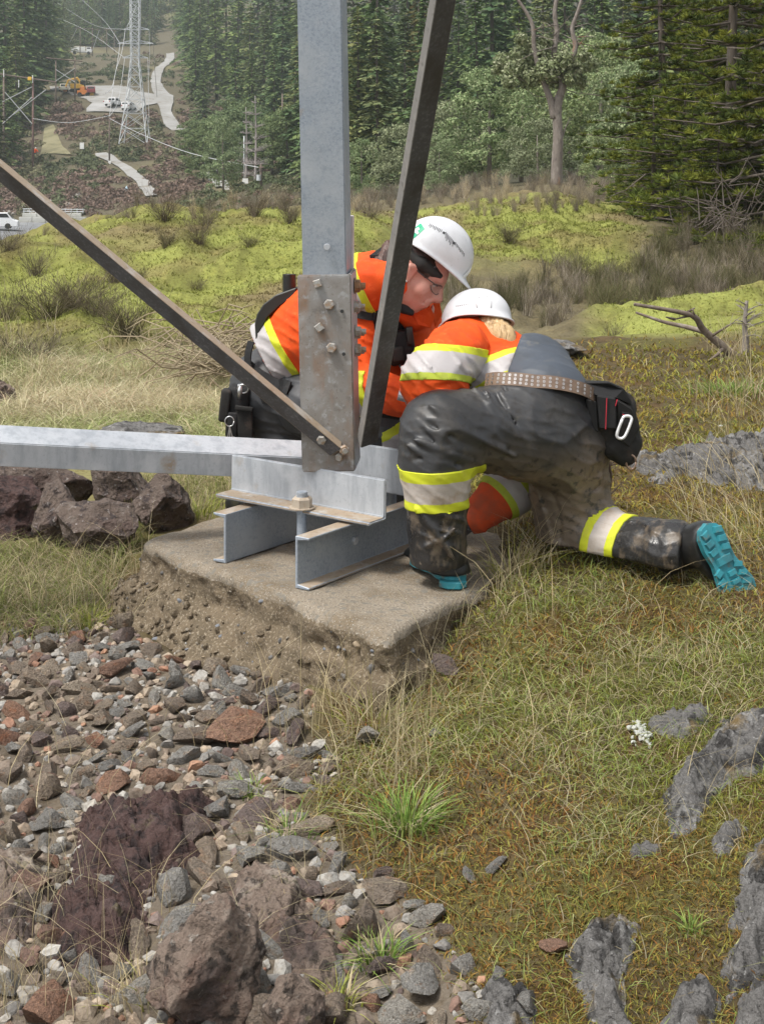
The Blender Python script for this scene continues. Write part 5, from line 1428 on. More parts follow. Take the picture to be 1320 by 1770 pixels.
# raised ridge and clip on the back of the shell
def on_dome(H, px, py, lift=.001):
    O, F, Rv, U, ax = H
    o = Vector((0, 0, CAMZ)); d = (W(px, py, 1.0) - o)
    def loc(v): return Vector((v.dot(F) / ax[0], v.dot(Rv) / ax[1], v.dot(U) / ax[2]))
    a, b = loc(o - O), loc(d)
    A, B_, C = b.dot(b), 2 * a.dot(b), a.dot(a) - 1
    disc = max(B_ * B_ - 4 * A * C, 0)
    t = (-B_ - math.sqrt(disc)) / (2 * A)
    p = o + d * t; q = loc(p - O)
    n = (F * (q.x / ax[0]) + Rv * (q.y / ax[1]) + U * (q.z / ax[2])).normalized()
    return p + n * lift, n
def decal(H, polys, name, m, parent, lift=.0012):
    V, Fc = [], []
    for pl in polys:
        i0 = len(V); V += [on_dome(H, x, y, lift)[0] for x, y in pl]; Fc.append(list(range(i0, len(V))))
    return mk(name, V, Fc, m, parent)
rg = MB()
rg.tube([on_dome(HB, x, y, .0)[0] for x, y in ((824, 532), (822, 522), (828, 513), (842, 512), (848, 520), (848, 532))], .0028, 6)
rg.build('molded_ridge', M_helmet, helmB, smooth=True)
M_ink = mat('grey_ink', (.30, .30, .32), rough=.5)
decal(HB, [[(788 + i * 3.2, 530.5 - i * .55), (789.6 + i * 3.2, 530.2 - i * .55), (789.9 + i * 3.2, 528.0 - i * .55), (788.3 + i * 3.2, 528.3 - i * .55)] for i in range(7)], 'printed_marking', M_ink, helmB)
# head and hair
hd = [rc(HBO + Vector((0, .0, -.01)), HBO + Vector((-.05, .05, -.09)), .080, .07), rc(HBO + Vector((-.02, .02, -.08)), W(830, 600, 5.06), .06, .065)]
vv, qq = blob(hd, k=.02, h=.01); mk('head', vv, qq, M_skin, personB, smooth=True)
hr = [rc(W(815, 562, 5.05), W(862, 572, 5.04), .050, .046), rc(W(848, 568, 4.985), W(868, 588, 4.94), .050, .042), rc(W(868, 584, 4.94), W(882, 604, 4.90), .040, .012)]
vv, qq = blob(hr, k=.015, h=.006, nz=lambda P: .0014 * np.sin((P[:, 0] * .9 - P[:, 2] * .35) * 420 + 3 * vnoise(P * 25)))
_sx, _sy = pxpy(vv[qq].mean(1))
hair = mk('hair', vv, qq, [M_blond, M_brownhair], personB, smooth=True, midx=(_sx < 826 + 6 * np.sin(_sy)).astype(int))
st = MB(); rr = random.Random(4)
def hairf(P): return sdf_prims(P, hr, .015)
_sp = []
for i in range(170):
    x0 = rr.uniform(816, 878); u = (x0 - 816) / 62; y0 = 556 + 5 * u + rr.uniform(-3, 3); k = rr.uniform(.9, 1.08)
    _sp.append([(x0, y0, 4.93), (x0 + 3, y0 + 10, 4.93), (x0 + 7 - 2 * u, y0 + 20 * k, 4.92), (x0 + 10 - 4 * u, y0 + 30 * k, 4.91), (x0 + 13 - 6 * u + rr.uniform(-2, 2), y0 + 40 * k, 4.90)])
_hp = np.array([W(*p)[:] for q in _sp for p in q])
for _ in range(6):
    e = .003; g = np.stack([(hairf(_hp + np.eye(3)[q] * e) - hairf(_hp - np.eye(3)[q] * e)) / (2 * e) for q in range(3)], 1)
    _hp -= np.clip(g * ((hairf(_hp) - .0015) / np.maximum((g * g).sum(1), .1))[:, None], -.03, .03)
_hp = _hp.reshape(-1, 5, 3)
for q in _hp: st.tube([Vector(p) for p in q], [.0022, .0026, .0026, .0022, .0006], 4)
st.build('hair_strands', M_blond, hair, smooth=True, kind='stuff')

# belt with grommets, following the waist
bl_org = W(925, 668, 4.82)
bax = (W(925, 640, 4.93) - W(932, 700, 4.72)); bax = Vector((-.12, .16, 1)).normalized()
bx = [(838, 657, 4.72), (862, 653, 4.66), (890, 651, 4.635), (920, 653, 4.62), (950, 660, 4.625), (980, 669, 4.65), (1005, 681, 4.70), (1020, 693, 4.76)]
bp = [W(*p) for p in bx]
def dense(pts, n):
    out = []
    for i in range(len(pts) - 1):
        p0, p1, p2, p3 = pts[max(i - 1, 0)], pts[i], pts[i + 1], pts[min(i + 2, len(pts) - 1)]
        for k in range(n):
            t = k / n
            out.append(.5 * ((2 * p1) + (p2 - p0) * t + (2 * p0 - 5 * p1 + 4 * p2 - p3) * t * t + (3 * p1 - p0 - 3 * p2 + p3) * t ** 3))
    return out + [pts[-1]]
bpd = dense(bp, 6)
def allB(P): return np.minimum(sdf_prims(P, trB, .022), sdf_prims(P, bibP, .03))
_bp = np.array([p[:] for p in bpd])
for _ in range(6):   # lay the strap on the cloth
    e = .004; g = np.stack([(allB(_bp + np.eye(3)[q] * e) - allB(_bp - np.eye(3)[q] * e)) / (2 * e) for q in range(3)], 1)
    dd = allB(_bp) - .012; _bp -= g * (dd / np.maximum((g * g).sum(1), .1))[:, None]
_bp = _gauss(_bp, 1.5, 0)
bpd = [Vector(p) for p in _bp]
def strap(pts, wdt, thick, name, m, parent, upv=Vector((0, 0, 1)), side=None):
    vs = []; n = len(pts)
    for i, p in enumerate(pts):
        t = (pts[min(i + 1, n - 1)] - pts[max(i - 1, 0)]).normalized()
        o = (p - Vector(side)).normalized() if side is not None else Vector((0, -1, 0))
        o = (o - t * o.dot(t)).normalized(); u = o.cross(t).normalized()
        if u.dot(upv) < 0: u = -u
        vs += [p + u * wdt / 2, p - u * wdt / 2, p - u * wdt / 2 + o * thick, p + u * wdt / 2 + o * thick]
    fs = []
    for i in range(n - 1):
        for k in range(4): fs.append([i * 4 + k, i * 4 + (k + 1) % 4, (i + 1) * 4 + (k + 1) % 4, (i + 1) * 4 + k])
    fs += [[0, 1, 2, 3], [(n - 1) * 4 + k for k in (3, 2, 1, 0)]]
    return mk(name, vs, fs, m, parent)
ctr = W(930, 690, 4.84)
belt = strap(bpd, .043, .005, 'belt', M_belt, personB, side=ctr)
strap(bpd[8:20], .047, .004, 'belt_loop', M_belt, belt, side=ctr) if False else None
gm = None
for i in range(2, len(bpd) - 1, 2):
    p = bpd[i]; t = (bpd[i + 1] - bpd[i - 1]).normalized(); o = (p - ctr).normalized(); o = (o - t * o.dot(t)).normalized(); u = o.cross(t).normalized()
    for k in (-1, 0, 1):
        c = p + u * .0125 * k + o * .0052
        g = MB(); N_ = 10
        r1 = [c + (u * math.cos(a) + t * math.sin(a)) * .0042 + o * .0012 for a in [2 * math.pi * j / N_ for j in range(N_)]]
        r2 = [c + (u * math.cos(a) + t * math.sin(a)) * .0022 + o * .0012 for a in [2 * math.pi * j / N_ for j in range(N_)]]
        r3 = [c + (u * math.cos(a) + t * math.sin(a)) * .0022 - o * .001 for a in [2 * math.pi * j / N_ for j in range(N_)]]
        g.add(r1 + r2 + r3, [[j, (j + 1) % N_, N_ + (j + 1) % N_, N_ + j] for j in range(N_)], 0)
        g.add(r3, [list(range(N_))], 1)
        g.build('grommet', [M_metal, M_hemblack], belt)
# tool pouch on the right hip
def rbox(c, half, rot, bev, name, m, parent, taper=None, jitter=0):
    bm = bmesh.new(); bmesh.ops.create_cube(bm, size=2)
    for v in bm.verts:
        k = 1.0
        if taper and v.co.z < 0: k = taper
        v.co = Vector((v.co.x * half[0] * k, v.co.y * half[1] * k, v.co.z * half[2]))
    bmesh.ops.bevel(bm, geom=bm.edges[:], offset=bev, segments=3, affect='EDGES', profile=.5, clamp_overlap=True)
    c = Vector(c)
    for v in bm.verts: v.co = c + rot @ v.co
    return mkbm(name, bm, m, parent, smooth=True)
pouch = None
prot = Matrix.Rotation(R_(-24), 3, 'Y')       # tilted with the hip
prot = Matrix.Rotation(R_(20), 3, 'Z') @ Matrix.Rotation(R_(22), 3, 'Y').inverted()
pc = W(1050, 728, 4.76)
pp = [rc(W(1028, 700, 4.79), W(1068, 700, 4.83), .062, .055, (Vector((.35, -.9, 0)), .7)), rc(W(1035, 720, 4.77), W(1072, 765, 4.78), .070, .052, (Vector((.35, -.9, 0)), .8)),
      rc(W(1070, 720, 4.82), W(1085, 765, 4.80), .055, .045), rc(W(1062, 770, 4.77), W(1080, 790, 4.77), .045, .030)]
vv, qq = blob(pp, k=.012, h=.006, nz=lambda P: .004 * vnoise(P * 28) + .003 * vnoise(P * 60), cuts=[(W(1040, 664, 4.79), (.38, 0, 1))])
pouch = mk('tool_pouch', vv, qq, M_blackdusty, personB, smooth=True, label='black nylon tool pouch with red stitching')
def on_pouch(px, py):
    return W(px, py, 4.683 + .0012 * max(0, px - 1045))
# pockets
def slab(pts, depthv, name, m, parent, bev=.003):
    b = MB(); b.prism(pts, depthv); return b.build(name, m, parent, bevel=bev)
away = Vector((.0, .045, .0))
slab([W(1012, 690, 4.705), W(1030, 694, 4.692), W(1034, 748, 4.70), W(1016, 738, 4.71)], away, 'side_pocket', M_black, pouch)
slab([W(1031, 683, 4.688), W(1064, 688, 4.690), W(1066, 742, 4.688), W(1036, 742, 4.690)], away, 'pocket', M_black, pouch, .005)
slab([W(1066, 690, 4.700), W(1092, 706, 4.73), W(1104, 742, 4.74), W(1088, 775, 4.73), W(1068, 760, 4.70)], away, 'pocket', M_blackdusty, pouch, .005)
flap = slab([W(1008, 660, 4.72), W(1052, 661, 4.71), W(1078, 672, 4.73), W(1091, 692, 4.76), W(1091, 702, 4.76), W(1062, 688, 4.705), W(1030, 684, 4.70), W(1012, 688, 4.72)], away * .9, 'flap', M_black, pouch, .005)
sb = MB()
for a, b_ in (((1048, 688), (1046, 742)), ((1066, 690), (1063, 702)), ((1075, 716), (1092, 722))):
    sb.tube([W(a[0], a[1], 4.684), W((a[0] + b_[0]) / 2, (a[1] + b_[1]) / 2, 4.683), W(b_[0], b_[1], 4.684 if b_[0] < 1080 else 4.70)], .0016, 5)
sb.build('stitching', M_red, pouch)
lp = slab([W(1074, 712, 4.695), W(1088, 714, 4.70), W(1086, 735, 4.695), W(1076, 733, 4.69)], away * .15, 'web_loop', M_black, pouch, .001)
cb = MB()
cpts = [W(1075, 724, 4.672), W(1066, 748, 4.668), W(1067, 756, 4.668), W(1073, 758, 4.668), W(1080, 753, 4.668), W(1090, 729, 4.675), W(1090, 722, 4.678), W(1085, 719, 4.678), W(1078, 720, 4.675), W(1075, 724, 4.672)]
cb.tube(dense(cpts, 3), .0050, 8); cb.build('carabiner', mat('white_painted_metal', (.75, .75, .76), rough=.3, metal=.3), pouch, smooth=True)
rb = MB(); rc_ = W(1090, 799, 4.74)
rb.tube([rc_ + Vector((math.cos(a) * .016, .002, math.sin(a) * .024)) for a in np.linspace(0, 2 * math.pi, 15)], .0035, 6); rb.build('ring', mat('copper_ring', (.35, .24, .18), rough=.4, metal=.7), pouch, smooth=True)
# ------------------------------------------------------------------ person kneeling behind the tower leg, in profile
personA = empty('person', W(520, 820, 5.7), 'person kneeling behind the steel leg, face in profile, orange jacket, white helmet with green sticker', 'person', 'workers kneeling at the steel leg')
# trousers
trA = [
    rc(W(470, 672, 5.72), W(530, 672, 5.70), .168, .160),
    rc(W(484, 690, 5.74), W(488, 850, 5.70), .150, .120),
    rc(W(488, 850, 5.70), W(440, 868, 6.05), .105, .085),
    rc(W(540, 700, 5.55), W(690, 752, 5.36), .130, .088),
    rc(W(692, 752, 5.36), W(718, 860, 5.40), .085, .080),
]
crA = [(L3((432, 690, 5.62), (480, 700, 5.57), (520, 720, 5.56)), .009, .012), (L3((430, 720, 5.62), (480, 735, 5.58), (520, 760, 5.58)), .009, .010),
       (L3((435, 650, 5.6), (480, 665, 5.55), (522, 690, 5.54)), .009, .011), (L3((440, 750, 5.62), (490, 762, 5.58)), .009, .008)]
vA, qA = blob(trA, k=.022, h=.0095, creases=crA, nz=swirl((.25, 0, .95), 70, .008, 11.0, .5), cuts=[(W(718, 862, 5.4), (.1, 0, -1))])
M_navy = mat('dark_grey_work_trousers', (.040, .042, .047), rough=.55, layers=[('noise', 14, (.06, .062, .066), .5, .7)], bump=[('ridge', 7, .6, .018, 4, (.5, 1, 1.3)), ('ridge', 20, .3, .005, 3)])
mk('trousers', vA, qA, M_navy, personA, smooth=True)
_kax = Vector((.45, .0, -.75))
mkbm('reflective_band', band(vA, qA, W(672, 735, 5.36), _kax, [.0, .030, .075, .105], .16, .004, [0, 1, 0], clip=lambda c: c.x > .0 and c.y < 5.45), [M_yellow, M_silver], personA, smooth=True)
# jacket
jkA = [
    rc(W(490, 610, 5.70), W(560, 570, 5.62), .162, .170),
    rc(W(560, 570, 5.62), W(650, 520, 5.48), .170, .165),
    rc(W(650, 515, 5.45), W(690, 505, 5.42), .150, .110),
    rc(W(630, 482, 5.36), W(676, 478, 5.28), .095, .088), rc(W(640, 492, 5.20), W(672, 486, 5.17), .088, .070), rc(W(676, 490, 5.26), W(716, 548, 5.26), .060, .050),
    rc(W(640, 500, 5.32), W(606, 640, 5.22), .105, .090),               # near arm
    rc(W(606, 645, 5.22), W(618, 668, 5.20), .090, .086),
    rc(W(620, 668, 5.20), W(712, 690, 5.05), .084, .066),
    rc(W(720, 540, 5.58), W(745, 640, 5.52), .090, .075),               # far arm
    rc(W(690, 560, 5.42), W(690, 640, 5.45), .110, .100),
]
crJA = [(L3((455, 555, 5.58), (490, 575, 5.53), (520, 580, 5.5)), .008, -.008), (L3((470, 540, 5.57), (500, 560, 5.52), (525, 565, 5.5)), .008, .008),
        (L3((615, 560, 5.2), (640, 600, 5.2), (635, 640, 5.18)), .010, -.009), (L3((625, 640, 5.13), (660, 655, 5.10), (690, 655, 5.05)), .008, .009),
        (L3((640, 690, 5.1), (670, 680, 5.05), (700, 690, 5.0)), .007, .007), (L3((640, 450, 5.4), (655, 500, 5.3), (650, 560, 5.25)), .010, -.007)]
vJ, qJ = blob(jkA, k=.022, h=.009, creases=crJA, nz=lambda P: swirl((.4, 0, .9), 80, .008, 21.0, .5)(P) + folds(8.0, 10, .007)(P),
              cuts=[(W(452, 600, 5.68), (-.86, .05, -.52)), (W(690, 650, 5.4), (0, .15, -1)) if False else (W(705, 689, 5.05), (1.0, -.4, -.2)) if False else (W(300, 300, 5), (-1, 0, 0))])
mk('jacket', vJ, qJ, M_orange, personA, smooth=True)
# hem band on the lower back
_hx = Vector((-.86, .05, -.52))
mkbm('reflective_band', band(vJ, qJ, W(452, 600, 5.68), -_hx, [.004, .070, .100], .40, .004, [0, 1], clip=lambda c: c.y < 5.72), [M_silver, M_yellow], personA, smooth=True)
# sleeve band and the braces-like stripe over the shoulder
_fa = (W(700, 688, 5.06) - W(620, 668, 5.20)).normalized()
mkbm('reflective_band', band(vJ, qJ, W(600, 660, 5.22), _fa + Vector((.12, 0, .35)), [.022, .052, .098, .128], .16, .004, [0, 1, 0], clip=lambda c: c.z < .60), [M_yellow, M_silver], personA, smooth=True)
mkbm('reflective_band', band(vJ, qJ, W(620, 470, 5.3), Vector((.92, -.1, .38)), [-.018, -.008, .012, .018], .20, .004, [1, 0, 0], clip=lambda c: c.y < 5.45 and c.z > .70), [M_yellow, M_silver], personA, smooth=True)
# collar: two flaps at the throat
def flapmesh(pts, thick, name, m, parent): return slab(pts, thick, name, m, parent, bev=.003)
flapmesh([W(712, 540, 5.20), W(742, 528, 5.22), (W(752, 548, 5.24)), W(744, 568, 5.24), W(722, 562, 5.20)], Vector((0, .02, 0)), 'collar', M_orange, personA)
flapmesh([W(744, 532, 5.30), W(758, 515, 5.32), W(764, 545, 5.34), W(752, 566, 5.33)], Vector((0, .03, 0)), 'collar', M_orange, personA)
flapmesh([W(741, 548, 5.255), W(748, 526, 5.26), W(751, 534, 5.27), W(746, 560, 5.27)], Vector((0, .02, 0)), 'collar_lining', mat('pale_pink_lining', (.75, .48, .42), rough=.8), personA)
# harness of straps and a chest pack
def surfA(P): return sdf_prims(P, jkA, .022)
def lay(pts, f, off, n=6, it=8):
    q = np.array([p[:] for p in dense([Vector(p) for p in pts], n)])
    for _ in range(it):
        e = .004; g = np.stack([(f(q + np.eye(3)[k] * e) - f(q - np.eye(3)[k] * e)) / (2 * e) for k in range(3)], 1)
        dd = f(q) - off; q -= np.clip(g * (dd / np.maximum((g * g).sum(1), .1))[:, None], -.03, .03)
    return [Vector(p) for p in q]
for pts in ([(612, 470, 5.3), (640, 520, 5.2), (652, 560, 5.2), (650, 610, 5.2)], [(668, 440, 5.3), (680, 520, 5.25), (690, 570, 5.25), (690, 620, 5.25)]):
    strap(lay(L3(*pts), surfA, .007), .040, .004, 'harness_strap', M_black, personA, side=W(640, 560, 5.55), upv=Vector((1, 0, 0)))
cpk = rbox(W(694, 600, 5.245), (.048, .035, .062), Matrix.Rotation(R_(-8), 3, 'Y'), .012, 'chest_pack', M_black, personA)
rbox(W(688, 612, 5.20), (.020, .014, .026), Matrix.Rotation(R_(-8), 3, 'Y'), .006, 'pocket', M_blackdusty, cpk)
rbox(W(708, 580, 5.205), (.012, .014, .032), Matrix.Rotation(R_(-5), 3, 'Y'), .004, 'radio', M_rubber, cpk)
t = MB(); t.tube(dense([W(690, 632, 5.19), W(705, 640, 5.16), (W(722, 630, 5.2)), W(728, 600, 5.25)], 4), .004, 6); t.build('cord', M_rubber, cpk, smooth=True)
# dark layer showing under the sleeve
rbox(W(672, 712, 5.16), (.055, .06, .016), Matrix.Rotation(R_(8), 3, 'Y'), .010, 'cuff', M_black, personA)
# head: local frame F forward, U up, Rr towards the viewer
hFv = Vector((.80, -.14, -.58)).normalized(); hUv = Vector((.58, .05, .80)); hUv = (hUv - hFv * hUv.dot(hFv)).normalized(); hRv = hFv.cross(hUv)
HO = W(716, 476, 5.13) - hRv * .072
def H(f, r, u): return HO + hFv * f + hRv * r + hUv * u
head = [
    rc(H(-.035, 0, .045), H(.014, 0, .050), .090, .080, (hRv, .86)),
    rc(H(.026, 0, .03), H(.040, 0, -.045), .062, .046, (hRv, .95)),
    rc(H(.000, 0, -.040), H(.056, 0, -.090), .052, .025, (hRv, 1.1)),
    rc(H(-.01, 0, -.035), H(.02, 0, -.07), .054, .045),
    rc(H(.084, 0, .030), H(.116, 0, -.016), .0105, .0130),
    rc(H(.102, -.011, -.022), H(.102, .011, -.022), .0098),
    rc(H(.077, -.028, .038), H(.077, .028, .038), .013),
    rc(H(.085, -.014, -.049), H(.085, .014, -.049), .0112), rc(H(.081, -.013, -.063), H(.081, .013, -.063), .0115),
    rc(H(.048, .036, -.014), H(.042, .042, -.03), .026), rc(H(.048, -.036, -.014), H(.042, -.042, -.03), .026),
    rc(H(-.03, 0, -.05), H(-.085, 0, -.15), .056, .056),
]
vv, qq = blob(head, k=.0085, h=.0048, creases=[([np.array(H(.100, -.02, -.0565)), np.array(H(.098, .0, -.0565)), np.array(H(.078, .032, -.060))], .004, -.007),
                                              ([np.array(H(.088, .020, .014)), np.array(H(.078, .040, .012))], .013, -.007), ([np.array(H(.088, .022, -.028)), np.array(H(.078, .034, -.055))], .004, -.003)], pad=.03)
headA = mk('head', vv, qq, M_skin, personA, smooth=True)
ear = [rc(H(-.012, .076, .030), H(-.030, .084, .018), .0085), rc(H(-.030, .084, .018), H(-.028, .083, -.008), .0080), rc(H(-.028, .083, -.008), H(-.010, .076, -.028), .0075, .0085), rc(H(-.010, .070, .02), H(-.012, .070, -.015), .009), rc(H(-.018, .071, .01), H(-.018, .071, -.008), .010)]
vv, qq = blob(ear, k=.004, h=.0035, pad=.02); mk('ear', vv, qq, M_skin, headA, smooth=True)
b = MB(); v_, f_ = ico(2); b.add([H(-.010, .086, -.034) + Vector(p) * .0045 for p in v_], f_.tolist()); b.build('earring', M_metal, headA, smooth=True)
for s in (1, -1):
    b = MB(); b.add([H(.066, .031 * s, .013) + Vector(p) * .0125 for p in v_], f_.tolist()); eye = b.build('eye', mat('eye_white', (.7, .68, .66), rough=.2), headA, smooth=True)
    b = MB(); b.add([H(.075, .0325 * s, .009) + Vector(p) * .0058 for p in v_], f_.tolist()); b.build('iris', M_brownhair, eye, smooth=True)
    lid = MB(); lid.tube([H(.068, .046 * s, .014), H(.079, .037 * s, .020), H(.082, .027 * s, .018), H(.078, .018 * s, .013)], [.002, .0035, .0035, .002], 6); lid.build('eyelid', M_brownhair, headA, smooth=True)
    br = MB(); br.tube([H(.072, .050 * s, .034), H(.087, .036 * s, .042), H(.091, .018 * s, .038)], [.0018, .0034, .0025], 6); br.build('eyebrow', M_brownhair, headA, smooth=True)
lp_ = MB(); lp_.tube(dense([H(.078, .024, -.053), H(.093, .010, -.0495), H(.095, 0, -.0485), H(.093, -.010, -.0495)], 3), [.0025] + [.0044] * 8 + [.003], 6); lp_.tube(dense([H(.076, .022, -.060), H(.088, .010, -.0635), H(.090, 0, -.0645), H(.088, -.010, -.0635)], 3), [.0025] + [.0048] * 8 + [.003], 6); lp_.build('lips', mat('lips', (.44, .16, .14), rough=.45), headA, smooth=True)
# safety glasses
M_lens = mat('clear_lens', (.75, .75, .72), rough=.08, spec=.6); _n = M_lens.node_tree.nodes['Principled BSDF']; _n.inputs['Transmission Weight'].default_value = .92; _n.inputs['IOR'].default_value = 1.1
gl = empty('safety_glasses', (0, 0, 0)); gl.location = H(.09, 0, .01) - Vector(personA.location); gl.parent = personA
class _P: pass
gr = MB()
for s in (1, -1):
    gr.tube(dense([H(.100, .006 * s, .020), H(.099, .032 * s, .026), H(.086, .056 * s, .022), H(.070, .064 * s, .018), H(.020, .073 * s, .018), H(-.015, .078 * s, .022)], 3), .0022, 6)
    gr.tube(dense([H(.104, .006 * s, .004), H(.100, .034 * s, -.010), H(.080, .058 * s, -.008), H(.066, .064 * s, .006)], 3), .0014, 6)
gr.build('frame', mat('smoke_plastic', (.10, .08, .075), rough=.25), gl, smooth=True)
for s in (1, -1):
    ls = MB(); top = [H(.100, .006 * s, .020), H(.099, .032 * s, .026), H(.086, .056 * s, .022), H(.070, .064 * s, .017)]; bot = [H(.104, .006 * s, .004), H(.100, .034 * s, -.010), H(.080, .058 * s, -.008), H(.066, .064 * s, .006)]
    ls.add(top + bot, [[i, i + 1, 5 + i, 4 + i] for i in range(3)]); ls.build('lens', M_lens, gl, smooth=True)
# hair: dark, under the helmet and in a tail behind
hr = [rc(H(-.075, 0, .0), H(-.03, 0, .055), .068, .090, (hRv, .90)), rc(H(.0, .060, .062), H(.040, .060, .052), .014, .010), rc(H(.030, .066, .048), H(.036, .069, .022), .007, .003), rc(H(-.065, .02, -.04), H(-.07, .02, -.01), .045)]
vv, qq = blob(hr, k=.012, h=.006, nz=lambda P: .001 * np.sin(P @ np.array(hFv) * 700 + 2 * vnoise(P * 30))); hairA = mk('hair', vv, qq, M_brownhair, personA, smooth=True)
pt = [rc(W(672, 425, 5.25), W(664, 455, 5.22), .022, .030), rc(W(664, 455, 5.22), W(660, 500, 5.2), .030, .016)]
vv, qq = blob(pt, k=.012, h=.006, nz=lambda P: .003 * np.sin(P[:, 0] * 800 + 3 * vnoise(P * 30))); mk('ponytail', vv, qq, mat('brown_hair', (.085, .04, .03), rough=.5, bump=[('noise', 90, .6, .004, 3)]), hairA, smooth=True)
# neck gaiter / collar of the radio mic at the throat
vv, qq = blob([rc(W(699, 534, 5.17), W(711, 541, 5.16), .015, .010), rc(W(686, 520, 5.20), W(699, 534, 5.17), .020, .015)], k=.008, h=.006, nz=lambda P: .003 * vnoise(P * 60)); mk('neck_scarf', vv, qq, M_black, personA, smooth=True)
# helmet
uF = Vector((.80, -.05, -.60)); uU = Vector((.60, .03, .80))
HAO = W(755, 440, 5.13) + Vector((0, .085, 0))
vs, fs, HA = helmet_mesh(HAO, uF, uU, ax=(.138, .120, .132), brim=.036, lip=.010)
helmA = mk('helmet', vs, fs, M_helmet, personA, smooth=True)
M_green = mat('green_sticker', (.02, .42, .22), rough=.4); M_whitest = mat('white_sticker', (.82, .83, .82), rough=.4); M_blackink = mat('black_ink', (.05, .05, .055), rough=.5)
def grid_decal(Hh, c00, c10, c11, c01, n, name, m, parent, lift):
    V, Fc = [], []
    for i in range(n + 1):
        for j in range(n + 1):
            u, v = i / n, j / n
            x = (1 - u) * (1 - v) * c00[0] + u * (1 - v) * c10[0] + u * v * c11[0] + (1 - u) * v * c01[0]
            y = (1 - u) * (1 - v) * c00[1] + u * (1 - v) * c10[1] + u * v * c11[1] + (1 - u) * v * c01[1]
            V.append(on_dome(Hh, x, y, lift)[0])
    for i in range(n):
        for j in range(n): Fc.append([i * (n + 1) + j, (i + 1) * (n + 1) + j, (i + 1) * (n + 1) + j + 1, i * (n + 1) + j + 1])
    return mk(name, V, Fc, m, parent, smooth=True)
stk = grid_decal(HA, (705, 403), (727, 386), (734, 396), (713, 414), 6, 'sticker', M_green, helmA, .0012)
cx, cy = 718.5, 399; ux, uy = .80, -.60; vx, vy = .6, .8
for (a, b_) in ((7.2, 2.2), (2.2, 7.2)):
    cs = [(cx + ux * sx * a + vx * sy * b_, cy + uy * sx * a + vy * sy * b_) for sx, sy in ((-1, -1), (1, -1), (1, 1), (-1, 1))]
    grid_decal(HA, *cs, 2, 'cross', M_whitest, helmA, .002 if a > 5 else .0024)
V = []
def slash(x0, y0, x1, y1, n, L, wv=.95, lean=(-.45, .9)):
    out = []
    for i in range(n):
        t = i / max(1, n - 1); x = x0 + (x1 - x0) * t; y = y0 + (y1 - y0) * t
        l = L * (1 + .25 * math.sin(i * 2.1))
        dx, dy = lean[0] * l, lean[1] * l
        out.append([(x, y), (x + wv, y + .3), (x + wv + dx, y + .3 + dy), (x + dx, y + dy)])
    return out
pl = slash(743, 386.5, 763, 397, 9, 5.5) + slash(770, 401, 782, 415, 7, 11, 1.0, (-.1, 1)) + slash(787, 419, 801, 437, 8, 5, .9, (-.15, 1))
pl += [[(765.5, 400), (769.5, 402), (768, 405.5), (764, 403.5)], [(782, 417), (786.5, 419), (785.5, 423.5), (781.5, 421.5)]]
decal(HA, pl, 'printed_marking', M_blackink, helmA)
bdg = slab([on_dome(HA, 796, 484, .004)[0], on_dome(HA, 809, 470, .004)[0], on_dome(HA, 811, 463, .004)[0], on_dome(HA, 797, 477, .004)[0]], Vector((.004, -.004, .002)), 'lamp_clip', M_whitest, helmA, .0015)
hexbolt(on_dome(HA, 751.5, 461.5, .001)[0], on_dome(HA, 751.5, 461.5)[1], .0035, .002, 'rivet', M_blackink, helmA, washer=False, sides=10)
hb_ = [rc(H(.072, .046, .052), H(.040, .062, .050), .010, .014), rc(H(.040, .062, .050), H(.0, .070, .048), .014, .022), rc(H(.0, .070, .052), H(-.06, .055, .050), .020, .022), rc(H(-.06, .045, .06), H(-.085, .02, .03), .022, .02)]
vv, qq = blob(hb_, k=.01, h=.006); mk('headband', vv, qq, M_hemblack, helmA, smooth=True)
# hands
hand('hand', W(724, 694, 5.03), (.75, -.45, -.1), (0, .2, 1), M_glove, personA, 1.1, .95)
hand('hand', W(748, 652, 5.5), (-.2, -.5, -.8), (-.5, -.3, .4), M_glove, personA, .8, .95)
# boots: one behind, one planted beside the channel
vv, qq = blob([rc(W(716, 880, 5.40), W(745, 905, 5.28), .05, .045), rc(W(718, 850, 5.40), W(716, 890, 5.40), .07, .05)], k=.02, h=.009, cuts=[((0, 0, .004), (0, 0, -1))]); mk('boot', vv, qq, M_rubber, personA, smooth=True)
vv, qq = blob([rc(W(440, 868, 6.02), W(415, 870, 6.2), .07, .05), rc(W(415, 870, 6.2), W(425, 895, 6.28), .05, .04)], k=.02, h=.01); mk('boot', vv, qq, M_rubber, personA, smooth=True)
# belt, curved sheath on the back and tool pouch on the hip
ab = lay(L3((436, 640, 5.62), (455, 655, 5.58), (490, 672, 5.54), (525, 690, 5.52)), lambda P: sdf_prims(P, trA, .022), .006)
strap(ab, .05, .006, 'belt', M_black, personA, side=W(490, 670, 5.7))
slab([W(x, y, 5.585) for x, y in ((440, 560), (444, 543), (455, 526), (476, 510), (512, 497), (512, 510), (482, 530), (462, 549), (449, 575), (442, 590))], Vector((.01, .10, 0)), 'back_flap', mat('black_leather_flap', (.022, .023, .021), rough=.5), personA, .004)
tb = MB(); tb.tube([W(500, 520, 5.62), W(500, 474, 5.62)], .026, 16, cap=False); tb.tube([W(500, 474, 5.62), W(500, 520, 5.62)], .021, 16, cap=True); tb.build('tool_holder', M_rubber, personA, smooth=True)
st1 = lay(L3((440, 592, 5.6), (438, 630, 5.6), (450, 660, 5.58), (466, 690, 5.58)), lambda P: sdf_prims(P, trA + jkA[:2], .022), .006)
strap(st1, .035, .005, 'strap', M_black, personA, side=W(500, 640, 5.75), upv=Vector((1, 0, 0)))
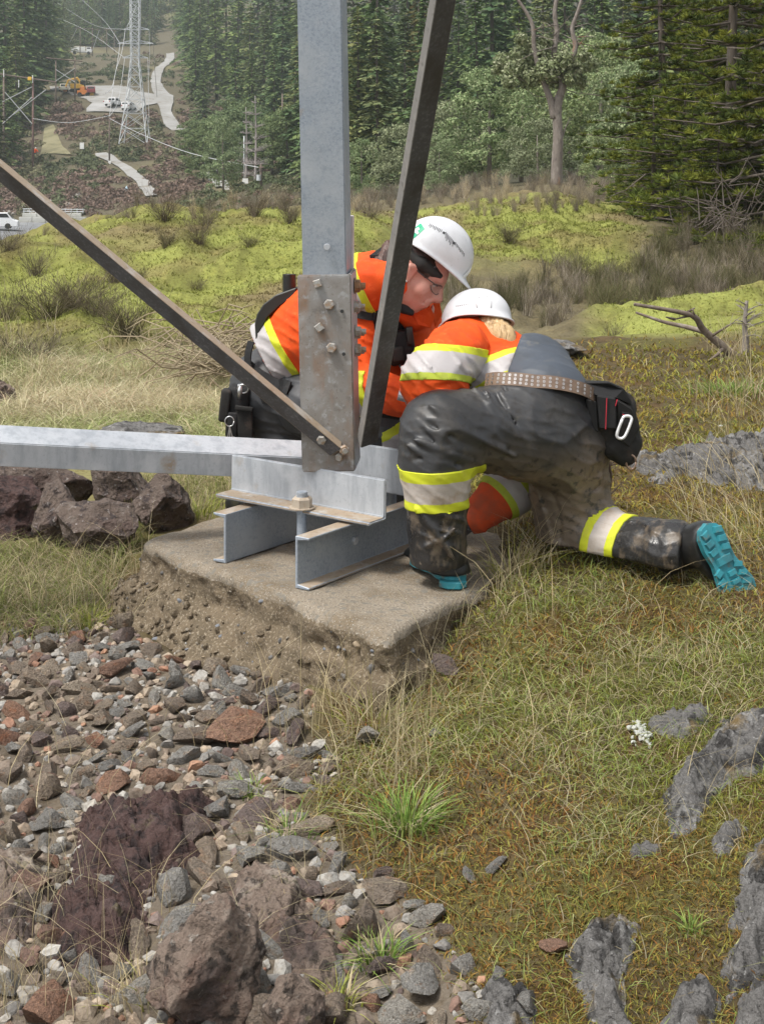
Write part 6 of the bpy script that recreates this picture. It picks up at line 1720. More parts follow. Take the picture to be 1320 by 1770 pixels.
pchA = rbox(W(412, 712, 5.60), (.046, .05, .105), Matrix.Rotation(R_(4), 3, 'Y'), .02, 'tool_pouch', M_black, personA, taper=.9)
rbox(W(390, 700, 5.57), (.020, .035, .062), Matrix.Rotation(R_(6), 3, 'Y'), .010, 'pocket', M_blackdusty, pchA)
rbox(W(424, 735, 5.545), (.030, .012, .066), Matrix.Rotation(R_(-3), 3, 'Y'), .008, 'pocket', M_blackdusty, pchA)
rbox(W(402, 735, 5.545), (.020, .012, .05), Matrix.Rotation(R_(3), 3, 'Y'), .006, 'pocket', M_black, pchA)
rbox(W(422, 706, 5.525), (.034, .010, .008), Matrix.Rotation(R_(8), 3, 'Y'), .003, 'web_loop', M_blackdusty, pchA)
t = MB(); c = W(420, 672, 5.53); t.tube([c + Vector((math.cos(a) * .020, -.01 * math.sin(a), math.sin(a) * .018)) for a in np.linspace(0, 2 * math.pi, 17)], .0028, 6); t.build('ring', M_metal, pchA, smooth=True)
t = MB(); t.tube([W(413, 690, 5.54), W(416, 665, 5.53)], [.008, .011], 10); t.build('tool_handle', M_metal, pchA, smooth=True)
t = MB(); c = W(397, 728, 5.51); t.tube([c + Vector((math.cos(a) * .017, -.004, math.sin(a) * .019)) for a in np.linspace(0, 2 * math.pi, 17)], .0022, 6); t.build('ring', M_metal, pchA, smooth=True)
t = MB()
for x, y in ((393, 763), (398, 768), (403, 760)): t.tube([W(397, 737, 5.51), W(x, y, 5.51)], [.0022, .0028], 5); t.box(W(x, y, 5.51), (.006, .002, .012))
t.build('key', M_metal, pchA)
# wrench held between the two workers
wr = empty('wrench', W(697, 684, 4.98), 'grey steel wrench held between the two kneeling workers', 'wrench')
t = MB(); t.tube([W(700, 676, 4.93), W(706, 700, 5.0), W(712, 730, 5.05)], .010, 10); t.build('handle', M_bolt, wr, smooth=True)
t = MB(); t.tube([W(688, 683, 4.94), W(706, 687, 4.94)], [.017, .019], 12); t.build('socket', M_galv, wr, smooth=False)
# ------------------------------------------------------------------ tree kinds
def foliage_mat(name, ramp, rough=.8):
    return mat(name, attr='Col', obj_ramp=ramp, rough=rough, spec=.15, trans=.2)
M_fol_con = foliage_mat('conifer_needles', [(.98, .93, .80), (1.25, 1.14, .88), (.82, .88, .84), (1.45, 1.26, .86)])
M_fol_arb = foliage_mat('broad_leaves', [(.9, .95, .9), (1.15, 1.1, .95), (1.0, 1.0, 1.0)])
M_fol_pine = foliage_mat('pine_needles', [(.95, .95, .9), (1.1, 1.05, .9)])
M_bark = mat('grey_brown_bark', (.10, .08, .065), rough=.9, layers=[('noise', 6, (.16, .14, .12), .5, .7, 5, (1, 1, .2))], bump=[('noise', 14, .6, .03, 5, (1, 1, .2))])
M_arbbark = mat('arbutus_bark', (.19, .160, .138), rough=.7, layers=[('noise', 1.2, (.30, .13, .05), .60, .68, 4, (1, 1, .4)), ('noise', 9, (.29, .26, .23), .53, .68, 6, (1, 1, .3)), ('noise', 14, (.09, .07, .06), .55, .7, 5, (1, 1, .3))], bump=[('noise', 12, .6, .03, 5, (1, 1, .3))])
M_dead = mat('dead_grey_wood', (.25, .22, .195), rough=.9, layers=[('noise', 9, (.14, .115, .095), .48, .66, 5)], bump=[('noise', 18, .5, .02, 5)])

def cards_mesh(C, D, Nn, Ln, Wd, cols):
    """leaf cards: centres C, long axis D, normals Nn, lengths, widths: kite-shaped quads"""
    D = D / np.linalg.norm(D, axis=1)[:, None]; S = np.cross(D, Nn); S /= np.maximum(np.linalg.norm(S, axis=1), 1e-6)[:, None]
    a = C - D * (Ln * .5)[:, None]; b = C + D * (Ln * .5)[:, None]
    m = C - D * (Ln * .05)[:, None]
    l = m - S * (Wd * .5)[:, None]; r = m + S * (Wd * .5)[:, None]
    V = np.stack([a, l, b, r], 1).reshape(-1, 3)
    F = np.arange(len(C) * 4).reshape(-1, 4)
    return V, F, np.repeat(cols, 4, axis=0)
def conifer_proto(seed, H=20, R=3.4, z0=.10, pal=((.075, .125, .060), (.10, .155, .072), (.135, .19, .085)), dens=1.0, droop=.30, gap=.12, exp=.85):
    r = np.random.default_rng(seed); C, D, N_, L_, W_, Q = [], [], [], [], [], []
    nl = int(40 * dens)
    for li in range(nl):
        t = z0 + (1 - z0) * (li / nl) ** .95; Rl = R * (1 - t) ** exp * r.uniform(.75, 1.12) + .12
        nb = r.integers(6, 9)
        for _ in range(nb):
            if r.random() < gap: continue
            az = r.uniform(0, 6.28); Rb = Rl * r.uniform(.6, 1.12); dirv = np.array([math.cos(az), math.sin(az), 0]); sd = np.array([-dirv[1], dirv[0], 0])
            n = max(3, int(Rb / .38))
            for k in range(n):
                s = .22 + .78 * (k + r.uniform(0, .6)) / n
                p = dirv * Rb * s + np.array([0, 0, t * H - droop * Rb * s ** 1.5 + r.normal(0, .06)])
                for sg in (-1, 1):
                    dd = dirv * .8 + sd * sg * r.uniform(.3, 1.0) + np.array([0, 0, -.35 + r.normal(0, .15)])
                    l = r.uniform(.6, 1.1) * (.52 + .20 * Rb * (1 - .5 * s))
                    C.append(p + dd * l * .35); D.append(dd); N_.append(np.array([r.normal(0, .4), r.normal(0, .4), 1])); L_.append(l); W_.append(l * r.uniform(.42, .66))
                    q = np.array(pal[r.integers(0, len(pal))]) * r.uniform(.8, 1.25); Q.append(q)
    # leader
    for k in range(10):
        C.append(np.array([0, 0, H * (1 - .004 * k) + .1])); D.append(np.array([r.normal(0, .5), r.normal(0, .5), 1.0])); N_.append(r.normal(size=3)); L_.append(.6); W_.append(.15); Q.append(np.array(pal[1]))
    return cards_mesh(np.array(C), np.array(D), np.array(N_), np.array(L_), np.array(W_), np.array(Q))
def leafy_proto(seed, H=6, R=2.6, nclump=80, per=120, leaf=.165, pal=((.19, .255, .13), (.24, .30, .16), (.14, .19, .09), (.31, .35, .21)), z0=.12, rc_=(.45, .9)):
    r = np.random.default_rng(seed); C, Nn, Q = [], [], []
    for _ in range(nclump):
        az = r.uniform(0, 6.28); zz = r.uniform(z0, .97); rad = R * math.sqrt(max(0.02, 1 - ((zz - .45) / .56) ** 2)) * r.uniform(.35, 1.0)
        c = np.array([math.cos(az) * rad, math.sin(az) * rad, zz * H]); cr = r.uniform(*rc_) * R / 2.6
        tint = r.uniform(.78, 1.22)
        n = int(per * r.uniform(.7, 1.2)); u = r.normal(size=(n, 3)); u /= np.linalg.norm(u, axis=1)[:, None]
        u[:, 2] = np.where(u[:, 2] < -.3, -u[:, 2], u[:, 2])
        C.append(c + u * cr * r.uniform(.55, 1.05, n)[:, None] * np.array([1, 1, .75])); Nn.append(u + r.normal(0, .45, (n, 3)))
        Q.append(np.array(pal)[r.integers(0, len(pal), n)] * tint * r.uniform(.8, 1.2, n)[:, None])
    C, Nn, Q = np.concatenate(C), np.concatenate(Nn), np.concatenate(Q); n = len(C)
    return cards_mesh(C, np.cross(Nn, r.normal(size=(n, 3))), Nn, r.uniform(.7, 1.3, n) * leaf, r.uniform(.45, .75, n) * leaf, Q)
def pine_proto(seed, H=12, R=3.2, z0=.10, pal=((.135, .16, .030), (.105, .14, .030), (.17, .19, .035), (.065, .09, .028))):
    r = np.random.default_rng(seed); C, D, Q, L_ = [], [], [], []; limbs = []
    nl = 26
    for li in range(nl):
        t = z0 + (.98 - z0) * li / nl; Rl = R * (1 - t) ** .6 * r.uniform(.8, 1.1)
        for _ in range(r.integers(5, 7)):
            az = r.uniform(0, 6.28); Rb = Rl * r.uniform(.55, 1.12); dirv = np.array([math.cos(az), math.sin(az), 0]); sd = np.array([-dirv[1], dirv[0], 0])
            limbs.append([(0, 0, t * H), tuple(dirv * Rb * .55 + np.array([0, 0, t * H - .10 * Rb])), tuple(dirv * Rb + np.array([0, 0, t * H - .05 * Rb]))])
            n = max(3, int(Rb / .17))
            for k in range(n):
                s = .25 + .75 * (k + r.random()) / n
                p = dirv * Rb * s + sd * r.normal(0, .18 * Rb * s) + np.array([0, 0, t * H - .14 * Rb * s * (1.4 - s) + r.normal(0, .05)])
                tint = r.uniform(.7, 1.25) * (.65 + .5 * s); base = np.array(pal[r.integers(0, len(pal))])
                m = 30
                u = r.normal(size=(m, 3)); u[:, 2] = np.abs(u[:, 2]) * .8 + .1; u += dirv * .7; u /= np.linalg.norm(u, axis=1)[:, None]
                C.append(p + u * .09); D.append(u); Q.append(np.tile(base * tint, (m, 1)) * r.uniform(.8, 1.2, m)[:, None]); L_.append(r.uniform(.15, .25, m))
    C, D, Q, L_ = np.concatenate(C), np.concatenate(D), np.concatenate(Q), np.concatenate(L_)
    return cards_mesh(C, D, r.normal(size=C.shape), L_, L_ * .15, Q), limbs
def tree_proto(crown, M_f, H, tr, limbs=None, bark=None, trunk_top=.97):
    """thing with children crown and trunk, at the origin; returns the Empty"""
    root = empty('conifer_tree', (0, 0, 0))
    V, F, Q = crown; mk('crown', V, F, M_f, root, col=Q, local=True)
    t = MB(); t.tube([(0, 0, -.6), (.02 * H * .1, 0, H * .33), (0, .01 * H * .1, H * .66), (0, 0, H * trunk_top)], [tr * 1.15, tr * .8, tr * .45, .02], 8)
    if limbs:
        for l in limbs: t.tube(l, [.045, .03, .012], 4, cap=False)
    t.build('trunk', bark or M_bark, root, smooth=True, local=True)
    return root
CON = [tree_proto(conifer_proto(1, 20, 4.2), M_fol_con, 20, .26), tree_proto(conifer_proto(2, 20, 3.4, .04, dens=1.05), M_fol_con, 20, .24),
       tree_proto(conifer_proto(3, 20, 4.6, .10, gap=.25, droop=.4), M_fol_con, 20, .28), tree_proto(conifer_proto(4, 20, 4.0, .05, pal=((.11, .15, .08), (.14, .175, .09), (.17, .20, .105))), M_fol_con, 20, .24),
       tree_proto(conifer_proto(5, 20, 4.2, .14, gap=.3, pal=((.13, .115, .07), (.105, .11, .062), (.09, .105, .058))), M_fol_con, 20, .24)]
ARB = [tree_proto(leafy_proto(11), M_fol_arb, 6, .13, trunk_top=.8, bark=M_arbbark), tree_proto(leafy_proto(12, 7, 2.4, 84, 115, .165), M_fol_arb, 7, .14, trunk_top=.8, bark=M_arbbark),
       tree_proto(leafy_proto(13, 5, 2.8, 74, 115, .165, pal=((.20, .235, .155), (.25, .28, .19), (.15, .175, .11))), M_fol_arb, 5, .12, trunk_top=.8, bark=M_arbbark),
       tree_proto(leafy_proto(14, 9, 3.0, 90, 75, .30, pal=((.10, .145, .07), (.13, .175, .085), (.16, .20, .10))), M_fol_arb, 9, .18, trunk_top=.8)]
_pp = [pine_proto(21, 12, 2.9, .03), pine_proto(22, 12, 3.4, .06)]
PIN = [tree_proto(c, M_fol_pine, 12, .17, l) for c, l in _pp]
used = set()
tr = random.Random(5)
def plant(protos, i, px, py_or_none, d, H, H0, name, label, group, wide=1.0):
    src = protos[i % len(protos)]
    if id(src) not in used: o = src; used.add(id(src))
    else: o = copy_tree(src)
    x = (px - 660) * d / FPX
    o.location = (x, d, gz(x, d) - .15); s = H / H0; o.scale = (s * wide, s * wide, s); o.rotation_euler = (tr.gauss(0, .02), tr.gauss(0, .02), tr.uniform(0, 6.28))
    o.name = name
    tag(o, label, 'tree', group)
    return o
# far forest at the top of the cleared strip
for d, n, x0, x1, h in ((585, 26, 70, 350, 19), (630, 26, 60, 370, 23), (690, 26, 40, 420, 26), (760, 24, 40, 460, 27), (840, 22, 40, 520, 28)):
    for k in range(n):
        px = x0 + (x1 - x0) * (k + tr.uniform(.1, .9)) / n
        if d < 600 and 262 < px < 322: continue
        if d < 660 and 283 < px < 302: continue
        plant(CON, tr.randrange(4), px, 0, d * tr.uniform(.98, 1.02), h * tr.uniform(.75, 1.15), 20, 'conifer_tree', ('front-row' if d < 600 else 'second-row' if d < 660 else 'hindmost') + ' far conifer above the cleared strip, ' + ('left of the pylon' if px < 210 else 'right of the winding track' if px > 300 else 'behind the pylon'), 'far conifers closing the cleared strip')
# left stand
for px, d, h in ((-50, 300, 40), (-15, 330, 42), (12, 300, 36), (28, 345, 44), (45, 325, 36), (62, 350, 40), (80, 380, 36), (-30, 262, 26), (8, 255, 22), (-8, 240, 19), (30, 290, 22), (20, 268, 14), (70, 420, 34), (92, 440, 30), (52, 400, 44), (100, 500, 26), (112, 520, 22), (84, 470, 30)):
    plant(CON, tr.randrange(5), px, 0, d, h * tr.uniform(.95, 1.05), 20, 'conifer_tree', ('short' if h < 24 else 'tall') + ' dark conifer of the upper left stand' + (' behind the H-frame pole' if px < 60 else ' at its right end'), 'conifers of the upper left stand', 1.1)
# stand right of the cleared strip
for px, d, h in ((330, 430, 30), (345, 380, 28), (322, 520, 24), (360, 420, 34), (375, 340, 27), (392, 400, 38), (410, 330, 30), (428, 300, 25), (445, 380, 38), (455, 280, 24), (470, 310, 30), (486, 270, 26), (500, 330, 36), (515, 260, 24), (530, 300, 30), (350, 300, 16), (338, 330, 20), (410, 260, 18), (436, 250, 19), (475, 235, 20), (505, 225, 19), (366, 460, 34), (330, 460, 30), (312, 560, 22), (318, 610, 26), (340, 620, 30), (420, 480, 40), (470, 460, 44), (520, 450, 44)):
    plant(CON, tr.randrange(4), px, 0, d, h * tr.uniform(.92, 1.08), 20, 'conifer_tree', ('near' if d < 285 else 'middle' if d < 400 else 'far') + ' dark conifer right of the cleared strip' + (', beside the steel leg' if px > 450 else ', next to the track' if px < 370 else ''), 'conifers right of the cleared strip', 1.05)
for px, d, h in ((352, 210, 8.5), (378, 205, 9), (408, 195, 9.5), (335, 230, 8), (440, 190, 9), (470, 185, 8), (498, 180, 8.5), (395, 235, 10), (430, 225, 10)):
    plant(ARB, 3, px, 0, d, h, 9, 'broadleaf_tree', 'round mid-green broadleaf tree at the foot of the conifers right of the cleared strip', 'broadleaf trees right of the cleared strip', 1.1)
plant(ARB, 1, 386, 0, 150, 8.2, 7, 'broadleaf_tree', 'single olive-green tree beside the short gravel path', None, .75)
# wall of trees on the right
rows = [(300, 16, 500, 1330, 38), (235, 16, 520, 1340, 34), (180, 15, 500, 1350, 28), (140, 13, 510, 1340, 22)]
for d, n, x0, x1, h in rows:
    for k in range(n):
        px = x0 + (x1 - x0) * (k + tr.uniform(.05, .95)) / n
        plant(CON, tr.randrange(5), px, 0, d * tr.uniform(.94, 1.06), h * tr.uniform(.75, 1.15), 20, 'conifer_tree', ('nearer' if d < 170 else 'mid-depth' if d < 250 else 'farthest') + ' conifer of the forest wall behind the ' + ('steel leg' if px < 640 else 'right-hand brace' if px < 800 else 'bare arbutus' if px < 1050 else 'pines'), 'conifers of the right forest wall', 1.0)
for px, d, h, lab in ((655, 105, 12.5, 'pale green young conifer just right of the steel leg'), (592, 112, 11, 'slim young conifer right behind the upper steel leg'), (735, 100, 13, 'young conifer behind the right-hand brace'), (560, 118, 12, 'conifer hidden by the steel leg'), (700, 125, 15, 'taller conifer behind the young ones near the brace'), (830, 120, 16, 'dark conifer left of the arbutus crown'), (890, 118, 15, 'dark conifer directly behind the arbutus'), (1040, 110, 16, 'dark conifer between arbutus and pines'), (1120, 90, 14, 'conifer behind the left edge of the pines'), (620, 135, 16, 'broad conifer between leg and brace')):
    plant(CON, 3 if px < 720 else 1, px, 0, d, h, 20, 'conifer_tree', lab, None, 1.15)
for px, d, h, i, lab in ((845, 66, 4.4, 0, 'grey-green bushy arbutus left of the bare trunk'), (900, 70, 4.6, 1, 'rounded grey-green arbutus touching the left of the bare trunk'), (790, 72, 3.6, 2, 'low grey-green arbutus beside the brace'), (1035, 64, 5.2, 0, 'grey-green arbutus right of the bare trunk'), (1085, 60, 4.4, 1, 'tall grey-green arbutus against the pines'), (985, 74, 4.2, 2, 'grey-green bush behind the bare trunk'), (700, 76, 3.0, 2, 'small grey-green bush behind the brace'), (625, 80, 2.8, 1, 'small grey bush beside the steel leg'), (930, 58, 2.2, 2, 'low olive bush at the foot of the bare trunk'), (1040, 52, 1.8, 0, 'low bush at the forest edge right of the trunk'), (760, 64, 2.2, 1, 'low olive bush by the white helmet'), (1000, 90, 7.5, 1, 'pale arbutus crown between the bare trunk and the pines')):
    plant(ARB, i, px, 0, d, h * 1.22, (6, 7, 5)[i], 'arbutus_tree', lab, None, 1.0)
for px, d, h, i, lab in ((1255, 27, 9, 0, 'big yellow-green pine at the upper right'), (1150, 33, 8, 1, 'yellow-green pine with layered branches left of the big one'), (1345, 24, 9, 1, 'yellow-green pine cut by the right picture edge'), (1205, 38, 11, 0, 'darker pine behind the yellow-green ones'), (1305, 36, 12, 1, 'tall pine behind the right edge'), (1130, 29, 2.8, 0, 'low young pine under the left pine'), (1235, 25, 2.2, 1, 'low young pine in the deadwood at the right'), (1290, 26, 3.0, 0, 'young pine filling the base of the big pine'), (1180, 31, 3.6, 1, 'young pine between the two left pines'), (1360, 21, 1.5, 0, 'low green pine bough at the right edge above the scrub')):
    plant(PIN, i, px, 0, d, h, 12, 'pine_tree', lab, None, 1.05 if h > 4 else 1.9)
for o in CON + ARB + PIN:
    if id(o) not in used: o.location = (0, 5000, 0)

# the bare arbutus: trunk and limbs built to its own shape, leaf clumps on the left
ab = empty('arbutus_tree', hit(961, 322, 40, 60), 'old arbutus with grey and orange peeling trunk, bare twisted top and one leafy side', 'tree')
AD = ab.location.y
def A_(px, py, dd=0): return W(px, py, AD + dd)
t = MB()
t.tube(dense([A_(961, 326), A_(962, 280), A_(964, 235), A_(962, 195), A_(966, 165)], 3), [.26] + [.23 - .006 * i for i in range(12)], 10)
t.tube(dense([A_(958, 205), A_(953, 180), A_(946, 160), A_(938, 140), A_(930, 118)], 3), [.17 - .008 * i for i in range(13)], 8)
t.tube(dense([A_(966, 168), A_(972, 145), A_(962, 120, .4), A_(957, 90, .4), A_(962, 55, .5), A_(958, 20, .5), A_(968, -30, .5)], 3), [.16 - .005 * i for i in range(19)], 8)
t.tube(dense([A_(970, 150), A_(985, 110), A_(994, 80), A_(988, 50), A_(998, 20), A_(1010, -20)], 3), [.13 - .005 * i for i in range(16)], 7)
t.tube(dense([A_(930, 118), A_(922, 80), A_(920, 45), A_(905, 15), A_(880, -20)], 3), [.11 - .005 * i for i in range(13)], 7)
t.tube(dense([A_(948, 150), A_(930, 138), A_(905, 140), A_(890, 130)], 3), [.06, .055, .05, .045, .04, .04, .03, .03, .025, .02], 6)
t.tube(dense([A_(965, 260), A_(975, 225), A_(985, 205)], 3), [.05, .045, .04, .03, .025, .02, .015], 6)
tr2 = random.Random(9)
for i in range(46):
    bx, by = tr2.choice([(958, 60), (990, 90), (960, 100), (994, 60), (920, 60), (968, 150), (985, 120)])
    a = tr2.uniform(-.4, 3.5); l = tr2.uniform(25, 70)
    p0 = A_(bx + tr2.uniform(-4, 4), by + tr2.uniform(-20, 20), .3); p2 = A_(bx + math.cos(a) * l, by - math.sin(a) * l * .7, tr2.uniform(-1, 1.2))
    t.tube([p0, p0.lerp(p2, .5) + Vector((tr2.gauss(0, .1), 0, tr2.gauss(0, .12))), p2], [.03, .018, .006], 4, cap=False)
t.build('trunk', M_arbbark, ab, smooth=True)
rA = np.random.default_rng(31); Cc, Nn, Qq = [], [], []
for (px, py, rad, n) in ((905, 110, 24, 150), (930, 95, 22, 130), (885, 120, 18, 110), (945, 120, 22, 120), (915, 135, 20, 110), (975, 105, 20, 110), (1000, 120, 16, 70), (960, 135, 20, 100), (920, 80, 16, 70), (1010, 95, 12, 40), (895, 95, 16, 80), (985, 135, 15, 60), (868, 106, 17, 70), (880, 142, 13, 50), (1022, 112, 15, 50), (1004, 142, 13, 45), (942, 72, 13, 50), (858, 122, 10, 30), (900, 68, 12, 40)):
    c = np.array(A_(px, py, rA.uniform(-.5, .6))); m = n * 6; u = rA.normal(size=(m, 3)); u /= np.linalg.norm(u, axis=1)[:, None]
    Cc.append(c + u * (rad * AD / FPX) * rA.uniform(.4, 1.1, m)[:, None]); Nn.append(u + rA.normal(0, .5, (m, 3)))
    Qq.append(np.array([(.21, .25, .12), (.27, .30, .16), (.16, .19, .09), (.33, .35, .22)])[rA.integers(0, 4, m)] * rA.uniform(.8, 1.2, m)[:, None])
Cc, Nn, Qq = np.concatenate(Cc), np.concatenate(Nn), np.concatenate(Qq)
V, F, Q = cards_mesh(Cc, np.cross(Nn, rA.normal(size=Nn.shape)), Nn, rA.uniform(.11, .20, len(Cc)), rA.uniform(.06, .10, len(Cc)), Qq)
mk('crown', V, F, mat('arbutus_leaves', attr='Col', rough=.55, spec=.3, trans=.2), ab, col=Q)

# dead trees and loose dead wood
def twig_tree(name, base, pts, rads, n, seed, label, cat, spread, mat_=None, lean=0, lo=.25):
    root = empty(name, base, label, cat); b = MB(); r = random.Random(seed)
    P = dense([Vector(p) for p in pts], 4); b.tube(P, [rads[0] + (rads[1] - rads[0]) * i / (len(P) - 1) for i in range(len(P))], 6)
    for i in range(n):
        k = r.uniform(lo, 1); p = P[int(k * (len(P) - 1))]; a = r.uniform(0, 6.28); l = spread * (1.15 - k) * r.uniform(.5, 1.1) + .1 * spread
        q = p + Vector((math.cos(a) * l, math.sin(a) * l, l * r.uniform(.0, .5)))
        mid = p.lerp(q, .5) + Vector((0, 0, .06 * l)); b.tube([p, mid, q], [rads[0] * .22, rads[0] * .14, rads[0] * .05], 4, cap=False)
        for _ in range(4):
            s = p.lerp(q, r.uniform(.3, .95)); e = s + Vector((r.gauss(0, .25) * l, r.gauss(0, .25) * l, r.uniform(-.02, .35) * l)); b.tube([s, e], [rads[0] * .09, rads[0] * .03], 3, cap=False)
    b.build('trunk', mat_ or M_dead, root, smooth=True)
    return root
for px, py, top, d, sp_, lab in ((441, 318, 165, 170, 2.6, 'bare grey dead conifer beside the short gravel path'), (425, 318, 190, 172, 1.8, 'smaller bare grey tree left of the dead conifer')):
    b0 = hit(px, py, 100, 260); d = b0.y; H = (py - top) * d / FPX
    twig_tree('dead_tree', b0, [b0, b0 + Vector((.1, 0, H * .5)), b0 + Vector((0, 0, H))], (.18, .03), 70, px, lab, 'tree', sp_, mat('pale_dead_wood', (.33, .29, .28), rough=.9), lo=.2)
db = W(1283, 622, 8.75)
root = empty('dead_branch', db, 'forked dead branch lying over the moss at the right', 'branch'); b = MB()
def D_(px, py, dd=0): return W(px, py, 8.75 + dd)
b.tube(dense([D_(1275, 620), D_(1250, 600, -.02), D_(1215, 570, -.05), D_(1200, 548, -.1), D_(1165, 538, -.15), D_(1095, 526, -.2)], 4), [.030 - .001 * i for i in range(21)], 7)
b.tube(dense([D_(1222, 575, -.04), D_(1185, 565, .05), D_(1145, 556, .1), D_(1098, 540, .15)], 4), [.019 - .001 * i for i in range(13)], 6)
b.tube(dense([D_(1250, 600), D_(1240, 612, -.1), D_(1222, 625, -.15)], 4), [.014 - .001 * i for i in range(9)], 5)
for (x0, y0, x1, y1) in ((1200, 548, 1196, 535), (1195, 545, 1165, 552), (1185, 541, 1200, 532), (1165, 552, 1150, 548), (1230, 580, 1262, 560)):
    b.tube([D_(x0, y0, -.1), D_(x1, y1, -.14)], [.010, .004], 5)
b.build('limb', mat('weathered_bark', (.16, .125, .10), rough=.9, layers=[('noise', 12, (.27, .235, .20), .5, .66, 6), ('noise', 30, (.08, .06, .05), .52, .68, 5)], bump=[('noise', 20, .6, .01, 6)]), root, smooth=True)
twig_tree('dead_stump', hit(1288, 628, 5, 9.6), [W(1286, 628, 8.9), W(1288, 590, 8.9), W(1286, 560, 8.9), W(1290, 520, 8.9)], (.026, .009), 12, 77, 'upright dead stem at the right edge beside the forked branch', 'stem', .35, None, lo=.4)
twig_tree('dead_sapling', hit(1052, 888, 4, 6), [W(1052, 888, 5.05), W(1050, 850, 5.05), W(1053, 820, 5.02), W(1049, 795, 5.0)], (.013, .006), 5, 78, 'dead brown stem rising behind the bent knee', 'stem', .12, mat('brown_stem', (.10, .065, .05), rough=.9), lo=.3)
root = empty('brush_pile', hit(375, 640, 9, 13), 'tangled pile of pale dead broom twigs behind the left worker', 'brush'); b = MB(); r3 = random.Random(3)
for i in range(230):
    px = r3.gauss(385, 34); py = 655 - abs(r3.gauss(0, 1)) * 42; d0 = r3.uniform(9.2, 10.6); a = r3.gauss(.5, .7); l = r3.uniform(.25, .75)
    p0 = W(px, py, d0); dv = Vector((math.cos(a) * r3.choice((-1, 1, 1)), r3.gauss(0, .3), math.sin(a) * .5 - .1)); q = p0 + dv * l
    b.tube([p0, p0.lerp(q, .35) + Vector((0, 0, r3.gauss(.03, .05))), p0.lerp(q, .7) + Vector((0, 0, r3.gauss(.03, .05))), q + Vector((0, 0, -.06))], [.007, .006, .005, .002], 4, cap=False)
b.build('twigs', mat('straw_twigs', (.30, .245, .16), rough=.9, layers=[('noise', 5, (.20, .155, .10), .45, .65)]), root, smooth=True, kind='stuff')
root = empty('deadwood_tangle', hit(1255, 420, 20, 30), 'tangle of grey dead branches under the pines at the right', 'brush'); b = MB()
for i in range(75):
    px = r3.gauss(1262, 40); py = 395 - abs(r3.gauss(0, 1)) * 36; d0 = r3.uniform(21.5, 23.5); a = r3.uniform(0, 6.28); l = r3.uniform(.3, .9)
    p0 = W(px, py, d0); q = p0 + Vector((math.cos(a) * l, r3.gauss(0, .3) * l, math.sin(a) * l * .7)); b.tube([p0, p0.lerp(q, .5) + Vector((0, 0, r3.gauss(0, .08))), q], [.012, .008, .004], 4, cap=False)
b.build('branches', M_bark, root, smooth=True, kind='stuff')
lg0, lg1 = hit(1085, 372, 24, 34), hit(1195, 425, 20, 30)
root = empty('fallen_log', lg0, 'dark fallen log lying down the right side of the moss knoll', 'log'); b = MB(); b.tube(dense([lg0 + Vector((0, 0, .10)), lg0.lerp(lg1, .5) + Vector((0, 0, .12)), lg1 + Vector((0, 0, .08))], 5), .09, 8); b.build('stem', M_bark, root, smooth=True)

# ------------------------------------------------------------------ broom bushes and scrub
def broom_proto(seed, n=120, h=1.0, w=.010, spread=.75, pal=((.115, .108, .052), (.14, .13, .068), (.095, .105, .044), (.17, .145, .09))):
    r = np.random.default_rng(seed); az = r.uniform(0, 6.28, n); base = r.normal(0, .06, (n, 3)) * np.array([1, 1, 0])
    hh = r.uniform(.45, 1.0, n) * h
    v, f, c = blades(base, hh, np.full(n, w), np.abs(r.normal(spread * .6, .28, n)), az, np.array(pal)[r.integers(0, len(pal), n)] * r.uniform(.75, 1.25, n)[:, None], 3, .4, r)
    # side twigs
    k = 3 * n; i = r.integers(0, n, k); s = r.uniform(.35, .9, k)
    dirv = np.stack([np.cos(az), np.sin(az), np.zeros(n)], 1)
    b2 = base[i] + dirv[i] * (hh[i] * spread * .45 * s ** 1.4)[:, None] + np.array([0, 0, 1]) * (hh[i] * s * .9)[:, None]
    v2, f2, c2 = blades(b2, r.uniform(.12, .32, k) * h, np.full(k, w * .7), r.uniform(.1, .9, k), az[i] + r.normal(0, .9, k), np.array(pal)[r.integers(0, len(pal), k)] * r.uniform(.75, 1.3, k)[:, None], 2, .4, r)
    return np.concatenate([v, v2]), np.concatenate([f, f2 + len(v)]), np.concatenate([c, c2])
BR_G = [broom_proto(s, 70) for s in (1, 2, 3)]
BR_B = [broom_proto(s, 60, pal=((.22, .185, .145), (.18, .145, .11), (.28, .245, .195), (.15, .13, .085))) for s in (4, 5, 6)]
BR_S = [broom_proto(s, 60, spread=.6, pal=((.36, .30, .20), (.31, .25, .165), (.42, .36, .25))) for s in (7, 8)]
M_broom = mat('broom_twigs', attr='Col', rough=.85, spec=.15, trans=.1)
BMESH = []
_DP = ((.10, .088, .05), (.13, .108, .068), (.08, .08, .04), (.17, .14, .095))
for v, f, c in [broom_proto(s, 200, spread=1.25, pal=_DP, w=.0075) for s in (41, 42)] + [broom_proto(s, 170, spread=1.45, w=.007, pal=((.12, .098, .07), (.10, .08, .058), (.16, .135, .10))) for s in (43, 44)]:
    o = mk('broom_bush', v, f, M_broom, col=c, local=True); BMESH.append(o.data); bpy.data.objects.remove(o)
def bush(px, py, hp, i, label, group=None, wide=1.0):
    h = hit(px, py, 9.5, 60); o = bpy.data.objects.new('broom_bush', BMESH[i % 4]); COL.objects.link(o)
    s = hp * h.y / FPX * 1.3; o.location = (h.x, h.y, h.z - .03); o.scale = (s * wide, s * wide, s); o.rotation_euler = (0, 0, tr.uniform(0, 6.28))
    return tag(o, label, 'bush', group)
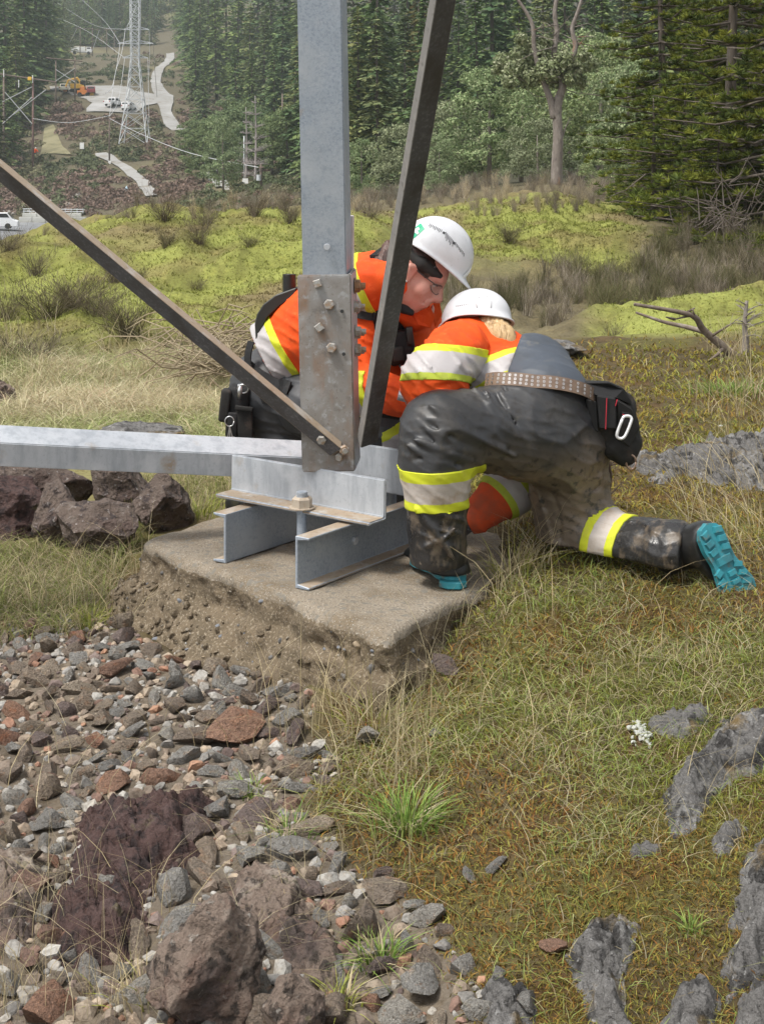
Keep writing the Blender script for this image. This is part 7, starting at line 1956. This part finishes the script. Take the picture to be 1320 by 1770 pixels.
for px, py, hp, i, lab, wd in (
    (62, 470, 62, 2, 'bare brown broom bush at the upper left end of the moss knoll', 1.0), (284, 402, 60, 2, 'spreading twiggy bush on the crest of the left moss knoll', 1.3), (262, 425, 26, 0, 'small bush just below the spreading one on the crest', 1.2),
    (288, 452, 36, 0, 'compact grey-green bush in the middle of the bright moss', 1.2), (434, 457, 28, 0, 'small round bush left of the steel leg', 1.3), (345, 445, 60, 2, 'thin bare bush left of the small round one', .9),
    (355, 405, 46, 3, 'twiggy bush on the moss crest left of the steel leg', 1.2), (440, 392, 52, 2, 'brown bush on the crest close to the steel leg', 1.2), (222, 592, 78, 0, 'dark dense bush above the brace in the lower moss', 1.6),
    (130, 530, 74, 2, 'wide dark bush in the hollow of the moss knoll', 1.7), (85, 545, 78, 1, 'dark bush left in the hollow of the moss knoll', 1.7), (165, 545, 60, 3, 'brownish bush right in the hollow of the moss knoll', 1.6), (55, 635, 66, 3, 'grey-brown bush at the foot of the moss at the far left', 2.0),
    (10, 545, 70, 2, 'bush at the left picture edge on the moss', 1.1), (300, 620, 50, 3, 'thin straw-coloured bush at the foot of the moss', 1.2), (15, 460, 46, 3, 'brown bush at the left picture edge near the road', 1.3), (240, 480, 30, 1, 'low bush beside the brace on the bright moss', 1.2),
    (340, 480, 26, 3, 'low dark bush between the brace and the steel leg', 1.3), (200, 480, 56, 3, 'thin bush just left of the brace on the moss', 1.0), (500, 410, 40, 2, 'thin bush touching the left side of the steel leg', 1.0), (640, 400, 40, 3, 'thin brown bush between leg and brace', 1.0),
    (980, 470, 46, 2, 'grey bare bush below the right moss knoll', 1.1), (1060, 590, 40, 2, 'thin bare bush in front of the pale moss mound', 1.0), (1230, 560, 50, 3, 'thin bare bush beside the dead branch', .9), (1290, 480, 60, 1, 'green broom bush at the right edge', 1.0), (880, 430, 36, 0, 'dark low bush right of the front helmet', 1.4)):
    bush(px, py, hp, i, lab, None, wd)
def scrub(name, n, x0, x1, y0, y1, dmin, dmax, hp, protos, label, keep=None, jit=(.6, 1.3)):
    px = RNG.uniform(x0, x1, n); py = RNG.uniform(y0, y1, n)
    if keep is not None: k = keep(px, py); px, py = px[k], py[k]
    P = hits(px, py, dmin, dmax); ok = ~np.isnan(P).any(1); P = P[ok]
    s = RNG.uniform(jit[0], jit[1], len(P)) * hp * P[:, 1] / FPX
    v, f, c = scatter_merge(P, s, RNG, [p[:2] for p in protos], None, .15)
    # colours follow the prototypes
    which_cols = []
    return v, f
def scrub_obj(name, n, x0, x1, y0, y1, dmin, dmax, hp, protos, label, keep=None, jit=(.6, 1.3)):
    Vs, Fs, Cs, b0 = [], [], [], 0
    for pr in protos:
        px = RNG.uniform(x0, x1, n // len(protos)); py = RNG.uniform(y0, y1, len(px))
        if keep is not None: k = keep(px, py); px, py = px[k], py[k]
        P = hits(px, py, dmin, dmax); P = P[~np.isnan(P).any(1)]
        if not len(P): continue
        s = RNG.uniform(jit[0], jit[1], len(P)) * hp * P[:, 1] / FPX
        v, f, _ = scatter_merge(P, s, RNG, [pr[:2]], None, .15)
        Vs.append(v); Fs.append(f + b0); b0 += len(v)
        Cs.append((np.tile(pr[2], (len(P), 1)).reshape(len(P), -1, 3) * RNG.uniform(.7, 1.3, len(P))[:, None, None]).reshape(-1, 3))
    o = mk(name, np.concatenate(Vs), np.concatenate(Fs), M_broom, col=np.concatenate(Cs), kind='stuff'); o['label'] = label
    return o
scrub_obj('scrub', 520, 690, 1500, 415, 585, 9.6, 26, 58, BR_G + BR_G + BR_B, 'dense olive and brown broom scrub filling the hollow on the right', lambda x, y: (y < np.interp(x, [690, 850, 1000, 1020, 1180, 1320], [575, 588, 585, 570, 545, 520]) + 3) & (y > np.interp(x, [850, 920, 980, 1100, 1200, 1350], [520, 515, 495, 448, 408, 388])), (.7, 1.35))
scrub_obj('scrub', 330, -60, 640, 372, 452, 15, 26, 52, BR_B + BR_S + BR_B[:2] + BR_G[:1], 'brown dry scrub along the crest of the left knoll', lambda x, y: (y < np.interp(x, [-60, 0, 60, 150, 300, 640], [452, 446, 436, 404, 390, 391]) + RNG.exponential(3, len(x))) & (y > np.interp(x, [-60, 0, 60, 150, 300, 640], [424, 420, 412, 386, 374, 374])), (.35, 1.0))
scrub_obj('scrub', 300, 400, 1120, 316, 372, 24, 90, 32, BR_S + BR_B, 'pale dry scrub at the foot of the forest', None, (.6, 1.3))
scrub_obj('scrub', 190, 1000, 1350, 322, 420, 30, 60, 40, BR_S + BR_B + BR_G[:1], 'brown scrub between the moss knoll and the pines', None, (.6, 1.2))
# moss texture on the knolls: short sprigs
P, px, py = [], [], []
for (n, x0, x1, y0, y1, dm, dx, kp) in ((58000, -240, 660, 370, 665, 10.6, 25, None), (26000, 640, 1200, 335, 470, 20, 38, None), (15000, 980, 1500, 510, 600, 9.8, 15.2, None)):
    a, b_, c = img_sample(n, x0, x1, y0, y1, dm, dx); gc_ = ground_colour(a[:, 0], a[:, 1]); k = (gc_[:, 0] > .16) & (gc_[:, 1] > .15)
    P.append(a[k])
P = np.concatenate(P); gc_ = ground_colour(P[:, 0], P[:, 1])
v_, f_, c_ = blades(P, RNG.uniform(.015, .05, len(P)) * P[:, 1] / 15, RNG.uniform(.008, .016, len(P)) * P[:, 1] / 15, RNG.uniform(.3, 1.6, len(P)), RNG.uniform(0, 6.28, len(P)), gc_ * RNG.uniform(.85, 1.2, len(P))[:, None], 2)
mk('moss', v_, f_, M_moss, col=c_, kind='stuff')['label'] = 'bright yellow-green moss carpet on the knolls'

# ------------------------------------------------------------------ hillside scrub of the cleared strip
def mound_proto(seed, n=80):
    r = np.random.default_rng(seed); u = r.normal(size=(n, 3)); u[:, 2] = np.abs(u[:, 2]); u /= np.linalg.norm(u, axis=1)[:, None]
    C = u * r.uniform(.7, 1.05, n)[:, None] * np.array([1, 1, .75]); Nn = u + r.normal(0, .5, (n, 3))
    V, F, Q = cards_mesh(C, np.cross(Nn, r.normal(size=(n, 3))) + np.array([0, 0, .5]), Nn, r.uniform(.3, .55, n), r.uniform(.14, .26, n), np.ones((n, 3)) * r.uniform(.7, 1.3, n)[:, None])
    return V, F, Q
MP = [mound_proto(i) for i in range(4)]
def road_free(px, py):
    ok = np.ones(len(px), bool)
    for rows_ in ROADS:
        ys = np.array([q[2] for q in rows_]); o = np.argsort(ys); ys = ys[o]; l = np.array([q[0] for q in rows_])[o]; r_ = np.array([q[1] for q in rows_])[o]
        for dy in (0, 4, 8):
            y = py - dy; ins = (y > ys[0] - 1) & (y < ys[-1] + 1) & (px > np.interp(y, ys, l) - 5) & (px < np.interp(y, ys, r_) + 5); ok &= ~ins
    return ok
px = RNG.uniform(-60, 520, 2200); py = RNG.uniform(93, 378, 2200)
k = road_free(px, py); px, py = px[k], py[k]
P = hits(px, py, 60, 600); ok = ~np.isnan(P).any(1) & (P[:, 1] > 42); P = P[ok]; px = px[ok]; py = py[ok]
nn = fbm(P * np.array([.03, .02, 0]) + 2, 3) + .25 * RNG.normal(size=len(P))
cols = np.where((nn > .25)[:, None], np.array([.19, .135, .11]), np.where((nn > -.25)[:, None], np.array([.15, .145, .085]), np.array([.095, .115, .06])))
fg = ((py > 262) & (px < 250) & (px > 70))
cols = np.where((fg & (nn < .4))[:, None], np.array([.10, .115, .062]), cols) * RNG.uniform(.75, 1.25, len(P))[:, None]
bald = (nn > .05) & (py < 170) & (RNG.random(len(P)) < .6); P, cols = P[~bald], cols[~bald]
Vs, Fs, Cs, b0 = [], [], [], 0
wh = RNG.integers(0, 4, len(P)); sz = RNG.uniform(.6, 1.5, len(P)) * np.clip(P[:, 1] / 220, .18, 1.3)
for q in range(4):
    s = np.where(wh == q)[0]; v, f, _ = scatter_merge(P[s], sz[s], RNG, [MP[q][:2]], None, .1)
    Vs.append(v); Fs.append(f + b0); b0 += len(v); Cs.append((MP[q][2][None] * cols[s][:, None, :]).reshape(-1, 3))
o = mk('hillside_scrub', np.concatenate(Vs), np.concatenate(Fs), mat('scrub_leaves', attr='Col', rough=.9, spec=.1, trans=.1), col=np.concatenate(Cs), kind='stuff'); o['label'] = 'low brown and dark green scrub covering the cleared strip'
# rip-rap behind the barrier
px = RNG.uniform(-60, 165, 420); py = RNG.uniform(340, 374, 420); P = hits(px, py, 120, 260); P = P[~np.isnan(P).any(1)]
cc = np.array([(.22, .20, .18), (.30, .28, .25), (.16, .14, .13), (.27, .22, .18)])[RNG.integers(0, 4, len(P))]
v_, f_, c_ = scatter_merge(P, RNG.uniform(.25, .55, len(P)), RNG, ROCKP[:8], cc); o = mk('rock_bank', v_, f_, mat('riprap', attr='Col', rough=.9), col=c_, kind='stuff'); o['label'] = 'bank of broken rock behind the concrete barrier'

# ------------------------------------------------------------------ structures in the valley
M_wood = mat('pole_wood', (.15, .115, .095), rough=.9); M_woodred = mat('reddish_pole_wood', (.17, .10, .085), rough=.9)
M_lat = mat('tower_galvanised', (.52, .54, .56), rough=.6, metal=.2); M_white = mat('white_paint', (.78, .78, .77), rough=.5); M_wire = mat('aluminium_wire', (.50, .51, .52), rough=.5, metal=.2)
tb_ = hit(234, 251, 200, 300); TD = tb_.y
tower2 = empty('transmission_tower', tb_, 'tall lattice transmission tower on the cleared slope', 'pylon')
sc_ = TD / FPX
def T_(dx, py, dd=0): return Vector((tb_.x + dx * sc_, TD + dd, CAMZ - (py - YH) * sc_))
def hw(py): return float(np.interp(py, [-90, 20, 100, 170, 255], [7, 8, 6.5, 13, 25]))
for sx in (-1, 1):
    for sy in (-1, 1):
        b = MB(); ys = [258, 200, 150, 100, 50, 0, -60]
        b.tube([T_(sx * hw(y), y, sy * hw(y) * sc_) for y in ys], .11, 4); b.build('tower_leg', M_lat, tower2)
lat = MB(); ys = [250, 222, 196, 172, 150, 130, 114, 100, 88, 76, 64, 52, 40, 28, 16, 4, -8, -20, -34, -48, -60]
for y0, y1 in zip(ys[:-1], ys[1:]):
    a, c = hw(y0), hw(y1)
    for sy in (-1, 1):
        lat.tube([T_(-a, y0, sy * a * sc_), T_(c, y1, sy * c * sc_)], .055, 4, cap=False); lat.tube([T_(a, y0, sy * a * sc_), T_(-c, y1, sy * c * sc_)], .055, 4, cap=False)
        lat.tube([T_(-c, y1, sy * c * sc_), T_(c, y1, sy * c * sc_)], .05, 4, cap=False)
    for sx in (-1, 1):
        lat.tube([T_(sx * a, y0, -a * sc_), T_(sx * c, y1, c * sc_)], .055, 4, cap=False); lat.tube([T_(sx * c, y1, -c * sc_), T_(sx * c, y1, c * sc_)], .05, 4, cap=False)
lat.build('lattice', M_lat, tower2, kind='stuff')
for py, hl, hr in ((51, 20, 24), (75, 30, 31), (100, 22, 22)):
    b = MB()
    for y in (py, py - 5): b.tube([T_(-hl, py, 0), T_(-hw(py), y, 0), T_(hw(py), y, 0), T_(hr, py, 0)], .10, 4)
    for k in np.linspace(.2, .8, 3):
        for s, h_ in ((-1, hl), (1, hr)): b.tube([T_(s * (hw(py) + (h_ - hw(py)) * k), py, 0), T_(s * (hw(py) + (h_ - hw(py)) * (k - .15)), py - 5 * (1 - k), 0)], .05, 4)
    b.build('crossarm', M_lat, tower2)
def wire(pts, label, rad=.06, group='power line wires'):
    b = MB(); P = dense([W(*p) for p in pts], 6); b.tube(P, rad, 5, cap=False); o = b.build('power_wire', M_wire, smooth=True)
    return tag(o, label, 'wire', group)
TDm = TD - 1.0
for k, p in enumerate([[(208, 75, TD), (203, 110, TD - 8), (194, 150, TD - 18), (180, 163, TD - 28)], [(217, 51, TD), (211, 90, TD - 6), (199, 130, TD - 14), (190, 200, TD - 25)], [(216, 100, TD), (210, 145, TD - 10), (203, 180, TD - 18), (190, 201, TD - 24)],
    [(256, 100, TD), (257, 150, TD - 2), (258, 212, TD - 4)], [(265, 75, TD), (268, 120, TD + 8), (272, 168, TD + 20)], [(258, 51, TD), (259, 90, TD), (258, 130, TD)], [(236, 10, TD + 10), (223, 40, TD), (217, 51, TD)], [(120, -20, TD + 300), (175, 30, TD + 160), (208, 75, TD)],
    [(100, 5, TD + 300), (160, 42, TD + 160), (217, 51, TD)], [(60, 15, TD + 300), (140, 48, TD + 150), (216, 100, TD)], [(190, 200, TD - 25), (120, 212, TD - 26), (57, 205, TD - 26)], [(190, 205, TD - 25), (240, 230, TD - 60), (330, 265, TD - 90), (450, 290, TD - 110)]]):
    wire(p, ('thin grey wire hanging from the left arms of the transmission tower' if k < 3 else 'thin grey wire hanging from the right arms of the transmission tower' if k < 6 else 'thin grey wire climbing from the tower towards the far forest' if k < 10 else 'slack grey wire running from the single wooden pole'), .045, ('wires left of the tower', 'wires right of the tower', 'wires up the hill', 'wires from the wooden pole')[0 if k < 3 else 1 if k < 6 else 2 if k < 10 else 3])
def pole_frame(pa, pb, arm, braces, d, name, label, thick=.17, mats=(None, None), extra=None):
    root = empty(name, W(pa[0], pa[2], d), label, 'power pole')
    for (x, y0, y1), m in ((pa, mats[0]), (pb, mats[1])):
        b = MB(); b.tube([W(x, y1 + 8, d), W(x, y0, d)], [thick * 1.15, thick * .85], 8); b.build('pole', m or M_wood, root, smooth=True)
    b = MB(); b.tube([W(arm[0], arm[1], d - .2), W(arm[2], arm[3], d - .2)], .13, 6); b.build('crossarm', M_wood, root)
    for x0, y0, x1, y1 in braces:
        b = MB(); b.tube([W(x0, y0, d - .25), W(x1, y1, d - .25)], .075, 5); b.build('brace', M_wire, root)
    return root
hf = pole_frame((7, 126, 305), (57.5, 134, 312), (-30, 124, 98, 142), [(9, 159, 56, 214), (56, 168, 5, 214), (80, 155, 24, 198), (56, 150, 5, 176)], 248, 'pole_frame', 'wooden H-frame power pole at the left with X braces and a yellow marker', .19, (M_wood, M_woodred))
v_, f_ = ico(1); b = MB(); b.box(W(52, 136, 247.4), (.32, .2, .30)); b.build('marker', mat('yellow_marker', (.75, .45, .04), rough=.5), hf, bevel=.05)
b = MB()
for x, y in ((33, 138), (7, 120), (57, 130)): b.tube([W(x, y, 247.5), W(x, y + 13, 247.5)], .09, 6)
b.build('insulator', M_white, hf)
pole_frame((97, 102, 202), (130, 98, 184), (80, 100, 143, 106), [(97, 120, 130, 142), (130, 118, 97, 140)], 318, 'pole_frame', 'second wooden H-frame power pole farther up beside the pickup truck', .16)
pole_frame((139, 46, 92), (160, 48, 90), (130, 49, 172, 51), [(133, 50, 114, 88), (172, 52, 160, 88)], 520, 'pole_frame', 'small far H-frame power pole below the hazy forest', .16)
pole_frame((185, 48, 92), (198, 52, 90), (180, 50, 203, 54), [(186, 58, 197, 66)], 545, 'pole_frame', 'faint farthest H-frame power pole left of the tower', .15)
def single_pole(px, y0, y1, label, arm=None, th=.14, m=None, dlim=(60, 330)):
    h = hit(px, y1, *dlim); d = h.y; root = empty('power_pole', h, label, 'power pole')
    b = MB(); b.tube([W(px, y1 + 4, d), W(px, y0, d)], [th * 1.1, th * .8], 8); b.build('pole', m or M_wood, root, smooth=True)
    if arm: b = MB(); b.tube([W(px - arm, y0 + 6, d - .2), W(px + arm, y0 + 5, d - .2)], .07, 5); b.build('crossarm', M_wood, root)
    return root, d
rt, d_ = single_pole(189.5, 198, 283, 'single wooden power pole beside the gravel path', 3)
b = MB(); b.box(W(190, 281, d_ - .3), (.22, .12, .30)); b.build('meter_box', M_white, rt, bevel=.02)
rt, d_ = single_pole(451, 284, 330, 'short pole with a grey transformer near the forest edge', 5, .12)
b = MB(); b.tube([W(447.5, 312, d_ - .3), W(447.5, 302, d_ - .3)], .22, 10); b.build('transformer', M_lat, rt)
single_pole(488, 162, 292, 'tall bare wooden pole at the edge of the conifers', None, .13)
single_pole(422, 235, 318, 'thin pale pole by the dead trees', None, .08, M_lat)
def sign(px, py, w_, h_, label, cat='sign', m=None, dlim=(60, 330)):
    h = hit(px, py + h_ + 6, *dlim); d = h.y; s = d / FPX; root = empty('sign', h, label, cat)
    b = MB(); b.box(W(px, py, d - .1), (w_ * s, .03, h_ * s)); b.build('panel', m or M_white, root, bevel=.01)
    b = MB(); b.tube([W(px, py + h_ + 9, d), W(px, py, d)], .05, 6); b.build('post', M_wood, root)
sign(142, 252, 3.6, 5.5, 'small white sign board standing in the scrub')
sign(424, 313, 5, 4.5, 'white sign board at the foot of the dead trees')
h = hit(219, 336, 120, 260); s = h.y / FPX; root = empty('tent_marker', h, 'small pale blue triangular marker beside the gravel path', 'marker')
b = MB(); b.add([h + Vector((x * s, y, z * s)) for x, y, z in ((-5, -.4, 0), (5, -.4, 0), (5, .5, 0), (-5, .5, 0), (0, 0, 12))], [[0, 1, 4], [1, 2, 4], [2, 3, 4], [3, 0, 4], [3, 2, 1, 0]]); b.build('sheet', mat('pale_blue', (.45, .62, .72), rough=.6), root)
# concrete barrier with rail
bd = hit(90, 385, 120, 230).y; bs = bd / FPX
bar = empty('concrete_barrier', W(92, 384, bd), 'long low concrete block barrier with a pipe rail behind the parking lot', 'barrier')
M_block = mat('pale_concrete', (.50, .50, .47), rough=.9, coord='World', layers=[('noise', .8, (.40, .40, .37), .45, .65)])
for k in range(5):
    b = MB(); x0 = 34 + 23.2 * k; b.box(W(x0 + 11.5, 380, bd), (11.2 * bs, .35, 5.0 * bs)); b.build('block', M_block, bar, bevel=.03)
for k in range(4):
    b = MB(); x0 = 40 + 25.5 * k; b.box(W(x0 + 12.5, 371.5, bd + .8), (12.4 * bs, .3, 3.2 * bs)); b.build('block', M_block, bar, bevel=.03)
b = MB()
for y in (361, 365): b.tube([W(40, y, bd + .9), W(145, y + 1, bd + .9)], .05, 5)
for x in np.linspace(42, 144, 11): b.tube([W(x, 369, bd + .9), W(x, 360.5, bd + .9)], .05, 5)
b.build('rail', M_lat, bar)

# vehicles
M_glass = mat('dark_glass', (.02, .022, .025), rough=.1, spec=.8); M_tyre = mat('tyre_rubber', (.02, .02, .02), rough=.9); M_tail = mat('tail_lamp', (.35, .02, .02), rough=.3)
def paint(n, c): return mat(n, c, rough=.35, spec=.5)
def vehicle(px, py, yaw, name, label, cat, color, kind, dlim=(60, 620), scale=1.0, d=None):
    h = hit(px, py, *dlim)
    root = empty(name, (h.x, h.y, gz(h.x, h.y) + .25), label, cat); root.rotation_euler = (0, 0, yaw); root.scale = (scale,) * 3
    prof_ = {'suv': [(-2.3, .35), (2.3, .35), (2.35, .95), (1.3, 1.08), (.75, 1.68), (-2.0, 1.72), (-2.3, 1.1)],
             'pickup': [(-2.7, .4), (2.7, .4), (2.75, 1.0), (1.6, 1.12), (1.0, 1.82), (-.6, 1.82), (-.75, 1.12), (-2.7, 1.12)],
             'van': [(-2.6, .3), (2.7, .3), (2.75, .95), (2.1, 1.2), (1.4, 2.0), (-2.55, 2.05)],
             'truck': [(-3.6, .6), (3.2, .6), (3.25, 1.5), (2.9, 2.4), (1.5, 2.45), (1.45, 1.0), (-3.6, 1.0)]}[kind]
    W2 = .92 if kind != 'truck' else 1.15
    bm = MB(); bm.prism([(x, -W2, z) for x, z in prof_], (0, 2 * W2, 0)); body = bm.build('body', color, root, local=True, bevel=.07)
    g = MB(); top = max(z for _, z in prof_)
    x0, x1 = {'suv': (-1.9, .95), 'pickup': (-.5, 1.15), 'van': (.4, 1.6), 'truck': (1.6, 2.85)}[kind]
    for s in (-1, 1): g.prism([(x0, s * (W2 + .004), top - .62), (x1 + .1, s * (W2 + .004), top - .62), (x1 - .25, s * (W2 + .004), top - .12), (x0 + .1, s * (W2 + .004), top - .12)], (0, .012 * s, 0))
    xr = {'suv': -2.2, 'pickup': -.69, 'van': -2.6, 'truck': 1.46}[kind]
    g.prism([(xr - .03, -W2 * .82, top - .6), (xr - .03, W2 * .82, top - .6), (xr + .05 - .05, W2 * .75, top - .12), (xr, -W2 * .75, top - .12)], (-.03, 0, 0))
    xf = {'suv': (1.32, .80), 'pickup': (1.62, 1.06), 'van': (2.14, 1.46), 'truck': (3.24, 2.95)}[kind]
    g.prism([(xf[0], -W2 * .82, top - .58), (xf[0], W2 * .82, top - .58), (xf[1], W2 * .78, top - .08), (xf[1], -W2 * .78, top - .08)], (.03, 0, .02))
    g.build('window', M_glass, root, local=True)
    wx = (-1.45, 1.5) if kind != 'truck' else (-2.4, 2.2); wr_ = .36 if kind != 'truck' else .5
    for x in wx:
        for s in (-1, 1):
            b = MB(); b.tube([(x, s * (W2 - .2), wr_), (x, s * (W2 + .03), wr_)], wr_, 14); b.build('wheel', M_tyre, root, local=True, smooth=False)
    for s in (-1, 1):
        b = MB(); xl = prof_[0][0] - .02; b.box((xl, s * W2 * .8, .95), (.03, .1, .12)); b.build('tail_lamp', M_tail, root, local=True)
    if kind == 'truck':
        b = MB(); b.box((-1.2, 0, 1.75), (2.35, 1.2, .72)); b.build('cargo_box', M_white, root, local=True, bevel=.05)
    return root
vehicle(-6, 397, R_(8), 'parked_van', 'white van cut by the left picture edge in the parking lot', 'van', paint('van_white', (.75, .76, .77)), 'van', (120, 230))
vehicle(112, 166, R_(95), 'pickup_truck', 'pale cream pickup truck seen from behind between the wooden poles', 'pickup truck', paint('cream_paint', (.70, .66, .55)), 'pickup', scale=1.05)
vehicle(158, 166, R_(100), 'parked_car', 'dark red car parked beside the yellow machine', 'car', paint('dark_red_paint', (.22, .045, .05)), 'suv')
vehicle(196, 186, R_(70), 'box_truck', 'white box truck left of the white car on the gravel', 'truck', paint('truck_white', (.70, .71, .72)), 'pickup')
vehicle(223, 191, R_(80), 'parked_car', 'white car below the transmission tower on the gravel', 'car', paint('car_white', (.74, .75, .76)), 'suv')
vehicle(88, 98, R_(30), 'parked_truck', 'far pale truck at the top left of the cleared strip', 'truck', paint('pale_yellow_paint', (.70, .66, .50)), 'van', scale=1.3)
vehicle(142, 96, R_(10), 'trailer', 'far white trailer at the top of the cleared strip', 'trailer', paint('trailer_white', (.78, .78, .80)), 'truck', scale=1.1)
# yellow excavator: tracks, house, boom
h = hit(138, 164, 200, 420); ex = empty('excavator', (h.x, h.y, h.z), 'yellow and orange excavator working on the gravel clearing', 'excavator')
M_cat = paint('machine_yellow', (.62, .36, .04)); M_orx = paint('machine_orange', (.60, .20, .04))
def E_(x, y, z): return h + Vector((x, y, z))
b = MB()
for s in (-1.1, 1.1): b.prism([E_(-1.8, s - .3, .1), E_(1.8, s - .3, .1), E_(2.1, s - .3, .5), E_(1.8, s - .3, .9), E_(-1.8, s - .3, .9), E_(-2.1, s - .3, .5)], (0, .6, 0))
b.build('track', M_tyre, ex)
b = MB(); b.prism([E_(-1.9, -1.2, 1.0), E_(1.3, -1.2, 1.0), E_(1.3, -1.2, 1.7), E_(.2, -1.2, 2.1), E_(-1.9, -1.2, 2.1)], (0, 2.4, 0)); b.build('house', M_cat, ex, bevel=.06)
b = MB(); b.box(E_(.9, -.7, 2.1), (.55, .45, .7)); b.build('cab', M_glass, ex, bevel=.05)
b = MB(); b.tube([E_(.8, .3, 1.6), E_(-.6, .2, 3.5), E_(-2.6, .2, 3.0)], [.28, .30, .22], 6); b.build('boom', M_cat, ex)
b = MB(); b.tube([E_(-2.6, .2, 3.1), E_(-3.4, .2, 1.2)], .20, 6); b.build('stick', M_cat, ex)
b = MB(); b.prism([E_(-3.9, -.2, .9), E_(-3.0, -.2, 1.2), E_(-2.8, -.2, .5), E_(-3.5, -.2, .2)], (0, .8, 0)); b.build('bucket', M_orx, ex)
h2 = hit(147, 167, 200, 420); lo = empty('wheel_loader', h2, 'small orange loader between the excavator and the red car', 'loader')
b = MB(); b.prism([h2 + Vector(p) for p in ((-1.6, -.8, .5), (1.2, -.8, .5), (1.2, -.8, 1.3), (.2, -.8, 1.5), (.1, -.8, 2.3), (-.9, -.8, 2.3), (-1.0, -.8, 1.4), (-1.6, -.8, 1.4))], (0, 1.6, 0)); b.build('body', M_orx, lo, bevel=.06)
for x in (-1.0, .8):
    for s in (-.75, .75): b = MB(); b.tube([h2 + Vector((x, s - .15, .5)), h2 + Vector((x, s + .15, .5))], .5, 12); b.build('wheel', M_tyre, lo)
b = MB(); b.prism([h2 + Vector(p) for p in ((1.3, -.9, .2), (2.2, -.9, .2), (2.0, -.9, .9), (1.4, -.9, .9))], (0, 1.8, 0)); b.build('bucket', M_cat, lo)
# distant worker
h = hit(61.5, 265, 180, 300); s = h.y / FPX; wk = empty('person', h, 'distant worker in an orange jacket and white helmet among the scrub', 'person')
pr = [rc(h + Vector((-.12, 0, .05)), h + Vector((-.09, 0, .85)), .09, .12), rc(h + Vector((.12, 0, .05)), h + Vector((.09, 0, .85)), .09, .12), rc(h + Vector((0, 0, .95)), h + Vector((.05, 0, 1.4)), .19, .22), rc(h + Vector((.25, 0, 1.4)), h + Vector((.55, -.1, 1.05)), .09, .07), rc(h + Vector((-.2, 0, 1.4)), h + Vector((-.28, 0, .95)), .09, .07), rc(h + Vector((.06, 0, 1.55)), h + Vector((.08, 0, 1.7)), .09, .11)]
vv, qq = blob(pr, k=.03, h=.05); zz = vv[qq].mean(1)[:, 2] - h.z
mk('body', vv, qq, [M_navy, M_orange, M_skin], wk, smooth=True, midx=np.where(zz > 1.56, 2, np.where(zz > .9, 1, 0)))
vs, fs, _ = helmet_mesh(h + Vector((.08, 0, 1.74)), (1, -.2, -.1), (0, 0, 1)); mk('helmet', vs, fs, M_helmet, wk, smooth=True)
# ------------------------------------------------------------------ haze: the damp air between here and the hill
m = bpy.data.materials.new('haze_air'); m.use_nodes = True; n_ = m.node_tree.nodes; n_.clear()
o_ = n_.new('ShaderNodeOutputMaterial'); pv = n_.new('ShaderNodeVolumePrincipled'); pv.inputs['Color'].default_value = (.80, .90, .93, 1); pv.inputs['Density'].default_value = .00027; pv.inputs['Anisotropy'].default_value = .1
m.node_tree.links.new(pv.outputs[0], o_.inputs['Volume'])
b = MB(); b.box((0, 470, 110), (1330, 560, 128)); hz = b.build('haze', m); hz['kind'] = 'stuff'
